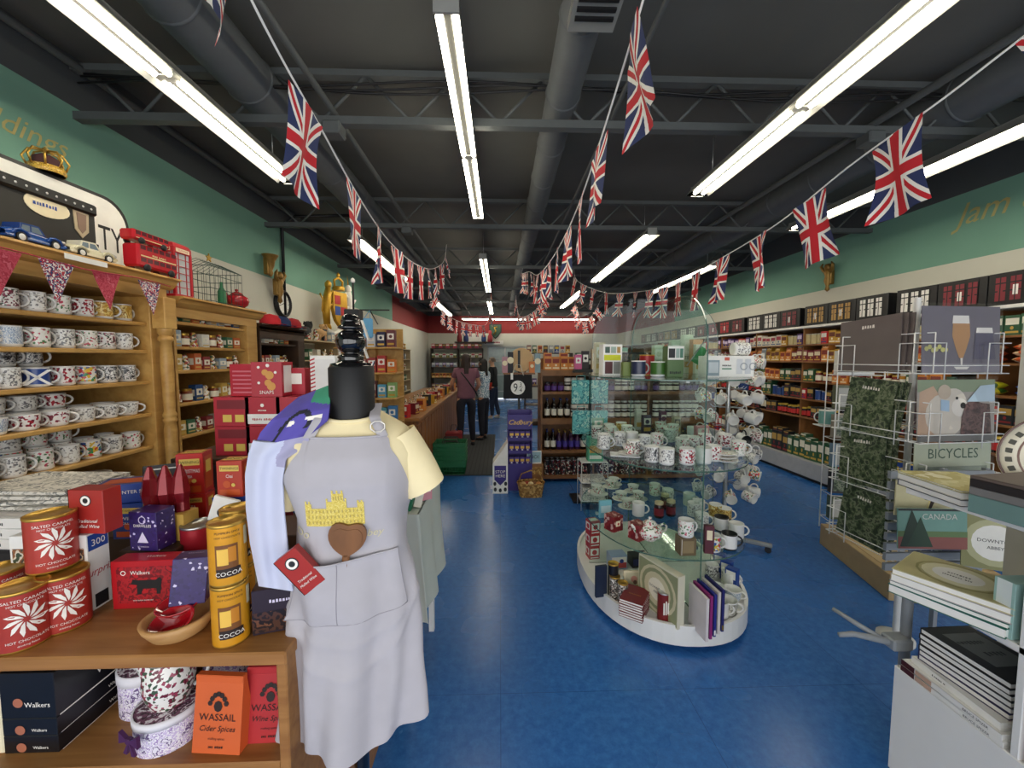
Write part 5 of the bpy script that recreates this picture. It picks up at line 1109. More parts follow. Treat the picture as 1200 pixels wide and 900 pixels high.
for px, py, k, s, lb in ((706, 713, 0, .95, 'black and white figure tea tin nearest the left rim of the base'), (726, 712, 0, .9, 'black and white figure tea tin beside the dark red books'), (718, 697, 2, 1.1, 'tall black tin with gold lid behind the figure tins'), (779, 735, 1, 1.0, 'maroon tin with white figures beside the dark red book stack')):
    TT[k].put(inside(on(px, py, .13)), 0, lb, 'tin', 'tea tins on the white base', scale=s)
b = MB(); 
for x, zz, hh in ((-.012, .05, .07), (.0, .05, .08), (.012, .055, .065)): b.box(x - .004, x + .004, -.0365, -.0345, zz, zz + hh, petal, .001)
o = b.build('figures', TT[1].o); KIDS[TT[1].o.name].append(o)
o = carton('book', .075, .02, .2, mat('#1b2740', .4, name='deep_navy')); setp(o, on(704, 699, .13), .2, 'dark navy upright book on the base at the left', 'book')
o = carton('picture_card', .13, .012, .13, cream_m, {'f': [('r', -.8, .8, .15, .9, mat('#d8cfae', .7)), ('d', .16, mat('#d99a8a', .7), 0, .6), ('d', .1, mat('#7c5a48', .7), .1, .45), ('r', -.3, .4, .12, .3, mat('#c8b04a', .7))]}); setp(o, on(743, 693, .13), (R(-8), 0, 0), 'cream picture card with pink flowers behind the dark red books', 'card')
plm = mat('#ece6d2', .3, name='cream_china'); b = MB(); T = Matrix.Translation((0, 0, .105)) @ Matrix.Rotation(R(78), 4, 'X')
b.lathe([(.06, 0), (.1, .012), (.1, .015), (.075, .006), (0, .005)], plm, 36, T); b.lathe([(.098, .0158), (.1, .0156)], black_m, 36, T, capb=False)
for i in range(20): a = i * 2 * PI / 20; b.box(-.003, .003, -.006, .006, .0122, .0135, black_m, T=T @ Matrix.Rotation(a, 4, 'Z') @ Matrix.Translation((0, .088, 0)))
b.text('ENGLISH', .022, black_m, 0, .008, .0085, rx=0, T=T); b.text('TABLE', .022, black_m, 0, -.018, .0085, rx=0, T=T)
o = b.build('plate'); setp(o, on(772, 700, .13), .1, 'cream plate with black lettering leaning behind the maroon tin', 'plate')
sg = mat('#8f9470', .5, name='sage_print'); cr_ = mat('#cfc7a4', .5, name='sand_print')
o = carton('plate_gift_box', .30, .05, .30, mat('#d8d3bd', .5), {'f': [('r', -.96, .96, .03, .97, sg), ('d', .46, cr_, 0, .5), ('d', .40, sg, 0, .5), ('d', .33, cr_, 0, .5), ('d', .22, plm, 0, .5), ('t', 'DOWNTON', .07, dark_m, 0, .5), ('t', 'ABBEY', .06, dark_m, 0, .42)]}); q = on(806, 742, .13); setp(o, (q.x - .085, q.y + .17, B0), R(-66), 'square sage and cream plate box standing on edge in the middle of the base', 'gift box')
for i, (c, n_) in enumerate((('#d7cfd0', 'pale'), ('#8e2c72', 'magenta'), ('#2a2f86', 'indigo'), ('#d9d0cc', 'white'), ('#2b2b6c', 'navy'))):
    q = on(826 + i * 4.6, 752 - i * 3, .13); o = carton('book', .016, .16, .235, mat(c, .45), {'f': [('r', -.6, .6, .04, .16, paper_m if i != 4 else gold_m)]} if i in (2, 4) else {}); o.location = (q.x, q.y + .075, B0); o.rotation_euler = (0, 0, .1); tag(o, n_ + ' upright book, %s from the left in the row at the front of the base' % ordn(i), 'book', 'upright books on the white base')
rw = carton('tea_box', .08, .08, .095, mat('#b9242c', .4, name='box_scarlet'), {'f': [('r', -.8, .8, .3, .85, paper_m), ('d', .2, red_m, 0, .55), ('r', -.8, .8, .08, .16, paper_m)], 'l': [('r', -.8, .8, .3, .85, paper_m), ('d', .2, red_m, 0, .55)], 't': [('r', -.8, .8, .2, .8, paper_m)]}); RW = Proto(rw)
q = inside(on(692, 652, .13), .09)
for k in range(3): RW.put((q.x, q.y, B0 + .0956 * k), .15 + .06 * k, ['bottom', 'middle', 'top'][k] + ' red and white box in the pile at the left end of the base', 'tea box', 'pile of red and white boxes')
o = carton('gift_box', .12, .09, .1, mat('#9cb2cf', .45), {'f': [('r', -.9, .9, .1, .5, mat('#b94a4a')), ('r', -.9, .9, .5, .9, paper_m), ('d', .15, blue_m, .3, .6)]}); setp(o, on(725, 668, .13) + Vector((0, .05, 0)), .1, 'pale blue and red picture box behind the tall black tin', 'gift box')
o = carton('gift_box', .13, .09, .08, dark_m, {'f': [('r', -.9, .9, .2, .8, navy)]}); setp(o, on(755, 672, .13) + Vector((0, .12, 0)), .1, 'dark box deep on the base beneath the teapot', 'gift box')
wm = [(854, 684, 'grey', 'white crested mug standing on the base at the right'), (840, 703, 'bluewhite', 'pale blue mug on the base beside the indigo book'), (866, 690, 'white', 'plain white mug at the back right of the base'), (853, 746, 'floral', 'white teacup with pink flowers at the front right of the base'), (852, 728, 'white', 'white cup stacked behind the pink flower teacup'), (834, 676, 'bw', 'black and white mug between the plate box and the crested mug')]
for px, py, k, lb in wm: MUG[k].put(inside(on(px, py, .13), .07), -.3, lb, 'mug', 'mugs on the white base')
tg_ = pat('grey_basket_weave', ['#8a887c', '#c9c6b8', '#a4a194'], 90, .5, rnd=False); o = mug(tg_, .045, .08, .006); setp(o, inside(on(871, 730, .13), .07), -.4, 'grey textured cup at the right rim of the base', 'mug', scale=1.05)
o2 = mug(P_['bluewhite'], .045, .07, .006); setp(o2, inside(on(880, 712, .13), .08), -.4, 'pale patterned cup behind the grey textured cup', 'mug')
for i in range(3): o = carton('gift_box', .07, .05, .13, blue_m, {'f': [('r', -.8, .8, .5, .9, paper_m), ('t', 'LONDON', .1, petal, 0, .25)]}); setp(o, inside(on(884 - i * 6, 696 - i * 12, .13), .06), -.9 + .1 * i, ['front', 'middle', 'rear'][i] + ' blue and white gift box at the right end of the base', 'gift box', 'blue gift boxes on the base')
# lower tier
L1 = .5156
tp = teapot(P_['floral'], .9); setp(tp, on(768, 640, .515) + Vector((0, .09, 0)), .15, 'white floral teapot on the lowest glass shelf', 'teapot'); tp.location.z = L1
rbx = pat('red_lattice_print', ['#6e1a1e', '#8a2a2c', '#c9a9a0', '#6e1a1e', '#7c2022'], 60, .4, rnd=False)
for i, (px, py) in enumerate(((719, 632), (729, 636))):
    o = carton('tea_box', .085, .085, .1, rbx, {'f': [('r', -.5, .4, .35, .7, cream_m), ('d', .08, red_m, 0, .5)]}); q = inside(on(px, py, .515), .1); setp(o, (q.x + .09 * i - .02, q.y + .08 * (1 - i), L1), .5, ['rear', 'front'][i] + ' red lattice-print box at the left of the lowest glass shelf', 'tea box')
o = carton('gift_box', .09, .02, .12, mat('#7fc0cf', .45), {'f': [('r', -.8, .8, .3, .7, mat('#c9e2e6'))]}); setp(o, inside(on(709, 606, .515), .08), .2, 'light blue upright card box behind the red lattice boxes', 'gift box')
o = carton('gift_box', .09, .07, .1, mat('#6b5a40', .4), {'f': [('r', -.7, .7, .15, .85, mat('#8c7a58')), ('r', -.85, -.8, .05, .95, paper_m)]}); q = inside(on(803, 648, .515), .06); setp(o, q, 0, 'brown framed box in the centre front of the lowest glass shelf', 'gift box'); qq = q + Vector((0, 0, .1006)); MUG['floral'].put(qq, .2, 'white floral mug standing on the brown framed box', 'mug')
for px, py, k, lb in ((835, 645, 'multi', 'white mug with blue and yellow stripes on the lowest glass shelf'), (854, 643, 'blackin', 'white mug with black inside on the lowest glass shelf'), (868, 632, 'white', 'white lettered mug near the right of the lowest glass shelf'), (845, 622, 'blackin', 'second black-lined mug behind the front one on the lowest shelf'), (822, 618, 'grey', 'grey print mug behind the brown framed box'), (858, 612, 'gold', 'gold print mug at the back right of the lowest glass shelf'), (838, 606, 'gold', 'gold print mug behind the striped mug'), (817, 600, 'white', 'white mug deep on the lowest glass shelf'), (748, 604, 'white', 'white cup behind the teapot spout')): MUG[k].put(inside(on(px, py, .515), .07), -.2, lb, 'mug', 'mugs on the glass display')
CS = Proto(cup_saucer(P_['floral']))
for i, (px, py) in enumerate(((690, 575), (702, 580), (716, 572), (728, 586), (736, 596), (748, 586))): CS.put(inside(on(px, py, .515), .11), i, 'floral teacup and saucer, %s from the left on the lowest glass shelf' % ordn(i), 'teacup', 'floral teacups on the lowest glass shelf')
for i, (px, py) in enumerate(((712, 568), (740, 580))): CS.put(inside(on(px, py, .515), .11) + Vector((.03, .05, 0)), i, ['left', 'right'][i] + ' extra floral teacup at the back of the lowest glass shelf', 'teacup', 'floral teacups on the lowest glass shelf')
for i, (px, py) in enumerate(((772, 606), (786, 604), (779, 596))):
    o = jar(mat('#2a1014', .15, name='cherry_glass'), mat('#7a1c28', .5), mat('#d8c9a0', .4, .4), .032, .11); setp(o, on(px, py, .515), 0, ['left', 'right', 'rear'][i] + ' dark cherry jar behind the floral teapot', 'jar', 'dark cherry jars')
o = carton('gift_box', .05, .03, .16, mat('#5a2430', .4), {'f': [('r', -.6, .6, .5, .85, cream_m)]}); setp(o, inside(on(820, 648, .515), .05), -.2, 'tall wine-coloured box beside the brown framed box', 'gift box')
# middle tier
L2 = 1.01
for i, (px, py, k) in enumerate(((764, 541, 'bw'), (781, 544, 'grey'), (805, 544, 'redprint'), (824, 543, 'white'), (836, 540, 'redprint'), (865, 534, 'floral'), (707, 524, 'bw'), (726, 522, 'grey'), (738, 520, 'white'), (742, 533, 'tart'), (755, 526, 'grey'), (795, 530, 'floral'), (812, 528, 'tart'), (848, 524, 'redprint'), (772, 524, 'floral'), (878, 526, 'redprint'), (716, 514, 'floral'), (785, 518, 'grey'))):
    MUG[k].put(inside(on(px, py, L2), .06), rnd.uniform(-.8, .8), LB[k] + ' on the middle glass shelf, %s placed from the front' % ordn(i), 'mug', 'mugs on the glass display')
for i, (x, y, k) in enumerate(((.74, 2.95, 'tart'), (.86, 3.05, 'grey'), (.98, 2.98, 'floral'), (1.24, 2.95, 'redprint'), (1.36, 3.02, 'floral'), (1.46, 2.9, 'white'), (.7, 2.6, 'grey'), (.98, 3.12, 'gold'), (1.3, 3.12, 'redprint'), (1.4, 2.62, 'redprint'), (1.24, 2.55, 'floral'))):
    MUG[k].put((x, y, L2 + .0008), rnd.uniform(-.8, .8), LB[k] + ', middle glass shelf rear half, %s from left' % ordn(i), 'mug', 'mugs on the glass display')
for i, (x, y, k) in enumerate(((1.3, 2.95, 'grey'), (1.42, 2.85, 'white'), (1.25, 3.08, 'floral'), (1.36, 2.66, 'grey'))):
    MUG[k].put((x, y, L1 + .0002), rnd.uniform(-.8, .8), LB[k] + ', back right of lowest glass shelf, %s of four' % ORD[i], 'mug', 'mugs on the glass display')
PLT = Proto(plate(P_['floral'], .07))
for k in range(3): PLT.put(inside(on(858, 545, L2), .08) + Vector((0, .06, .0195 * k)), 0, ['lowest', 'middle', 'top'][k] + ' pink floral plate in the small pile, middle glass shelf right', 'plate', 'pink floral plates')
b = MB(); b.box(-.085, .085, -.05, .05, 0, .004, white_m, .002)
for a, c in (((-.085, -.05), (.085, -.05)), ((.085, -.05), (.085, .05)), ((.085, .05), (-.085, .05)), ((-.085, .05), (-.085, -.05))): b.tube([(*a, .006), (*c, .006)], .004, white_m, 6)
q = inside(on(732, 534, L2), .12); tag(b.build('tray', loc=q, rz=-.25), 'small white tray at the left front of the middle glass shelf', 'tray'); cs2 = CS.put(q + Vector((.03, 0, .0045)), 0, 'teacup on the small white tray', 'teacup'); 
for px, py, c, n_, w_, h_ in ((696, 506, '#6fa98c', 'green and gold', .09, .12), (822, 516, '#d98a94', 'pink patterned', .1, .11), (776, 506, '#5a1f38', 'plum', .05, .17), (757, 508, '#3c2c4c', 'dark violet', .07, .15), (742, 500, '#d9d2cc', 'white figure', .05, .18), (792, 508, '#b9a58c', 'tan', .06, .14)):
    o = carton('gift_box', w_, .04, h_, mat(c, .45), {'f': [('r', -.8, .8, .15, .35, mat('#d8a84a', .5)), ('r', -.8, .8, .5, .85, mat('#e8ddd2', .5) if n_ != 'tan' else brn), ('d', .12, mat(c, .45), 0, .66)]}); setp(o, inside(on(px, py, L2), .1), .1, n_ + ' gift box standing at the back of the middle glass shelf', 'gift box')
# top tier
L3 = 1.5056
def toff(px, Y, o, rot, lb, cat, **k): q = atY(px, 440, Y); q.z = L3; q = inside(q, .06); return setp(o, q, rot, lb, cat, **k)
tileg = mat('#3b5648', .4); o = carton('gift_box', .135, .08, .21, paper_m, {'f': [('r', -.8, -.3, .72, .92, tileg), ('r', -.2, .35, .72, .92, mat('#9db0a4')), ('r', .45, .8, .72, .92, mat('#b08a4a')), ('r', -.9, .85, .48, .66, mat('#cfd21f', .5, name='acid_yellow')), ('r', -.8, .0, .05, .44, mat('#5a2c30')), ('r', .1, .8, .05, .44, mat('#8a8c88'))]}); toff(715, 2.7, o, .1, 'white photo-printed box with yellow band at the left of the top glass shelf', 'gift box')
o = carton('gift_box', .05, .05, .09, mat('#6a7c2e', .4)); toff(733, 2.55, o, 0, 'small olive box beside the white photo-printed box', 'gift box')
nv = mug(mat('#2c3350', .3, name='navy_glaze'), .045, .1); toff(748, 2.5, nv, .2, 'navy mug with crest on the top glass shelf', 'mug')
gmug = mug(mat('#3f6a2c', .3, name='green_glaze'), .046, .095); toff(771, 2.45, gmug, 0, 'green mug on the top glass shelf', 'mug')
o = carton('gift_box', .10, .08, .19, mat('#4f6b3c', .4), {'f': [('r', -1, 1, .56, 1, paper_m), ('r', -.9, -.1, .62, .92, dark_m), ('r', 0, .45, .62, .92, mat('#9cb0a8')), ('r', .5, .9, .62, .92, mat('#4a7a68')), ('t', 'DUBLIN', .14, dark_m, 0, .1)], 'r': [('r', -1, 1, .0, 1, paper_m)]}); toff(794, 2.42, o, 0, 'green and white photo-printed box in the middle of the top glass shelf', 'gift box')
o = carton('mug_gift_box', .30, .1, .13, paper_m, {'f': [('r', -.95, -.45, .06, .8, mat('#8fa0a8', .5)), ('r', -.9, -.5, .2, .7, mat('#c4ccd0')), ('t', 'IRELAND', .13, dark_m, -.15, .5), ('r', -.35, .05, .36, .42, mat('#4f8a6a')), ('r', -.25, -.05, .78, .93, mat('#d06048')), ('p', [(.25, .15), (.25, .85), (.5, .85), (.5, .15)], mat('#d5d7da')), ('p', [(.6, .15), (.6, .85), (.85, .85), (.85, .15)], mat('#cdd0d4')), ('d', .18, mat('#9aa0a6'), .55, .5, .13), ('d', .18, mat('#9aa0a6'), .92, .5, .13)]}); toff(850, 2.42, o, 0, 'long white mug gift box at the right of the top glass shelf', 'gift box')
cm_ = MUG['grey'].put(o.location + Vector((.05, .02, .1306 + .042)), (PI / 2, 0, PI / 2), 'white dotted mug lying on the long white mug gift box', 'mug')
b = MB(); grn = mat('#2f8a4a', .6, name='flag_green'); org = mat('#d9702c', .6, name='flag_orange')
for x0, x1, m_ in ((-.09, -.03, grn), (-.03, .03, paper_m), (.03, .09, org)): b.grid(lambda u, v, x0=x0, x1=x1: (x0 + (x1 - x0) * u, .012 * math.sin((x0 + (x1 - x0) * u) * 60 + v * 2), v * .12), 4, 8, m_)
o = b.build('tricolour_flag'); q = atY(820, 440, 2.62); o.location = (q.x, q.y, L3 + .05); o.rotation_euler = (0, R(38), .2); tag(o, 'green, white and orange flag behind the long white mug box', 'flag')
b = MB(); b.lathe([(.004, 0), (.004, .26)], steel_m, 8); o.rotation_euler = (0, R(38), .2); o2 = b.build('staff', o); o2.location = (-.09, 0, -.05)
ce = tin(.05, .14, mat('#b5292f', .3, .1, name='bright_red_tin'), gold_m, 'biscuit_tin'); toff(757, 2.72, ce, 0, 'shiny red cylinder tin behind the navy mug', 'tin')
dk = tin(.09, .1, pat('dark_scene', ['#20282a', '#3f4a44', '#6a5a4a', '#2a2c30'], 25, .4, 'noise', rnd=False), dark_m, 'hat_tin'); toff(742, 2.95, dk, 0, 'round dark picture tin behind the red cylinder on the top glass shelf', 'tin'); dk.scale = (1, 1, 1.6)
for i, (px, c, h_) in enumerate(((702, '#d9c8a4', .24), (728, '#7fb59a', .2), (770, '#cfd6c0', .22), (790, '#b7c9ae', .26), (808, '#d9e0cc', .3), (838, '#d99a66', .26), (852, '#e6e2d4', .22))):
    o = carton('gift_box', .08, .05, h_, mat(c, .45), {'f': [('r', -.8, .8, .5, .85, paper_m), ('d', .1, mat(c, .45), 0, .68), ('r', -.8, .8, .15, .3, mat('#c9a25a', .5)), ('t', 'TEA', .12, dark_m, 0, .36)]}); q = atY(px, 440, 3.12); q.z = L3; setp(o, inside(q, .08), .1, ['sand', 'sea green', 'pale green', 'leaf green', 'white green', 'orange', 'ivory'][i] + ' tea carton standing at the back of the top glass shelf', 'tea box')
# ------------------------------------------------------------------ mug tree
SX, SY = 1.96, 3.3
t = empty('mug_tree', (SX, SY, 0)); tag(t, 'tall rotating metal mug tree on splayed legs right of the glass display', 'mug rack')
b = MB(); b.lathe([(.018, .05), (.018, 1.62)], steel_m, 14); b.build('pole', t)
for k in range(4):
    a = k * PI / 2 - .6; b = MB(); b.box(.02, .36, -.02, .02, .05, .08, grey_m, .006, T=Matrix.Rotation(a, 4, 'Z')); lg = b.build('leg', t); b = MB(); b.lathe([(.025, -.01), (.025, .01)], black_m, 12, Matrix.Rotation(a, 4, 'Z') @ Matrix.Translation((.33, 0, .0252)) @ Matrix.Rotation(PI / 2, 4, 'X')); b.build('caster', lg)
mk = ['white', 'grey', 'floral', 'blackin', 'bw', 'white', 'tart', 'multi']; tiers = [1.6, 1.46, 1.31, 1.15, .99, .83, .67, .5]
b = MB()
for ti, z in enumerate(tiers):
    for k in range(8):
        a = k * PI / 4 + ti * .4; c, s = math.cos(a), math.sin(a); b.tube([(0, 0, z + .05), (.12 * c, .12 * s, z + .055), (.135 * c, .135 * s, z + .075)], .003, steel_m, 5)
b.build('hooks', t)
mi = 0
for ti, z in enumerate(tiers):
    for k in range(8):
        a = k * PI / 4 + ti * .4; c, s = math.cos(a), math.sin(a)
        if s > .75: continue
        # opening points outwards and a little down, the handle up over the hook
        M_ = Matrix.Rotation(a, 4, 'Z') @ Matrix.Rotation(R(100), 4, 'Y') @ Matrix.Rotation(PI, 4, 'Z')
        MUG[mk[(mi * 3 + ti) % 8]].put((SX + .165 * c, SY + .165 * s, z - .01), tuple(M_.to_euler()), LB[mk[(mi * 3 + ti) % 8]] + ' on the mug tree, %s tier down, %s place' % (ORD[ti], ORD[k]), 'mug', 'mugs hanging on the mug tree'); mi += 1
# ------------------------------------------------------------------ white book unit at the right front
UX = 1.5; t = empty('book_shelf_unit', (UX, 1.04, 0)); tag(t, 'white laminate book shelving unit at the right front corner', 'shelf unit')
b = MB(); b.box(0, .42, -.62, .34, .04, .455, lam, .003); b.build('cabinet', t)
b = MB(); b.box(.02, .42, -.62, .33, 0, .04, dark_m); b.build('kick', t)
for y0, y1 in ((-.02, .0), (-.62, -.60)): b = MB(); b.box(0, .42, y0, y1, .455, 1.14, lam, .002); b.build('divider', t)
for z in (.79, 1.145): b = MB(); b.box(0, .42, -.62, .34, z - .022, z, lam, .002); b.build('shelf', t)
b = MB(); b.box(.40, .42, -.62, .34, .455, 1.75, mat('#c8c6bc', .5)); b.build('back_panel', t)
b = MB(); b.lathe([(.017, 0), (.017, .78)], grey_m, 16, Matrix.Translation((.105, .40, 0))); b.build('pole', t)
b = MB(); b.tube([(.06, .39, .50), (.0, .39, .515), (-.09, .42, .52), (-.14, .43, .51)], [.014, .014, .011, .009], grey_m, 8); b.box(.02, .10, .36, .42, .485, .53, grey_m, .006); br_ = b.build('bracket', t)
b = MB(); b.tube([(-.0, .39, .518), (-.05, .46, .54), (-.09, .52, .56)], [.011, .01, .008], grey_m, 8); b.build('bracket_arm', br_)
bkc = mat('#1c1c20', .4, name='book_black'); nb = mat('#23224c', .4, name='book_indigo'); gp_ = mat('#7a7c78', .5, name='cover_grey')
# low bay: two wide white books, then a stack of black ones
for k in range(2):
    o = book(.30, .20, .02, paper_m, 'book', [('t', 'BRUCE SPIZER', .55, black_m, .55, .25, 0, 1.0), ('r', -1.0, -.68, 0, 1, mat('#4a1a1c', .5)), ('r', -.66, -.3, .1, .9, mat('#c9a48c', .5))]); o.location = (UX + .10, 1.205, .4558 + .0206 * k); o.rotation_euler = (0, 0, -PI / 2 - .02 * k); tag(o, ['lower', 'upper'][k] + ' white book with black spine lettering at the bottom of the low bay', 'book', 'white books with lettered spines')
o = book(.27, .19, .024, paper_m, 'book', [('t', 'A HISTORY OF', .4, dark_m, -.3, .3, 0, .8)]); o.location = (UX + .11, 1.2, .4976); o.rotation_euler = (0, 0, -PI / 2 - .05); tag(o, 'white hardback under the stack of black books', 'book')
z = .5222
for k in range(6):
    o = book(.19, .25, .019, bkc if k not in (0, 1) else nb, 'book', None, [('r', -.75, .6, .15, .75, gp_), ('t', 'EXTRA', .12, bkc, -.1, .5), ('t', 'ordinary', .1, bkc, .1, .3)] if k == 5 else None); o.location = (UX + .13 + .003 * math.sin(k * 3), 1.205, z); o.rotation_euler = (0, 0, PI + .05 + .02 * math.sin(k)); z += .0195
    tag(o, ['indigo', 'dark indigo', 'black', 'black', 'black', 'black grey-titled'][k] + ' book, %s from the bottom of the stack in the low bay' % ordn(k), 'book', 'stack of black books in the low bay')
# middle shelf: green and cream books lying, pale teal and black spines standing
gr = mat('#2c6b5e', .45, name='book_teal_green'); z = .7906
for k, (c, tt) in enumerate(((gr, .03), (gr, .016), (mat('#b9b2b4', .5), .026), (mat('#cfc9a0', .5), .02))):
    tp_ = [('r', -.98, .98, .02, .98, mat('#b5ad7c', .5, name='straw_print')), ('d', .42, mat('#8f8a52', .5), 0, .5, .39), ('d', .36, mat('#ddd8b4', .5), 0, .5), ('d', .25, paper_m, 0, .5), ('t', 'THE OFFICIAL', .05, dark_m, 0, .55), ('t', 'COOKBOOK', .06, dark_m, 0, .45)] if k == 3 else None
    o = book(.27, .24, tt, c, 'book', None, tp_); o.location = (UX + .045, 1.235, z); o.rotation_euler = (0, 0, PI / 2 + .42 + .03 * k); z += tt + .0006
    tag(o, ['thick teal green', 'thin teal green', 'mauve grey', 'straw-coloured plate-pattern'][k] + ' book in the pile overhanging the middle shelf', 'book', 'pile of large books on the middle shelf')
def spine(px, w, h, d, c, items, lb, z, Y=None, x=None):
    o = carton('book', w, d, h, c, {'f': items}); o.location = (x, Y, z + .0006); o.rotation_euler = (0, 0, -PI / 2); return tag(o, lb, 'book')
pt_ = mat('#9fc4bd', .5, name='pale_teal'); o = spine(0, .05, .17, .18, pt_, [('r', -.7, .7, .0, 1, mat('#dfe9e6', .5))], 'pale teal upright book at the end of the middle shelf', .79, 1.085, UX + .095)
o = spine(0, .05, .285, .2, mat('#151517', .4), [('r', -.9, -.8, 0, 1, paper_m)], 'thick black book with a white title down its spine', .79, .985, UX + .105); b = MB(); b.text('GUINNESS', .034, petal, T=Matrix.Translation((0, -.1006, .2)) @ Matrix.Rotation(PI / 2, 4, 'Y'), sx=1); b.build('title', o)
b = MB(); b.disc(.008, petal, 0, -.1008, .04); b.build('emblem', o)
for i, (w_, c, s_, n_) in enumerate(((.035, '#a03428', 'Real Irish Food', 'brick red'), (.03, '#e2dccb', 'Ireland', 'cream'), (.04, '#30352e', '', 'dark green'), (.03, '#c8c4ba', '', 'grey'))):
    o = spine(0, w_, .27, .2, mat(c, .5), [('r', -1, 1, .0, .04, dark_m)], n_ + ' upright book in the low front bay', .4556, .985 - i * .045, UX + .105)
    if s_: b = MB(); b.text(s_, .026 if i == 0 else .018, cream_m if i == 0 else red_m, T=Matrix.Translation((0, -.1006, .135)) @ Matrix.Rotation(PI / 2, 4, 'Y')); b.build('title', o)
for i in range(4): spine(0, .04, .24, .18, mat(['#31453a', '#6a2a2c', '#2c3350', '#b5a27c'][i], .5), [('r', -.8, .8, .7, .8, gold_m)], ['forest green', 'maroon', 'navy', 'tan'][i] + ' upright book beside the thick black one on the middle shelf', .79, .93 - i * .045, UX + .1)
# top shelf: piles of large books
z = 1.1456
for k, (c, tt) in enumerate(((mat('#6f8f8a', .5, name='sea_grey'), .055), (mat('#7c7a78', .5), .024), (mat('#2a2626', .5), .024), (mat('#6a5c54', .5), .01))):
    o = book(.26, .3, tt, c, 'book', [('t', 'E W', .4, mat('#b08a6a'), .2, .3)] if k == 0 else None); o.location = (UX + .12, 1.04, z); o.rotation_euler = (0, 0, -PI / 2 + .12); z += tt + .0006; tag(o, ['thick sea grey', 'grey', 'black edged', 'thin brown'][k] + ' book in the near pile on the top white shelf', 'book', 'near pile on the top white shelf')
z = 1.1456
for k, (c, tt) in enumerate(((mat('#4c4c50', .5), .022), (mat('#cbc9bc', .5), .022), (pat('cream_swirl_cover', ['#e6e0b4', '#d6cf94', '#c5ba74', '#efeacb'], 9, .5, 'noise', rnd=False), .008))):
    o = book(.2, .23, tt, c, 'book'); o.location = (UX + .085, 1.285, z); o.rotation_euler = (0, 0, PI - .12); z += tt + .0006; tag(o, ['dark grey', 'pale grey', 'thin cream swirl-covered'][k] + ' book in the far pile on the top white shelf', 'book', 'far pile on the top white shelf')
# plate beside the piles and pictures behind
b = MB(); T = Matrix.Translation((0, 0, .15)) @ Matrix.Rotation(R(76), 4, 'X'); b.lathe([(.08, 0), (.15, .015), (.15, .02), (.11, .008), (0, .007)], plm, 40, T); b.lathe([(.1495, .0205), (.146, .0215), (.143, .0195)], mat('#5a3a34', .3), 40, T, capb=False, capt=False); b.lathe([(.105, .0085), (.1, .0088)], mat('#8a6a60', .3), 40, T, capb=False, capt=False)
for i in range(26): a = i * 2 * PI / 26; b.box(-.008, .008, -.01, .01, .0125, .0145, mat('#4a4a40'), .004, T=T @ Matrix.Rotation(a, 4, 'Z') @ Matrix.Translation((0, .126, 0)))
o = b.build('plate', loc=(UX + .29, 1.16, 1.1456)); o.rotation_euler = (0, 0, R(-48)); tag(o, 'large patterned plate standing behind the books on the top white shelf', 'plate')
def board(name, w, h, base, items, loc, rot, lb, cat, d=.006): o = carton(name, w, d, h, base, {'f': items}, .0005); o.location = loc; o.rotation_euler = rot; return tag(o, lb, cat)
def at_(px, py, Y): return atY(px, py, Y)
p = at_(1092, 643, 1.66); board('picture_card', .30, .18, mat('#6f9a90', .5, name='lake_green'), [('r', -1, 1, 0, .42, mat('#8a5048')), ('r', -1, 1, .3, .44, mat('#5f7a4c')), ('p', [(-.95, .05), (-.6, .98), (-.15, .05)], mat('#16301f')), ('p', [(-.75, .05), (-.35, .8), (.0, .05)], mat('#1d3c26')), ('t', 'CANADA', .2, mat('#cfd2cc'), .2, .74), ('r', -1, 1, .95, 1, dark_m)], p, (R(-4), 0, R(-4)), 'Canada picture with dark pine trees behind the middle shelf', 'picture'); cv = p
p = at_(1165, 668, 1.62); board('picture_card', .22, .24, mat('#8c8c5c', .5, name='moss_print'), [('d', .44, mat('#b5b48a'), 0, .5), ('d', .33, paper_m, 0, .5), ('t', 'DOWNTON', .09, dark_m, 0, .5), ('t', 'ABBEY', .08, dark_m, 0, .38)], p, (R(-4), 0, R(-25)), 'moss green card with round white plate design and lettering', 'picture')
p = at_(1090, 604, 1.74); board('picture_card', .33, .17, mat('#cdc49c', .5, name='parchment'), [('r', -1, 1, .2, .23, mat('#e6dfc0')), ('p', [(-.2, .45), (-.3, .8), (.1, .85), (.25, .7), (.1, .4)], mat('#33221a')), ('p', [(-.25, 0), (.0, .5), (.12, .5), (-.1, 0)], mat('#33221a')), ('p', [(-.2, 0), (.04, .9), (.08, .9), (-.14, 0)], mat('#d8c98c'))], p, (0, 0, R(-4)), 'parchment card with a brown animal silhouette under the top shelf', 'picture')
# support easel rack for those cards
t = empty('card_rack', (2.02, 1.78, 0)); tag(t, 'grey slatted metal rack behind the white book unit', 'rack')
b = MB(); slm = mat('#8b9096', .5, name='slat_grey')
for i in range(10): b.box(-.17, .34, -.008, .008, .60 + i * .05, .635 + i * .05, slm)
b.build('slats', t)
for x in (.12, .33): b = MB(); b.box(x - .01, x + .01, .01, .03, 0, 1.09, slm); b.build('upright', t)
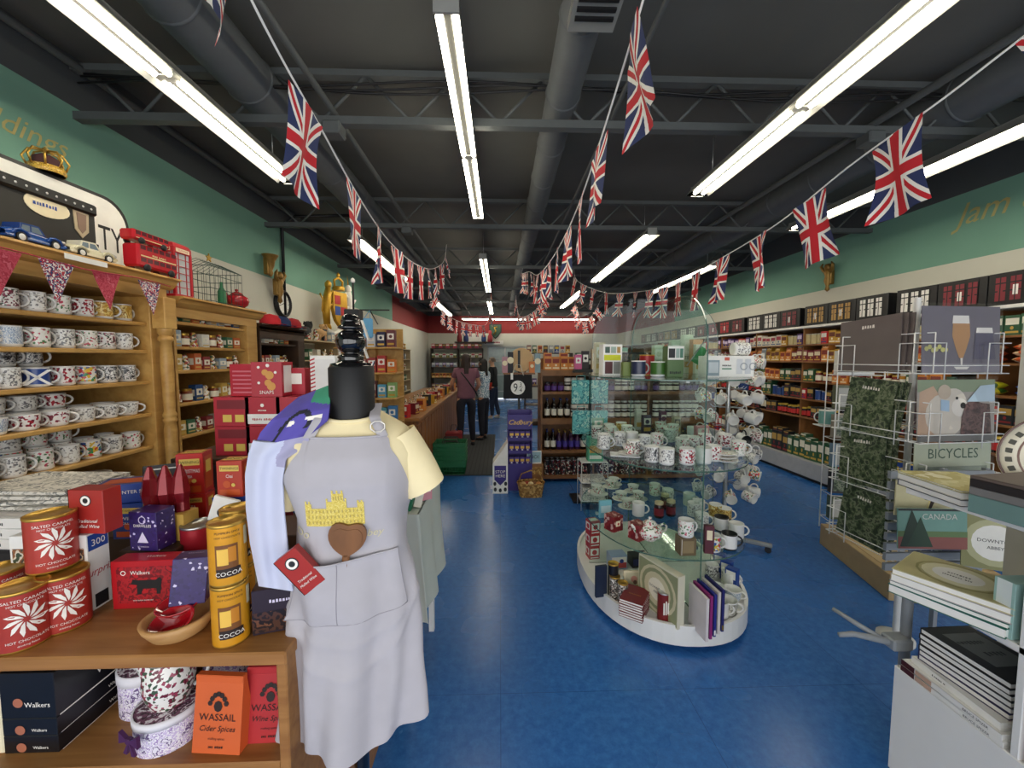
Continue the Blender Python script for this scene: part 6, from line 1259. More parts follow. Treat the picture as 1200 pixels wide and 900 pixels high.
# ------------------------------------------------------------------ wire sign spinner
RXc, RYc = 2.28, 2.10
t = empty('wire_spinner', (RXc, RYc, 0)); tag(t, 'white wire spinner rack holding wrapped tin signs at the right', 'rack')
b = MB(); b.lathe([(.016, .02), (.016, 1.95)], wire_m, 12); b.build('pole', t)
b = MB(); b.lathe([(.085, 0), (.085, .02), (.02, .03)], wire_m, 24); b.build('base', t)
LV = [1.545, 1.2, .89, .56]
FR = Matrix.Rotation(R(4), 4, 'Z')
for li, z in enumerate(LV):
    b = MB()
    for k in range(4):
        T = Matrix.Rotation(k * PI / 2 + R(4), 4, 'Z'); w = .24; y = -.235; yb = -.19
        def L(pts, r=.0028): b.tube([T @ Vector(p) for p in pts], r, wire_m, 5)
        L([(-w, y, z), (w, y, z)]); L([(-w, yb, z), (w, yb, z)]); L([(-w, y, z), (-w, yb, z), (-w, yb, z + .2)]); L([(w, y, z), (w, yb, z), (w, yb, z + .2)])
        L([(-w, yb, z + .2), (w, yb, z + .2)])
        for s in (-1, 1): L([(s * w, yb, z + .15), (s * w, y, z + .15), (s * (w - .12), y, z + .15), (s * (w - .12), y, z - .03)]); L([(s * w * .5, yb, z + .05), (0, 0, z + .05)])
        L([(-w, y, z + .04), (w, y, z + .04)])
    b.build('wire_basket', t)
wrap = glassmat('clear_wrap', '#f4f4f6'); 
sgm = mat('#6c6874', .35, name='slate_violet')
def sign(w, h, base, items, k, li, lb, lean=3, off=0, wrapd=True):
    T = Matrix.Translation((RXc, RYc, LV[li] + .004)) @ Matrix.Rotation(k * PI / 2 + R(4), 4, 'Z') @ Matrix.Translation((off, -.213, 0)) @ Matrix.Rotation(R(-lean), 4, 'X')
    o = carton('tin_sign', w, .004, h, base, {'f': items}, .0004); o.matrix_world = T; tag(o, lb, 'sign', 'wrapped tin signs on the wire spinner')
    if wrapd: b = MB(); b.grid(lambda u, v: ((u - .5) * (w + .02), -.006 - .003 * math.sin(u * 9 + v * 4) * math.sin(v * 7), v * (h + .015)), 14, 10, wrap); b.build('wrapper', o)
    return o
foam = mat('#e8e4dc', .5); amber = mat('#b98a5c', .4, name='amber_beer'); stout = mat('#57546a', .4)
sign(.44, .33, sgm, [('r', -1, 1, 0, .14, mat('#8a8690')), ('p', [(-.22, .78), (.2, .78), (.22, .55), (.12, .35), (.04, .22), (-.06, .22), (-.14, .35), (-.24, .55)], amber), ('p', [(-.24, .74), (.2, .74), (.18, .86), (-.22, .86)], foam), ('p', [(-.03, .22), (.03, .22), (.02, .1), (-.02, .1)], foam), ('p', [(-.2, .09), (.2, .09), (.14, .05), (-.14, .05)], foam), ('p', [(.35, .62), (.8, .62), (.88, .2), (.3, .2)], stout), ('p', [(.36, .6), (.8, .6), (.78, .68), (.38, .68)], foam)] + [('d', .035, mat('#c2c07a'), -.9 + .08 * i, .36 + .03 * math.sin(i * 2)) for i in range(7)], 0, 0, 'wrapped tin sign with a stemmed glass of beer, top front of the spinner')
furm = mat('#d8cfc0', .6, name='cream_fur'); 
sign(.44, .31, mat('#a9a29a', .4, name='taupe_print'), [('r', -1, 1, .8, 1, mat('#8a9a7c')), ('p', [(-1, .1), (-.95, .8), (-.6, .9), (-.3, .6), (-.3, .1)], mat('#c9a88c')), ('d', .36, furm, -.3, .42), ('d', .24, furm, -.08, .62), ('d', .15, mat('#e9e2d6', .6), .08, .55), ('d', .12, mat('#c9b8a2', .6), -.32, .8), ('d', .05, black_m, .16, .58), ('d', .024, black_m, .0, .7), ('p', [(-.42, .5), (-.2, .48), (-.2, .66), (-.42, .68)], mat('#a9c6de')), ('p', [(.1, .1), (.12, .4), (.22, .6), (.42, .68), (.62, .62), (.85, .6), (.9, .1)], pat('brown_curls', ['#3f2c2c', '#5a4040', '#6e5250', '#4a3434'], 30, .5, 'noise', rnd=False)), ('p', [(.25, .64), (.98, .64), (.98, .92), (.6, .9)], mat('#b9cfdc')), ('r', -1, 1, 0, .1, mat('#6a6a68'))], 0, 1, 'wrapped tin sign of a pale dog beside brown fur, below the beer sign')
sign(.44, .30, mat('#b9c0a6', .5, name='celadon'), [('t', 'BICYCLES', .24, mat('#2f5140', .5, name='bottle_green_ink'), 0, .74, 0, .95), ('r', -.9, .9, .1, .6, mat('#8a9482'))], 0, 2, 'pale green tin sign with dark green cycling word on top', lean=2)
sign(.44, .28, slm, [('r', -.8, .8, .2, .8, stout)], 0, 3, 'lowest grey tin sign on the front of the spinner', wrapd=False)
gm2 = pat('leafy_magazine', ['#2c3a2a', '#4c5c40', '#7a8268', '#3a4636'], 35, .35, 'noise', rnd=True)
for li in range(4):
    for j in range(3):
        T = Matrix.Translation((RXc, RYc, LV[li] + .004)) @ Matrix.Rotation(-PI / 2 + R(4), 4, 'Z') @ Matrix.Translation((-.07 + .02 * j, -.208 + .009 * j, 0)) @ Matrix.Rotation(R(-5 - j), 4, 'X') @ Matrix.Rotation(R(4 if li % 2 else -4), 4, 'Y')
        o = carton('magazine', .26 if li else .34, .006, .3, gm2 if li else mat('#6a605e', .3), {'f': [('t', ['PINTS', 'IRELAND', 'COUNTRY', 'GARDEN'][li], .1, petal, 0, .8)] if j == 0 else []}, .0005); o.matrix_world = T
        tag(o, ['front', 'middle', 'rear'][j] + ' magazine in the %s pocket on the left of the spinner' % ['top', 'second', 'third', 'lowest'][li], 'magazine', 'magazines on the wire spinner')
for j in range(5):
    T = Matrix.Translation((RXc, RYc, LV[1] + .004)) @ Matrix.Rotation(PI / 2 + R(4), 4, 'Z') @ Matrix.Translation((0, -.232 + .01 * j, .0)) @ Matrix.Rotation(R(-2), 4, 'X'); o = carton('magazine', .34, .005, .27, mat('#7c6c74', .4), {}, .0005); o.matrix_world = T; tag(o, 'mauve-edged sign, %s in the right side pocket' % ordn(j), 'sign', 'signs in the right pocket')
# tan plinth with goods behind the spinner
t = empty('tan_plinth', (3.02, 2.78, 0)); tag(t, 'low tan plinth on the blue floor behind the wire spinner', 'plinth'); tanm = mat('#b39a72', .6, name='tan_board')
b = MB(); b.box(-.33, .4, -.42, .42, 0, .18, tanm, .004); b.box(-.29, .38, -.38, .38, .18, .185, mat('#c2aa82', .6)); b.build('box', t); t.rotation_euler = (0, 0, R(-14))
t = empty('slat_rack', (2.86, 3.06, 0.186), R(-14)); tag(t, 'open white rack of cards and magazines standing on the tan plinth', 'rack')
b = MB()
for z in (.1, .32, .54, .78, 1.02, 1.3): b.tube([(-.16, -.05, z), (.16, -.05, z), (.16, .1, z), (-.16, .1, z)], .003, wire_m, 5, closed=True)
for x in (-.16, .16):
    for y in (-.05, .1): b.tube([(x, y, 0), (x, y, 1.5)], .004, wire_m, 6)
b.build('frame', t)
for i, z in enumerate((.1, .32, .54, .78, 1.02, 1.3)):
    o = carton('card_pack', .26, .05, .19, mat(['#4c5a44', '#2b2c30', '#6f8aa0', '#8a8478', '#5a6048', '#e2e2de'][i], .4), {'f': [('r', -.85, .85, .1, .9, gm2 if i % 2 else mat('#a9a9a4')), ('t', 'CARDS', .14, petal, 0, .7)]}); o.location = (2.86, 3.09, .19 + z); o.rotation_euler = (0, 0, R(-14)); tag(o, ['leaf green', 'charcoal', 'blue grey', 'stone', 'olive', 'white'][i] + ' pack of cards in the rack on the tan plinth', 'cards')
q = t.matrix_basis.inverted() @ atY(968, 498, 3.3); b = MB(); b.box(q.x - .07, q.x + .07, q.y - .07, q.y + .07, q.z - .008, q.z - .0005, wire_m, .002); b.tube([(q.x, q.y, q.z - .005), (-.16, .1, q.z - .005)], .005, wire_m, 6); b.build('bracket_shelf', t)
o = mug(mat('#7fb5ad', .4, name='aqua_glaze'), .055, .13, 0); setp(o, atY(968, 498, 3.3) , 2.5, 'large aqua mug on a bracket of the open white rack', 'mug')
# ------------------------------------------------------------------ shelving along the right wall
t = empty('wall_shelving', (4.15, 2.3, 0)); tag(t, 'long run of shelving covering the right wall', 'shelving'); BL = 11.0
SR = [2.06, 1.81, 1.58, 1.31, 1.07, .82]; wsh = mat('#efede6', .5, name='white_shelf_edge'); gk = mat('#a3a6aa', .5, name='grey_kick')
for i, z in enumerate(SR):
    b = MB(); m_ = wsh if i == 0 else dkwood_m; b.box(0, .49, 0, BL, z - (.03 if i == 0 else .02), z, m_, .003); b.build('shelf', t)
b = MB(); b.box(-.09, .49, 0, BL, .05, .26, gk, .004); b.build('base', t); b = MB(); b.box(-.04, .49, 0, BL, 0, .05, black_m); b.build('kick', t)
for k in range(12): b = MB(); b.box(.02, .49, k * 1.0 - .01 if k else 0, k * 1.0 + .01, .26, 2.03, dkwood_m); b.build('upright', t)
b = MB(); b.box(.47, .49, 0, BL, .26, 2.03, mat('#5f4a34', .6)); b.build('back_panel', t)
# black cases on top
CASE = []
for c, n_ in (('#e9e6e0', 'white'), ('#7d2632', 'maroon'), ('#b38a4a', 'gold'), ('#b5222e', 'red')):
    c1_ = mat(c, .45, var=.05); its = []
    for i in range(3):
        x = -.78 + i * .52; its += [('r', x, x + .42, .1, .9, black_m), ('r', x + .03, x + .39, .14, .42, c1_), ('r', x + .03, x + .39, .46, .66, c1_), ('r', x + .03, x + .39, .7, .86, c1_), ('r', x + .12, x + .3, .3, .6, paper_m if i == 1 else c1_), ('r', x + .18, x + .22, .1, .9, black_m)]
    CASE.append((Proto(carton('gift_case', .38, .24, .27, mat('#101114', .4, name='case_gloss_black'), {'f': its, 'r': [('r', -.6, .6, .2, .8, mat('#1c1d22', .4))]})), n_))
k = 0; y = 2.62
while y < 11.5:
    pr_, n_ = CASE[[3, 1, 1, 0, 0, 2, 2, 1, 0, 0, 1][k % 11]]; w_ = .39 if k % 3 else .47
    pr_.put((4.15 + .15, y, 2.0606), -PI / 2, 'black case with %s window prints on the top right shelf, %s from the front' % (n_, ordn(k)), 'gift case', 'black gift cases on the top right shelf', scale=(1, 1, 1 - .004 * k)); y += w_; k += 1
# grocery kinds
GC = []
GN = ['biscuit_carton', 'tea_carton', 'cereal_carton', 'tea_carton', 'biscuit_carton', 'sweet_carton', 'tea_carton', 'sweet_carton', 'cereal_carton', 'sauce_carton']
def gcart(c, c2, c3, nm, w=.1, h=.13, d=.1): GC.append((Proto(carton(GN[len(GC)], w, d, h, mat(c, .45, var=.05), {'f': [('r', -.85, .85, .52, .85, mat(c2, .5, var=0)), ('r', -.85, .85, .1, .2, mat(c3, .5, var=0)), ('d', .09, mat(c3, .5, var=0), 0, .36)], 't': [('r', -.7, .7, .2, .8, mat(c2, .5, var=0))], 'b': [('r', -.85, .85, .5, .85, mat(c2, .5, var=0))]}, 0)), nm, 'carton', w))
for a in (('#7a1f2c', '#e6d9b8', '#d8b24a', 'maroon and cream carton'), ('#c79a34', '#6a3020', '#efe6cf', 'yellow carton'), ('#9aa0a4', '#e4e4e0', '#5a7a9a', 'grey carton'), ('#2f5a3c', '#e8e4d2', '#c8a24a', 'green carton'), ('#c22c2c', '#f0ece2', '#2a3c7a', 'red carton'), ('#2a4a94', '#e9c94a', '#efece4', 'blue carton'), ('#d98a3c', '#8a2a20', '#f0e2c0', 'orange carton'), ('#4a2c6c', '#d8c8e4', '#d8b24a', 'purple carton'), ('#d9d2c0', '#a83a4a', '#3a5a8a', 'cream carton'), ('#25282c', '#b8944a', '#8a2a2c', 'black carton')): gcart(*a)
GJ = []
for c, c2, c3, nm in (('#6b1f1c', '#efe6cf', '#c9a24a', 'red jam jar'), ('#c98a2c', '#f0ece0', '#e6e2d6', 'amber jar'), ('#2a1c14', '#c22c2c', '#e8c24a', 'dark sauce jar'), ('#5c6a2c', '#efe9d2', '#2f5a3c', 'green pickle jar')): GJ.append((Proto(jar(mat(c, .2), mat(c2, .5, var=0), mat(c3, .35, .3), .04, .12, 'jar')), nm, 'jar', .09))
GT = []
for c, nm in (('#2c4a8a', 'blue tin'), ('#c8b98a', 'beige tin'), ('#9a2a2a', 'red tin'), ('#4a7a4a', 'green tin')): GT.append((Proto(tin(.042, .11, mat(c, .4, var=.1, scale=40), steel_m, 'food_tin', 14)), nm, 'tin', .095))
GP = []
for c, c2, nm in (('#d9602c', '#f2d9b0', 'orange packet'), ('#2c58b0', '#e8e6e0', 'blue packet'), ('#d8d22c', '#3a6a2c', 'yellow packet'), ('#8c2c5c', '#f0d8e0', 'pink packet'), ('#3a7a4a', '#f0ece0', 'green packet')): GP.append((Proto(packet(pat(nm.replace(' ', '_') + '_print', [c, c, c2, c], 22, .35, rnd=True), .12, .15, .06)), nm, 'packet', .125))
GB = []
for c, c2, nm in (('#16120f', '#e8e0cc', 'dark bottle'), ('#1f3a22', '#e6d9a0', 'green bottle'), ('#5a2c12', '#c22c2c', 'brown bottle')): GB.append((Proto(bottle(mat(c, .12), mat(c2, .5, var=0), gold_m, .23, .034)), nm, 'bottle', .08))
mix = {1: [GP[0], GC[8], GT[1], GT[1], GC[1], GC[7], GC[8], GC[4], GT[1]], 2: [GC[0], GC[1], GC[2], GC[2], GC[8], GC[6], GC[4], GC[0]], 3: [GJ[1], GJ[0], GC[3], GJ[3], GC[2], GC[9], GJ[1], GC[6]], 4: [GC[6], GC[4], GC[3], GC[9], GC[9], GT[0], GC[9], GJ[2]], 5: [GC[9], GJ[2], GC[9], GT[0], GC[3], GB[0], GC[9]], 6: [GC[4], GC[5], GC[3], GC[4], GC[9], GC[0], GC[4]]}
near = {1: (GC[3], 'green carton'), 2: (GP[0], 'orange packet'), 3: (GP[1], 'blue packet'), 4: (GC[9], 'black carton')}
shn = ['', 'second', 'third', 'fourth', 'fifth', 'sixth', 'lowest']
for si in range(1, 7):
    z = (SR[si] if si < 6 else .26) + .0006; y = 2.42; i = 0; run = 0; cur = None
    while y < (10.5 if si < 6 else 8.5):
        for dep in ((0,) if y > 6 else (0,)):
            if y < 3.5 and si in (1, 2, 3): it = {1: GC[3], 2: GP[0], 3: GP[1] if y < 3.0 else GP[2]}[si]
            else:
                if run <= 0: cur = rnd.choice(mix[si]); run = rnd.randint(1, 3)
                it = cur; run -= 1
            pr_, nm, cat, w_ = it; x = (4.15 if si < 6 else 4.08) + (.07 if si < 6 else .1) + rnd.uniform(0, .02)
            if cat == 'packet' and y < 3.5: # packets lying in piles
                for k in range(3 if si == 2 else 2): pr_.put((x + .08, y + .02, z + .03 + .05 * k), (PI / 2, 0, -PI / 2), nm + ' lying %s in a pile, right wall %s shelf, %s from the front' % (['lowest', 'second', 'topmost'][k], shn[si], ordn(i)), cat, 'groceries on the right wall')
                y += .14; i += 1; continue
            sc_ = rnd.uniform(1.05, 1.32) * (1.0 if si != 6 or cat != 'carton' else 1.7)
            pr_.put((x, y + w_ / 2, z), -PI / 2 + rnd.uniform(-.08, .08), nm + ' on the right wall %s shelf, %s from the front' % (shn[si], ordn(i)), cat, 'groceries on the right wall', scale=(1, 1, sc_))
            if rnd.random() < .3 and cat == 'carton' and y < 8 and si in (2, 4, 6): pr_.put((x + .01, y + w_ / 2, z + .13 * sc_ + .0006), -PI / 2, nm + ' stacked, right wall %s shelf, %s from the front' % (shn[si], ordn(i)), cat, 'groceries on the right wall', scale=(1, 1, .4))
        y += w_ + rnd.uniform(.0, .012); i += 1
# cherub brackets on the walls
def cherub(loc, rot, lb, horn=False):
    t = empty('wall_ornament', loc, rot); tag(t, lb, 'wall ornament'); b = MB(); bm_ = mat('#8c6c34', .35, .5, var=.2, scale=30, name='antique_gold')
    if horn: b.lathe([(.01, -.12), (.03, -.08), (.02, -.05), (.04, 0), (.05, .06), (.085, .12), (.09, .13), (.07, .13)], bm_, 16)
    else:
        b.lathe([(.0, -.2), (.03, -.17), (.02, -.12), (.045, -.05), (.035, .02), (.05, .06), (.03, .1)], bm_, 14); b.lathe([(0, .08), (.04, .1), (.05, .14), (.035, .18), (0, .19)], bm_, 14)
        for s_ in (-1, 1): b.tube([(0, 0, .06), (s_ * .07, 0, .1), (s_ * .1, -.02, .16), (s_ * .07, -.02, .2)], [.02, .025, .018, .008], bm_, 8)
    b.build('figure', t); b = MB(); b.box(-.05, .05, .0, .06, -.1, .1, bm_, .01); b.build('bracket', t); return t
p = atX(970, 325, XR - .07); cherub(p, -PI / 2, 'gold cherub ornament on the green band of the right wall')
p = atX(317, 312, XL + .1); cherub(p, PI / 2, 'gold trumpet-shaped ornament on the left wall beside the black pipe', True)
p = atX(322, 330, XL + .1); cherub(p + Vector((0, .1, -.05)), PI / 2, 'small gold cherub below the trumpet-shaped ornament on the left wall')
p = atX(332, 356, XL + .03); t = empty('wall_clock', p, PI / 2); tag(t, 'round black-rimmed clock on the white part of the left wall', 'clock')
T = Matrix.Rotation(PI / 2, 4, 'X'); b = MB(); b.lathe([(.17, -.028), (.17, .02), (.155, .03), (.14, .02), (.14, -.0)], black_m, 36, T, capt=False); b.build('rim', t); b = MB(); b.lathe([(.14, .0), (0, .0005)], paper_m, 36, T, capb=False)
for i in range(12): b.box(-.003, .003, .11, .13, .0008, .002, black_m, T=T @ Matrix.Rotation(i * PI / 6, 4, 'Z'))
b.build('dial', t); b = MB(); b.box(-.004, .004, 0, .08, .002, .004, black_m, T=T @ Matrix.Rotation(-1, 4, 'Z')); b.box(-.003, .003, 0, .11, .004, .006, black_m, T=T @ Matrix.Rotation(1.9, 4, 'Z')); b.build('hands', t)
# coat of arms on the left wall
p = atX(388, 358, XL + .2); t = empty('coat_of_arms', p + Vector((.12, 0, 0)), R(68)); t.scale = (.85, 1, 1.1); tag(t, 'white and gold coat of arms with lion, unicorn and crown on the left wall', 'coat of arms')
ga = mat('#c79a34', .35, .6, var=.15, scale=20, name='arms_gold'); wa = mat('#ece9e0', .5, name='arms_white')
b = MB(); b.prism([(-.16, .18), (.16, .18), (.17, -.05), (.1, -.22), (0, -.3), (-.1, -.22), (-.17, -.05)], -.03, .03, ga); 
for x, z, m_ in ((-.07, .07, red_m), (.07, .07, ga), (-.07, -.08, blue_m), (.07, -.08, red_m)): b.box(x - .06, x + .06, -.036, -.03, z - .06, z + .06, m_)
b.build('shield', t); b = MB(); b.lathe([(.09, .2), (.1, .24), (.085, .26)], ga, 16); b.tube([(-.09, 0, .26), (-.1, 0, .34), (0, 0, .38), (.1, 0, .34), (.09, 0, .26)], .018, ga, 8); b.lathe([(0, .38), (.03, .4), (.02, .44), (0, .46)], ga, 10); b.build('crown', t)
for s_, m_, n_ in ((-1, ga, 'lion'), (1, wa, 'unicorn')):
    b = MB(); x = s_ * .27
    b.tube([(x + s_ * .02, 0, -.28), (x + s_ * .03, 0, -.1), (x, 0, .08), (x - s_ * .03, 0, .22)], [.05, .06, .065, .04], m_, 10); b.lathe([(0, .2), (.05, .23), (.05, .28), (.02, .31), (0, .32)], m_, 12, Matrix.Translation((x - s_ * .03, 0, 0)))
    for z0, dz in ((.1, .05), (.02, -.04)): b.tube([(x, 0, z0), (x - s_ * .08, -.01, z0 + dz), (x - s_ * .12, -.01, z0 + dz + .05)], [.025, .018, .012], m_, 7)
    b.tube([(x + s_ * .02, 0, -.25), (x - s_ * .05, 0, -.32), (x - s_ * .04, 0, -.38)], [.04, .025, .02], m_, 7); b.tube([(x + s_ * .03, 0, -.2), (x + s_ * .12, 0, -.1), (x + s_ * .1, 0, .05), (x + s_ * .15, 0, .12)], [.015, .01, .01, .015], m_, 6)
    if s_ > 0: b.tube([(x - .03, 0, .3), (x - .05, 0, .45)], [.012, .003], ga, 6)
    b.build(n_, t)
b = MB(); b.tube([(-.35, -.02, -.34), (-.15, -.02, -.4), (0, -.02, -.36), (.15, -.02, -.4), (.35, -.02, -.34)], .03, wa, 8); b.build('scroll', t)
# ------------------------------------------------------------------ middle distance: shelving block facing the shopper
GY = 5.05; t = empty('shelving_block', (1.58, GY, 0)); tag(t, 'wooden shelving block facing the shopper beyond the glass display', 'shelving')
SG = [1.47, 1.19, .84, .42, .08]
for z in SG: b = MB(); b.box(-1.05, 1.1, 0, .42, z - .03, z, dkwood_m, .004); b.box(-1.05, 1.1, -.012, .0, z - (.075 if z in (1.47, .84) else .035), z, dkwood_m); b.build('shelf', t)
b = MB(); b.box(-1.05, 1.1, .40, .44, 0, 1.62, dkwood_m); b.build('back_panel', t)
for x in (-1.05, -.36, .36, 1.08): b = MB(); b.box(x, x + .02, .02, .42, 0, 1.44, dkwood_m); b.build('upright', t)
BB = Proto(jar(mat('#241a16', .15, name='chutney_glass'), mat('#e9e4d8', .5, var=0, name='jar_label_white'), mat('#eceae4', .4, name='jar_lid_white'), .042, .11, 'jar'))
BN = Proto(jar(mat('#3a1a3c', .15, name='plum_glass'), mat('#5a3a8a', .5, name='violet_label'), mat('#1c1a22', .4, name='dark_lid'), .04, .12, 'jar'))
BE = [(Proto(bottle(mat('#16100c', .12, name='stout_glass'), mat('#e9e2cf', .5, var=0), mat('#2c3c7a', .4), .25, .035)), 'dark beer bottle with white label'), (Proto(bottle(mat('#3b1d3f', .12), mat('#4a3a9a', .5, var=0), gold_m, .24, .034)), 'purple-labelled beer bottle'), (Proto(bottle(mat('#b08a2c', .2, .3), mat('#c9a23c', .4, var=0), gold_m, .27, .04)), 'gold bottle'), (Proto(bottle(mat('#1d3a26', .12), mat('#c9c4b0', .5, var=0), red_m, .25, .034)), 'green beer bottle')]
CN = [(Proto(tin(.033, .2, pat('stout_can_print', ['#15151a', '#15151a', '#e9e4d4', '#15151a', '#8a2a2c'], 60, .3, rnd=True), steel_m, 'beer_can', 14)), 'black beer can with pale print')]
TP = [(GC[6][0], 'orange tea carton'), (GC[3][0], 'green carton'), (GC[5][0], 'blue carton'), (GC[7][0], 'purple carton'), (GC[8][0], 'cream carton')]
names = ['top', 'second', 'third', 'fourth', 'bottom']
for si, z in enumerate(SG):
    x = -1.0; i = 0
    while x < 1.02:
        r_ = rnd.random(); bk_ = False
        if min(abs(x + .35), abs(x - .37)) < .04 and si: x += .07; continue
        if si == 0: (pr_, nm), w_, cat = TP[[0, 0, 1, 2, 2, 3, 4, 1][(i // 2) % 8]], .105, 'carton'
        elif si == 1: (pr_, nm), w_, cat = [(BN, 'plum jar with violet label'), (BB, 'white-lidded chutney jar')][(i // 3) % 2], .088, 'jar'
        elif si == 2: (pr_, nm), w_, cat = ((BE[0]) if (i // 4) % 2 == 0 and x < -.3 else (BB, 'white-lidded chutney jar')), .088, 'bottle'; cat = 'bottle' if pr_ is BE[0][0] else 'jar'
        elif si == 3: (pr_, nm), w_, cat = BE[[0, 1, 1, 0, 1, 2, 0, 2][(i // 2) % 8]], .08, 'bottle'
        else: (pr_, nm), w_, cat = CN[0], .072, 'can'
        pr_.put((1.58 + x + .04, GY + .07, z + .0006), rnd.uniform(-.2, .2), nm + ', %s shelf of the wooden block, %s from left' % (names[si], ordn(i)), cat, 'goods on the wooden shelving block')
        if si in (1, 2) and pr_ is BB: pr_.put((1.58 + x + .04, GY + .07, z + .1112), 0, nm + ', upper layer on wooden block %s shelf, %s from left' % (names[si], ordn(i)), cat, 'goods on the wooden shelving block')
        if si == 0 and i % 2 == 0: pr_.put((1.58 + x + .04, GY + .08, z + .1312), 0, nm + ', upper layer on wooden block %s shelf, %s from left' % (names[si], ordn(i)), cat, 'goods on the wooden shelving block', scale=(1, 1, .7))
        if si >= 2 and (si > 2 or pr_ is not BB): pr_.put((1.58 + x + .05, GY + .2, z + .0006), 0, nm + ', rear of block %s shelf, %s from left' % (names[si], ordn(i)), cat, 'goods on the wooden shelving block')
        x += w_; i += 1
# aqua floral bags hanging left of the display, and the items above them
aq = pat('aqua_floral_cloth', ['#5fb3b5', '#7cc6c4', '#3f8f98', '#a9d8cf', '#5fb3b5'], 16, .8, 'noise')
t = empty('bag_rack', (1.02, 4.35, 0)); tag(t, 'black upright rack carrying aqua floral bags behind the glass display', 'rack'); b = MB(); b.box(-.015, .015, .05, .08, 0, 1.55, black_m); b.box(-.2, .25, .05, .08, 1.46, 1.48, black_m); b.box(-.2, .25, -.08, .2, 0, .02, black_m); b.build('frame', t)
b = MB(); b.box(-.2, .25, -.1, .06, 1.48, 1.5, black_m); b.build('shelf', t)
for i, (x, z0, z1) in enumerate(((.89, 1.12, 1.44), (1.1, 1.12, 1.44), (.9, .78, 1.1), (1.1, .78, 1.1))):
    tt = empty('floral_bag', (x, 4.33, z0)); tag(tt, ['upper left', 'upper right', 'lower left', 'lower right'][i] + ' aqua floral shopping bag on the black rack', 'bag', 'aqua floral bags'); b = MB(); h_ = z1 - z0 - .06
    b.grid(lambda u, v: ((u - .5) * .19, -.03 - .02 * math.sin(PI * v) * math.sin(PI * u) + .004 * math.sin(u * 14 + v * 3), v * h_), 12, 10, aq); b.grid(lambda u, v: ((.5 - u) * .19, .01, v * h_), 4, 4, aq); b.grid(lambda u, v: (-.095, .01 - .04 * u, v * h_), 1, 4, aq); b.grid(lambda u, v: (.095, -.03 + .04 * u, v * h_), 1, 4, aq); b.grid(lambda u, v: ((u - .5) * .19, .01 - .04 * v, 0), 2, 2, aq); b.build('body', tt)
    b = MB(); b.tube([(-.05, -.03, h_), (-.045, -.03, h_ + .05), (.045, -.03, h_ + .05), (.05, -.03, h_)], .005, aq, 6); b.build('handle', tt)
for i, (x, c, h_, n_) in enumerate(((.86, '#c9588c', .16, 'pink'), (.94, '#2a2024', .2, 'black'), (1.05, '#e0c49a', .22, 'peach'), (1.18, '#2c3c4c', .2, 'slate'))):
    o = carton('gift_box', .08, .05, h_, mat(c, .45), {'f': [('r', -.7, .7, .4, .8, paper_m), ('d', .08, mat(c, .45), 0, .6)]}); o.location = (x, 4.32, 1.5006); tag(o, n_ + ' gift box on top of the black bag rack', 'gift box')
o = carton('gift_box', .16, .1, .26, mat('#59b08c', .5, name='mint'), {'f': [('r', -.8, .8, .35, .65, mat('#d8a03c')), ('r', -.8, .8, .1, .25, paper_m)]}); o.location = (1.02, 4.16, .52); tag(o, 'mint green and orange box on the wire stand under the aqua bags', 'gift box')
t = empty('wire_stand', (1.0, 4.16, 0)); tag(t, 'white wire stand holding printed tea towels under the aqua bags', 'stand'); b = MB()
for z in (.1, .3, .518): b.tube([(-.14, -.1, z), (.14, -.1, z), (.14, .1, z), (-.14, .1, z)], .004, wire_m, 5, closed=True); b.box(-.14, .14, -.1, .1, z - .003, z, wire_m)
for x in (-.14, .14):
    for y in (-.1, .1): b.tube([(x, y, 0), (x, y, .52)], .004, wire_m, 6)
b.build('frame', t)
for i in range(4): o = carton('tea_towel', .24, .16, .045, tw, {}); o.location = (1.0, 4.16, .1006 + .046 * i if i < 3 else .3006); tag(o, ['lowest', 'second', 'third', 'upper'][i] + ' folded printed tea towel on the white wire stand', 'tea towel')
# tote bag on its stand, chocolate display, stop sign dispenser, basket
t = empty('bag_stand', (.24, 4.95, 0)); tag(t, 'dark stand carrying the black tote bag and round board', 'stand'); b = MB(); b.box(-.015, .015, 0, .03, 0, 1.72, dark_m); b.box(-.2, .2, -.06, .12, 1.42, 1.44, dkwood_m); b.box(-.18, .18, -.1, .14, 0, .02, dark_m); b.build('frame', t)
t = empty('tote_bag', (.22, 4.86, 1.12)); tag(t, 'black tote bag with a white round nine and three quarters emblem', 'tote bag'); bm = mat('#17171a', .85, name='black_canvas')
b = MB(); b.grid(lambda u, v: ((u - .5) * .36 * (1 - .04 * v), -.02 - .012 * math.sin(PI * u) * math.sin(PI * v), v * .3), 14, 10, bm); b.grid(lambda u, v: ((.5 - u) * .36 * (1 - .04 * v), .005, v * .3), 6, 4, bm); b.build('body', t)
b = MB(); b.disc(.088, paper_m, 0, -.036, .14, 28); b.text('9', .15, black_m, -.03, -.0375, .09, sx=.8); b.text('3', .07, black_m, .035, -.0375, .155); b.text('4', .07, black_m, .035, -.0375, .085); b.box(.015, .06, -.038, -.037, .142, .147, black_m); b.build('emblem', t)
b = MB(); b.box(-.09, -.06, -.04, -.036, .24, .32, paper_m); b.build('price_tag', t)
for s_ in (-1, 1): b = MB(); b.tube([(-.07, -.02 * (s_ > 0), .29), (-.03, -.01, .42), (.03, -.01, .42), (.07, -.02 * (s_ > 0), .29)], .007, mat('#cfc7b4', .8, name='cotton_strap'), 6); b.build('handle', t)
b = MB(); b.lathe([(.15, -.012), (.155, 0), (.15, .012)], mat('#c9a678', .6, name='pale_board'), 32, Matrix.Rotation(R(80), 4, 'X')); tag(b.build('round_board', loc=(.27, 4.98, 1.60)), 'round pale wooden board leaning above the tote bag', 'board')
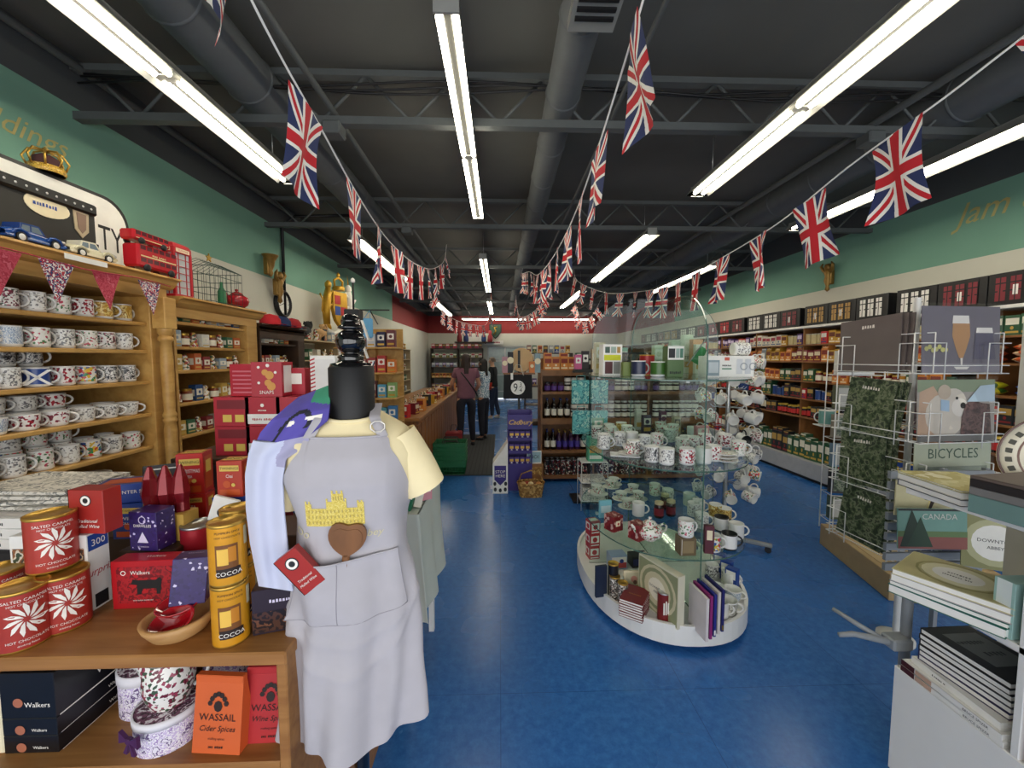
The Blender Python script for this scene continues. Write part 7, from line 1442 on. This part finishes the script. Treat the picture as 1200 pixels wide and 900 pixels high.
for i, (x, c, h_, n_) in enumerate(((.06, '#b88a94', .2, 'dusty pink'), (.13, '#33343a', .26, 'charcoal'), (.40, '#d9824c', .14, 'orange'), (.47, '#8aa0a8', .24, 'grey blue'))):
    o = carton('plush_box', .07, .06, h_, mat(c, .7), {'f': [('d', .16, cream_m, 0, .6)]}); o.location = (x, 4.93, 1.4406); tag(o, n_ + ' gift on the little shelf above the tote bag', 'gift')
cad = mat('#3a2a7c', .4, name='chocolate_purple'); t = empty('chocolate_display', (.24, 4.72, 0)); tag(t, 'purple chocolate display bin below the tote bag', 'display bin')
b = MB(); b.box(-.15, .15, 0, .2, 0, .3, cad); b.box(-.15, .15, .16, .2, .3, .98, cad); b.box(-.15, -.14, 0, .2, .3, .98, cad); b.box(.14, .15, 0, .2, .3, .98, cad); b.box(-.15, .15, -.005, .0, .76, .94, cad); b.text('Chocolate' if 0 else 'Cadbury', .085, gold_m, 0, -.0065, .82, shear=.4); b.build('body', t)
for z in (.3, .46, .62): b = MB(); b.box(-.14, .14, 0, .16, z, z + .012, cad); b.box(-.14, .14, -.004, .0, z, z + .04, cad); b.build('shelf', t)
CB = Proto(carton('chocolate_bar', .055, .03, .1, mat('#4a2f8c', .35, name='bar_purple'), {'f': [('r', -.8, .8, .45, .75, gold_m), ('d', .1, paper_m, 0, .28)]}, 0))
for r_ in range(3):
    for i in range(4): CB.put((.14 + i * .066, 4.76, .3126 + .16 * r_), 0, 'purple chocolate bar, %s from left, %s row of the display bin' % (ORD[i], ['lowest', 'middle', 'top'][r_]), 'chocolate', 'chocolate bars in the display bin')
t = empty('dispenser_box', (.0, 4.62, 0)); tag(t, 'white wedge-shaped cardboard dispenser with a purple stop here shield', 'dispenser'); b = MB()
b.prism([(-.09, 0), (.09, 0), (.09, .62), (-.09, .36)], 0, .25, paper_m); b.prism([(-.07, .34), (.07, .34), (.07, .17), (0, .1), (-.07, .17)], -.003, .0, cad); b.text('STOP', .05, petal, 0, -.004, .25); b.text('HERE', .05, petal, 0, -.004, .2)
for x, z in ((-.06, .05), (.06, .05), (-.065, .12), (.065, .12), (0, .04)): b.disc(.018, dark_m, x, -.001, z, sz=1.4)
b.build('body', t)
wk_ = pat('wicker', ['#b58a4c', '#8a6230', '#d0a865', '#9a7038'], 45, .7, rnd=False); t = empty('wicker_basket', (.36, 4.55, 0)); tag(t, 'wicker basket with handle on the blue floor before the beer cans', 'basket')
b = MB(); b.grid(lambda u, v: ((.13 + .03 * v + .004 * math.sin(v * 30)) * math.copysign(abs(math.cos(2 * PI * u)) ** .6, math.cos(2 * PI * u)), (.09 + .02 * v) * math.copysign(abs(math.sin(2 * PI * u)) ** .6, math.sin(2 * PI * u)), v * .16), 28, 14, wk_); b.box(-.12, .12, -.08, .08, 0, .01, wk_); b.tube([(.16 * math.cos(a), .11 * math.sin(a), .16) for a in [i * PI / 12 for i in range(24)]], .009, wk_, 6, closed=True); b.build('body', t)
b = MB(); b.tube([(-.15, 0, .16), (-.11, 0, .26), (0, 0, .3), (.11, 0, .26), (.15, 0, .16)], .008, wk_, 6); b.build('handle', t)
for i in range(5): b = MB(); b.lathe([(.02, 0), (.035, .02), (.03, .05), (0, .065)], mat(['#d9b27a', '#a8452c', '#e6d2a4', '#8a5a34', '#c98a4c'][i], .6), 10); tag(b.build('bread_roll', loc=(.27 + i * .045, 4.53 + .03 * (i % 2), .11)), ['leftmost', 'second', 'middle', 'fourth', 'rightmost'][i] + ' wrapped cake in the wicker basket', 'cake', 'wrapped cakes in the wicker basket'); b = MB() 
for i in range(5): pass
b = MB(); b.box(-.1, .1, -.06, .06, .0, .1, wk_); cak = b.build('liner', t); cak.location.z = .01
o = carton('card_sign', .18, .01, .16, paper_m, {'f': [('r', -.9, .9, .1, .9, mat('#9fc0cc')), ('t', 'NOI', .4, dark_m, 0, .4)]}); o.location = (.42, 4.78, .0); o.rotation_euler = (0, 0, 0); o.location.z = .32; tag(o, 'pale blue sign card above the wicker basket', 'sign')
o = carton('crate', .2, .16, .32, dkwood_m, {'f': [('r', -.8, .8, .6, .9, wk_)]}); o.location = (.43, 4.82, 0); tag(o, 'small wooden crate beneath the pale blue sign card', 'crate')
# mat, green shopping baskets
b = MB(); b.box(-.42, .42, 0, 2.9, 0, .012, mat('#3a3d40', .95, var=.2, scale=60, name='charcoal_mat'), .004)
for i in range(14): b.box(-.40 + i * .06, -.385 + i * .06, .04, 2.86, .012, .014, mat('#2c2e31', .95))
tag(b.build('floor_mat', loc=(-.52, 5.35, .0005)), 'charcoal ribbed mat on the blue floor by the counter', 'mat')
gn = mat('#1d6a3e', .4, name='basket_green'); 
def shopbasket(m_):
    b = MB(); w, d, h = .2, .14, .2
    for k in range(6):
        z = h * k / 5; q = 1 + .12 * k / 5; b.tube([(-w * q, -d * q, z), (w * q, -d * q, z), (w * q, d * q, z), (-w * q, d * q, z)], .006, m_, 4, closed=True)
    for k in range(11):
        x = -w + 2 * w * k / 10
        for s_ in (-1, 1): b.tube([(x, s_ * d, 0), (x * 1.12, s_ * d * 1.12, h)], .005, m_, 4)
    for k in range(7):
        y = -d + 2 * d * k / 6
        for s_ in (-1, 1): b.tube([(s_ * w, y, 0), (s_ * w * 1.12, y * 1.12, h)], .005, m_, 4)
    b.box(-w, w, -d, d, -.004, .004, m_)
    for s_ in (-1, 1): b.box(-w * 1.1, w * 1.1, s_ * d * 1.1 - .003, s_ * d * 1.1 + .003, h * .5, h, m_)
    o = b.build('shopping_basket'); b = MB()
    for s_ in (-1, 1): b.tube([(-.1, s_ * d * 1.1, h), (-.09, s_ * .03, h + .06), (.09, s_ * .03, h + .06), (.1, s_ * d * 1.1, h)], .006, black_m, 6)
    b.build('handle', o); return o
SBK = Proto(shopbasket(gn))
for k in range(5): SBK.put((-.70, 5.5, .02 + k * .058), 0, ['lowest', 'second', 'middle', 'fourth', 'topmost'][k] + ' green shopping basket in the stack at the end of the counter', 'shopping basket', 'stack of green shopping baskets')
# counter
t = empty('sales_counter', (-1.42, 4.75, 0)); tag(t, 'long wooden sales counter left of the aisle', 'counter'); cwd = wood('counter_panel_wood', '#7a4a22', '#a06a34', 4, (5, 5, .6))
b = MB(); b.box(-.42, .4, 0, 4.9, 0, .86, cwd); 
for i in range(20): b.box(.4, .412, .04 + i * .245, .25 + i * .245, .06, .8, cwd, .004)
b.build('body', t); b = MB(); b.box(-.46, .45, -.04, 4.95, .86, .9, oak_m, .006); b.build('top', t)
for i in range(16):
    y = 4.8 + .3 * i; k = [4, 0, 6, 8, 9, 1][i % 6]
    GC[k][0].put((-1.16 + .04 * (i % 3), y, .9006), PI / 2 - .3 if i % 2 else -.2, GC[k][1] + ' on the sales counter, %s from the near end' % ordn(i), 'carton', 'goods on the sales counter')
    FIG.put((-1.45, y + .05, .9006), i, 'painted ornament on the sales counter, %s from the near end' % ordn(i), 'figurine', 'ornaments on the sales counter')
t = empty('counter_tray', (-1.2, 4.98, 1.0)); 
t.location = (-1.13, 4.62, .9006) ; t.location = (-1.55, 5.2, 1.04)
tag(t, 'dark wire tray of red sweets raised on the near end of the counter', 'tray'); b = MB(); b.box(-.16, .2, -.14, .14, 0, .015, dark_m); b.tube([(-.16, -.14, .06), (.2, -.14, .06), (.2, .14, .06), (-.16, .14, .06)], .006, gold_m, 6, closed=True); b.box(-.15, .19, -.13, .13, .015, .05, pat('sweet_wrappers', ['#7c1620', '#c22c34', '#e6d9c8', '#8a1a24'], 30, .3)); b.box(-.02, .02, -.02, .02, -.139, 0, dark_m); b.build('tray', t)
# near-left wooden shelf end with gifts
t = empty('gift_shelving', (-1.42, 4.32, 0)); tag(t, 'pine shelf end with gift boxes between the mannequin and the counter', 'shelving'); SE = [1.74, 1.47, 1.2, .93, .6]
for z in SE: b = MB(); b.box(-.32, .32, -.15, .2, z - .02, z, pine_m, .005); b.build('shelf', t)
b = MB(); b.box(-.32, .32, .18, .2, 0, 1.95, pine_m); b.box(-.04, .04, .1, .18, 0, 1.9, pine_m, .004); b.build('back_panel', t); b = MB(); b.box(-.32, .32, -.15, .2, 0, .12, pine_m); b.build('base', t)
gcols = [('#c8702c', 'amber'), ('#c8702c', 'rust'), ('#8a8fa8', 'lilac grey'), ('#cfd0d8', 'silver'), ('#2c2a4a', 'midnight'), ('#6a3038', 'claret')]
for si, z in enumerate(SE):
    for i in range(6):
        c, n_ = [gcols, [('#a9c0cc', 'ice blue'), ('#c23a3c', 'bright red'), ('#c98a84', 'rose'), ('#a03a34', 'brick'), ('#b5322c', 'crimson'), ('#d8782c', 'tangerine')], [('#d9d6cc', 'white framed'), ('#4c6a5c', 'spruce'), ('#e0dcd0', 'off-white'), ('#5a2c2c', 'chestnut'), ('#58a0c0', 'sky blue'), ('#8ab06a', 'lime')], [('#5a4aa0', 'violet'), ('#5a4aa0', 'deep violet'), ('#e2dfe0', 'pearl'), ('#c03c4c', 'ruby'), ('#5aa0a8', 'turquoise'), ('#3c7ab0', 'cobalt')], [('#3c3c42', 'iron grey'), ('#6a5a4a', 'umber'), ('#7c2c34', 'oxblood'), ('#2c4a6a', 'petrol'), ('#c8b88a', 'straw'), ('#4a4a4a', 'graphite')]][si][i]
        o = carton('gift_box', .09, .07, .14 + .02 * ((i + si) % 3), mat(c, .45), {'f': [('r', -.75, .75, .45, .8, mat('#efe8dc', .5, var=0)), ('d', .1, mat(c, .45), 0, .62), ('r', -.75, .75, .12, .24, gold_m)]}); o.location = (-1.42 - .26 + i * .104, 4.26, z + .0006); tag(o, n_ + ' gift box on the %s shelf of the pine shelf end' % ['top', 'second', 'third', 'fourth', 'lowest'][si], 'gift box', 'gifts on the pine shelf end')
# black card stand with a light rod, blue bag
t = empty('card_stand', (-1.24, 3.4, 0)); tag(t, 'slim black card stand with a thin rod and pale ball on top', 'stand'); b = MB(); b.box(-.06, .06, -.06, .06, 0, 2.03, mat('#202326', .6, name='stand_black'), .006); b.box(-.16, .16, -.16, .16, 0, .03, black_m, .005); b.build('post', t); b = MB(); b.tube([(0, 0, 2.03), (0, 0, 2.27)], .008, black_m, 6); b.build('rod', t); b = MB(); b.lathe([(0, 2.25), (.018, 2.265), (.018, 2.285), (0, 2.3)], paper_m, 12); b.build('ball', t)
for i, (z, x) in enumerate(((1.62, .11), (1.44, .1), (1.78, .12))): b = MB(); b.box(-.005, .005, -.02, .02, 0, .17, paper_m if i != 1 else steel_m, T=Matrix.Rotation(R(-18 if i != 1 else 22), 4, 'Y')); b.tube([(-.06, 0, .05), (0, 0, .08)], .003, steel_m, 5); tag(b.build('card_strip', loc=(-1.24 + x, 3.4, z)), ['pale', 'silver', 'upper pale'][i] + ' card strip clipped to the right of the black card stand', 'card')
t = empty('blue_bag', (-1.36, 4.1, 1.83)); tag(t, 'light blue cloth bag hanging over the pine shelf end', 'bag'); bb = mat('#6fb0dc', .7, name='sky_cloth'); b = MB(); b.box(-.055, .055, -.02, .02, 0, .2, bb, .012); b.build('body', t); b = MB(); b.tube([(-.03, 0, .2), (0, .1, .3), (.03, 0, .2)], .004, bb, 5); b.build('handle', t)
b = MB(); b.box(-.2, .2, -.01, .01, 0, .012, black_m); b.tube([(0, 0, 0), (0, .25, -.12)], .006, black_m, 5); tag(b.build('hanging_bar', loc=(-1.36, 4.2, 2.12)), 'black bar above the blue cloth bag', 'bar')
# left wall shelving with figurines
t = empty('white_wall_shelving', (-2.42, 4.4, 0)); tag(t, 'pale shelving along the left wall under the coat of arms', 'shelving'); SW = [1.86, 1.6, 1.33, 1.06, .78, .45]; plw = mat('#b8a684', .6, name='pale_shelf')
for z in SW: b = MB(); b.box(-.36, 0, 0, 6.4, z - .02, z, plw, .003); b.build('shelf', t)
for y in (0, 1.6, 3.2, 4.8, 6.38): b = MB(); b.box(-.36, -.02, y, y + .02, 0, 1.84, plw); b.build('upright', t)
for si, z in enumerate(SW[:5]):
    for i in range(26):
        y = 4.5 + i * .235; k = (i * 7 + si * 3) % 9
        if min(abs(y - 4.4 - q) for q in (1.6, 3.2, 4.8, 6.39)) < .07: continue
        lb_ = ' on %s shelf of the left wall, %s from near end' % (names[si], ordn(i))
        if k < 4: FIG.put((-2.5, y, z + .0006), i, 'painted figurine' + lb_, 'figurine', 'goods on the pale left wall shelves', scale=1.5)
        elif k < 7: SM[(i + si) % 8][0].put((-2.5, y, z + .0006), PI / 2, sm_cols[(i + si) % 8][1] + ' box' + lb_, 'box', 'goods on the pale left wall shelves', scale=1.4)
        else: GC[[8, 2, 9][i % 3]][0].put((-2.52, y, z + .0006), PI / 2, GC[[8, 2, 9][i % 3]][1] + lb_, 'carton', 'goods on the pale left wall shelves')
# plush dogs on top
for i, (y, c, n_) in enumerate(((4.75, '#e9e6e0', 'white'), (5.15, '#3a3a3c', 'black'), (5.6, '#c8a070', 'tan'))):
    b = MB(); m_ = mat(c, .9, name=n_ + '_plush'); b.tube([(0, -.1, .09), (0, .0, .11), (0, .1, .12)], [.05, .065, .055], m_, 10); b.tube([(0, .1, .14), (0, .14, .2), (0, .2, .19)], [.04, .055, .02], m_, 10)
    for x in (-.035, .035):
        for yy in (-.08, .08): b.tube([(x, yy, .09), (x, yy, .01)], [.024, .02], m_, 8)
        b.tube([(x, .12, .24), (x * 1.5, .12, .2)], [.018, .01], m_, 6)
    o = b.build('plush_dog', loc=(-2.52, y, 1.8606)); tag(o, n_ + ' plush dog on top of the pale left wall shelving', 'plush toy')
# ------------------------------------------------------------------ back of the shop
t = empty('back_shelving', (-1.6, 15.1, 0)); tag(t, 'dark shelving against the back wall left of the door', 'shelving'); 
for z in (.5, .9, 1.3, 1.65, 2.0): b = MB(); b.box(-1.0, .95, -.3, .3, z - .03, z, wlm); b.build('shelf', t)
for x in (-1.0, 0, .93): b = MB(); b.box(x, x + .02, -.3, .3, 0, 2.0, wlm); b.build('upright', t)
for si, z in enumerate((.5, .9, 1.3, 1.65, 2.0)):
    for i in range(14):
        k = (i * 5 + si) % 10; xx = -2.5 + i * .135
        if min(abs(xx + 2.6), abs(xx + 1.59), abs(xx + .66)) < .07: continue
        GC[k][0].put((xx, 14.9, z + .0006), 0, GC[k][1] + ' on the dark back wall shelving, %s shelf up, %s from left' % (ORD[si], ordn(i)), 'carton', 'goods on the dark back wall shelving', scale=1.3)
for i, (x, c, n_) in enumerate(((-1.55, '#8a2a30', 'dark red'), (-1.3, '#23356f', 'navy'), (-.62, '#2a4a8a', 'blue'), (-.38, '#b03a44', 'red'))):
    b = MB(); m_ = mat(c, .6); b.lathe([(.07, 0), (.1, .05), (.09, .22), (.05, .3), (.07, .36), (.05, .43), (0, .45)], m_, 14); tag(b.build('toy_soldier', loc=(x, 15.2, 2.1906 if 0 else 2.2506)), n_ + ' toy guardsman on the high shelf of the back wall', 'toy', 'toy guardsmen on the back wall')
b = MB(); b.box(-.75, .75, -.2, .35, 0, .04, wlm); tag(b.build('wall_shelf', loc=(-.97, 15.15, 2.21)), 'high dark shelf on the back wall with toy guardsmen', 'shelf')
b = MB(); b.box(-.3, .3, -.01, .01, 0, .3, paper_m); tag(b.build('paper_notice', loc=(-.96, 15.2, 2.2506)), 'white paper notice between the toy guardsmen', 'notice')
t = empty('wall_shield', (-.18, 15.46, 2.68)); tag(t, 'dark shield with yellow lion on the back wall above the door', 'shield'); b = MB(); b.prism([(-.24, .28), (.24, .28), (.24, -.02), (.12, -.2), (0, -.3), (-.12, -.2), (-.24, -.02)], -.02, .03, dark_m); b.prism([(-.2, .24), (.2, .24), (.2, 0), (.1, -.17), (0, -.25), (-.1, -.17), (-.2, 0)], -.03, -.02, mat('#33503c', .5)); b.tube([(-.05, -.035, -.12), (.02, -.035, .02), (-.04, -.035, .14), (.07, -.035, .16)], .03, gold_m, 6); b.build('shield', t)
o = carton('wall_sign', .75, .03, .14, paper_m, {'f': [('t', 'STUDIO' if 0 else 'RESTROOMS', .7, red_m, .15, .28), ('d', .35, dark_m, -.85, .5)]}); o.location = (-.25, 15.46, 2.17); tag(o, 'small white sign with red lettering above the back door', 'sign')
# standing shelf of goods by the right of the back door
t = empty('tall_gift_rack', (.85, 9.4, 0)); tag(t, 'tall dark rack of gifts behind the wooden shelving block', 'rack'); b = MB(); b.box(-.25, .9, .0, .4, 0, .1, wlm)
for z in (.5, .95, 1.4, 1.75): b.box(-.25, .9, 0, .4, z - .02, z, wlm)
for x in (-.25, .3, .88): b.box(x, x + .02, 0, .4, .1, 1.74, wlm)
b.build('frame', t)
for si, z in enumerate((1.75, 1.4, .95)):
    for i in range(8): k = (i * 3 + si * 2) % 10; GC[k][0].put((.70 + i * .135 if si == 0 or i not in (3,) else .70 + i * .135 + .03, 9.55, z + .0006), 0, GC[k][1] + ' on the tall dark rack, %s shelf, %s from the left' % (names[si], ordn(i)), 'carton', 'goods on the tall dark rack', scale=(1, 1, 1.4))
# ------------------------------------------------------------------ people
def skin(name, V_, E_, Rr, m_, parent, sub=1, root=0):
    me = bpy.data.meshes.new(name); me.from_pydata([tuple(v) for v in V_], E_, []); me.materials.append(m_); o = bpy.data.objects.new(name, me); C.objects.link(o)
    if parent is not None: o.parent = parent
    o.modifiers.new('skin', 'SKIN').use_smooth_shade = True
    if not me.skin_vertices: me.skin_vertices.new() if hasattr(me.skin_vertices, 'new') else None
    for i, r in enumerate(Rr): me.skin_vertices[0].data[i].radius = r if isinstance(r, tuple) else (r, r); me.skin_vertices[0].data[i].use_root = (i == root)
    s = o.modifiers.new('sub', 'SUBSURF'); s.levels = s.render_levels = sub
    return o
def person(loc, rz, h, label, armL, armR, legL, legR, skinc, top, trous, hair, female, sleeve=.55, shoec='#26262a', lean=0.0, wide=1.0, face=True):
    k = h / 1.7; t = empty('person', loc, rz); t.scale = (k, k, k); tag(t, label, 'person')
    sk_ = mat(skinc, .55, var=.03, name='skin'); hm = mat(hair, .6, var=.2, scale=40, name='hair')
    J = {'pel': (0, 0, .94), 'sp': (0, lean * .4, 1.12), 'ch': (0, lean * .8, 1.3), 'nb': (0, lean, 1.43), 'hd0': (0, lean + .015, 1.51), 'hd1': (0, lean + .03, 1.58), 'hd2': (0, lean + .02, 1.645)}
    r = {'pel': (.135 * wide, .105), 'sp': (.115 * wide, .09), 'ch': (.135 * wide, .1), 'nb': .055, 'hd0': .052, 'hd1': (.072, .085), 'hd2': (.066, .078)}
    E = [('pel', 'sp'), ('sp', 'ch'), ('ch', 'nb'), ('nb', 'hd0'), ('hd0', 'hd1'), ('hd1', 'hd2')]
    for s_, arm, leg, q in ((-1, armL, legL, 'L'), (1, armR, legR, 'R')):
        J['sh' + q] = (s_ * .155 * (1 + (wide - 1) * .6), lean * .95, 1.385); r['sh' + q] = .056; J['el' + q], J['wr' + q] = arm; r['el' + q] = .041; r['wr' + q] = .027
        d = (Vector(arm[1]) - Vector(arm[0])).normalized(); pv = Vector(arm[1]) + d * .055; J['pm' + q] = tuple(pv); r['pm' + q] = (.03, .018)
        E += [('ch', 'sh' + q), ('sh' + q, 'el' + q), ('el' + q, 'wr' + q), ('wr' + q, 'pm' + q)]
        side = d.cross(Vector((0, 0, 1)) if abs(d.z) < .8 else Vector((0, 1, 0))).normalized(); curl = Vector((0, 0, -1)) if abs(d.z) < .8 else Vector((0, 1, 0))
        for f, (o_, l_) in enumerate(((-.024, .06), (-.008, .07), (.008, .066), (.024, .052))):
            a1 = pv + side * o_ + d * .035; a2 = a1 + d * l_ * .55 + curl * .012; a3 = a2 + d * l_ * .3 + curl * .022
            for nm, p in (('a', a1), ('b', a2), ('c', a3)): J['f%d%s%s' % (f, nm, q)] = tuple(p); r['f%d%s%s' % (f, nm, q)] = .0085
            E += [('pm' + q, 'f%da%s' % (f, q)), ('f%da%s' % (f, q), 'f%db%s' % (f, q)), ('f%db%s' % (f, q), 'f%dc%s' % (f, q))]
        th = Vector(arm[1]) + d * .02; t1 = th - side * s_ * .035 + d * .02; t2 = t1 + d * .035 - side * s_ * .008; J['ta' + q], J['tb' + q] = tuple(t1), tuple(t2); r['ta' + q] = .011; r['tb' + q] = .009; E += [('wr' + q, 'ta' + q), ('ta' + q, 'tb' + q)]
        J['hp' + q] = (s_ * .085 * wide, 0, .87); r['hp' + q] = .088; J['kn' + q], J['an' + q] = leg; r['kn' + q] = .058; r['an' + q] = .04; av = Vector(leg[1]); J['to' + q] = (av.x + s_ * .015, av.y + .13, .03 + max(0, av.z - .09)); r['to' + q] = .032
        E += [('pel', 'hp' + q), ('hp' + q, 'kn' + q), ('kn' + q, 'an' + q), ('an' + q, 'to' + q)]
    ks = list(J); ix = {n_: i for i, n_ in enumerate(ks)}
    body_ = skin('body', [J[n_] for n_ in ks], [(ix[a], ix[c]) for a, c in E], [(tuple(q * .82 for q in r[n_]) if isinstance(r[n_], tuple) else r[n_] * .82) if n_ in ('pel', 'sp', 'ch', 'hpL', 'hpR', 'knL', 'knR', 'shL', 'shR', 'anL', 'anR') else r[n_] for n_ in ks], sk_, t, 2, ix['pel'])
    def sub_(name, nodes, edges, grow, m_, over={}):
        N_ = list(nodes); P = [over.get(n_, J.get(n_)) for n_ in N_]; rr_ = []
        for n_ in N_:
            q = r.get(n_, .05); q = q if isinstance(q, tuple) else (q, q); g = grow.get(n_, .014) if isinstance(grow, dict) else grow; rr_.append((q[0] + g, q[1] + g))
        return skin(name, P, [(N_.index(a), N_.index(c)) for a, c in edges], rr_, m_, t, 2, 0)
    ov = {}
    for q in 'LR': S_, E_2 = Vector(J['sh' + q]), Vector(J['el' + q]); W_ = Vector(J['wr' + q]); ov['cu' + q] = tuple(S_.lerp(E_2, sleeve) if sleeve <= 1 else E_2.lerp(W_, sleeve - 1)); r['cu' + q] = .046 if sleeve <= 1 else .034
    nodes = ['ch', 'sp', 'pel', 'nb0', 'shL', 'shR', 'cuL', 'cuR']; ov['nb0'] = (0, lean * .95, 1.405); r['nb0'] = (.08, .065); ed = [('ch', 'sp'), ('sp', 'pel'), ('ch', 'nb0')]
    for q in 'LR':
        ed += [('ch', 'sh' + q)] + ([('sh' + q, 'cu' + q)] if sleeve <= 1 else [('sh' + q, 'el' + q), ('el' + q, 'cu' + q)])
        if sleeve > 1: nodes.append('el' + q)
    hemn = 'hem'; ov['hem'] = (0, -.0, .86); r['hem'] = (.14 * wide, .11); nodes.append('hem'); ed.append(('pel', 'hem'))
    sub_('top', nodes, ed, .016, top, ov)
    ov2 = {'w': (0, 0, .98)}; r['w'] = (.115 * wide, .09)
    nodes = ['pel', 'w']; ed = [('pel', 'w')]
    for q in 'LR': nodes += ['hp' + q, 'kn' + q, 'an' + q]; ed += [('pel', 'hp' + q), ('hp' + q, 'kn' + q), ('kn' + q, 'an' + q)]
    sub_('trousers', nodes, ed, .013, trous, ov2)
    for q in 'LR':
        a_ = Vector(J['an' + q]); tt_ = Vector(J['to' + q]); skin('shoe', [(a_.x, a_.y - .035, a_.z - .045), (a_.x, a_.y + .03, a_.z - .045), tuple(tt_), (tt_.x, tt_.y + .02, tt_.z)], [(0, 1), (1, 2), (2, 3)], [.042, .046, .042, .034], mat(shoec, .5), t, 1)
    b = MB(); hz = 1.60; hy = lean + .012
    def hr(u, v):
        a = 2 * PI * u; ph = v * (2.2 if not female else 2.5); rr_ = .098; fr = max(0, math.sin(a)); cut = 1 if fr < .35 else .55
        ph *= cut if not female else (1 if fr < .3 else .5); L = 1.35 if female else 1.0
        z = hz + .012 + .085 * math.cos(ph) * (L if ph > 1.57 else 1) * (1.0); z -= (.2 if female else 0) * max(0, (ph - 1.57)) ** 1.2
        w_ = (.084 + .004 * math.sin(a * 9)) * math.sin(min(ph, 1.75)) * (1 + .12 * max(0, ph - 1.6))
        return (w_ * math.cos(a), hy + w_ * 1.15 * math.sin(a), z)
    b.grid(hr, 32, 18, hm); b.build('hair', t)
    b = MB()
    for s_ in (-1, 1): b.lathe([(0, 0), (.006, .002), (0, .004)], black_m, 8, Matrix.Translation((s_ * .028, hy + .088, 1.585)) @ Matrix.Rotation(-PI / 2, 4, 'X'), capb=False)
    b.build('eyes', t); b = MB(); b.tube([(0, hy + .082, 1.59), (0, hy + .106, 1.563), (0, hy + .085, 1.556)], [.007, .012, .008], sk_, 8); b.build('nose', t); b = MB(); b.tube([(-.02, hy + .08, 1.532), (0, hy + .087, 1.53), (.02, hy + .08, 1.532)], .004, mat('#a05a54', .5), 6); b.build('mouth', t)
    for s_ in (-1, 1): b = MB(); b.tube([(s_ * .074, hy + .005, 1.555), (s_ * .084, hy - .008, 1.58), (s_ * .076, hy + .0, 1.6)], [.007, .011, .007], sk_, 8); b.build('ear', t)
    return t
mauve = mat('#7c5260', .85, name='mauve_cotton'); dkden = mat('#1b1d28', .85, name='dark_leggings'); jean = mat('#26324a', .85, name='dark_denim'); shirtp = pat('blue_white_check', ['#c9d6dc', '#5f86a0', '#e4eaec', '#7a9ab0'], 18, .8, 'noise', rnd=False); jk = mat('#1f2426', .85, name='black_jacket')
w_ = person((-.62, 7.15, 0), R(12), 1.71, 'woman seen from behind in a mauve t-shirt and dark trousers leaning at the counter', ((-.25, .06, 1.14), (-.22, .28, 1.06)), ((.24, .02, 1.13), (.2, .2, 1.0)), ((-.10, -.02, .5), (-.12, -.06, .09)), ((.10, .03, .5), (.13, .06, .09)), '#c99478', mauve, dkden, '#2e1f1a', True, wide=1.25)
b = MB(); b.tube([(-.14, .1, 1.42), (-.08, -.13, 1.34), (.04, -.15, 1.18), (.15, -.13, 1.02), (.2, -.02, .93)], .012, black_m, 6); b.build('strap', w_)
person((-.33, 7.75, 0), R(60), 1.62, 'dark-haired person in a blue and white patterned shirt behind the mauve t-shirt woman', ((-.22, .08, 1.14), (-.1, .28, 1.06)), ((.22, .08, 1.14), (.12, .3, 1.08)), ((-.09, 0, .5), (-.1, -.03, .09)), ((.09, .02, .5), (.11, .02, .09)), '#b88468', shirtp, dkden, '#15110f', True, sleeve=1.6, wide=1.05)
m3 = person((-.17, 10.5, 0), R(75), 1.66, 'man in a black jacket and dark jeans standing side-on with a red basket', ((-.2, .05, 1.12), (-.16, .2, .98)), ((.2, .05, 1.12), (.18, .22, .98)), ((-.09, .03, .5), (-.09, .02, .09)), ((.09, -.03, .5), (.1, -.12, .09)), '#d0a284', jk, jean, '#7a6a5c', False, sleeve=1.9, wide=1.15, lean=.03, shoec='#c9c6c0')
SBR = shopbasket(mat('#c2321f', .4, name='basket_red')); SBR.location = (-.45, 10.42, .80); SBR.rotation_euler = (0, 0, .2); SBR.scale = (.95, .95, .9); tag(SBR, 'red shopping basket carried by the man in the black jacket', 'shopping basket')
b = MB(); b.box(-.14, .14, -.1, .1, 0, .35, mat('#8a1f26', .6, name='dark_red_bag'), .02); b.tube([(-.06, 0, .35), (-.04, 0, .46), (.04, 0, .46), (.06, 0, .35)], .008, dark_m, 6); tag(b.build('shoulder_bag', loc=(-.80, 6.75, .0145)), 'dark red bag standing on the mat by the counter', 'bag')
# kinds that found no place are removed again
for pr_ in PROTOS:
    if not pr_.used:
        for ch in [q for q in C.objects if q.parent == pr_.o]: bpy.data.objects.remove(ch)
        bpy.data.objects.remove(pr_.o)
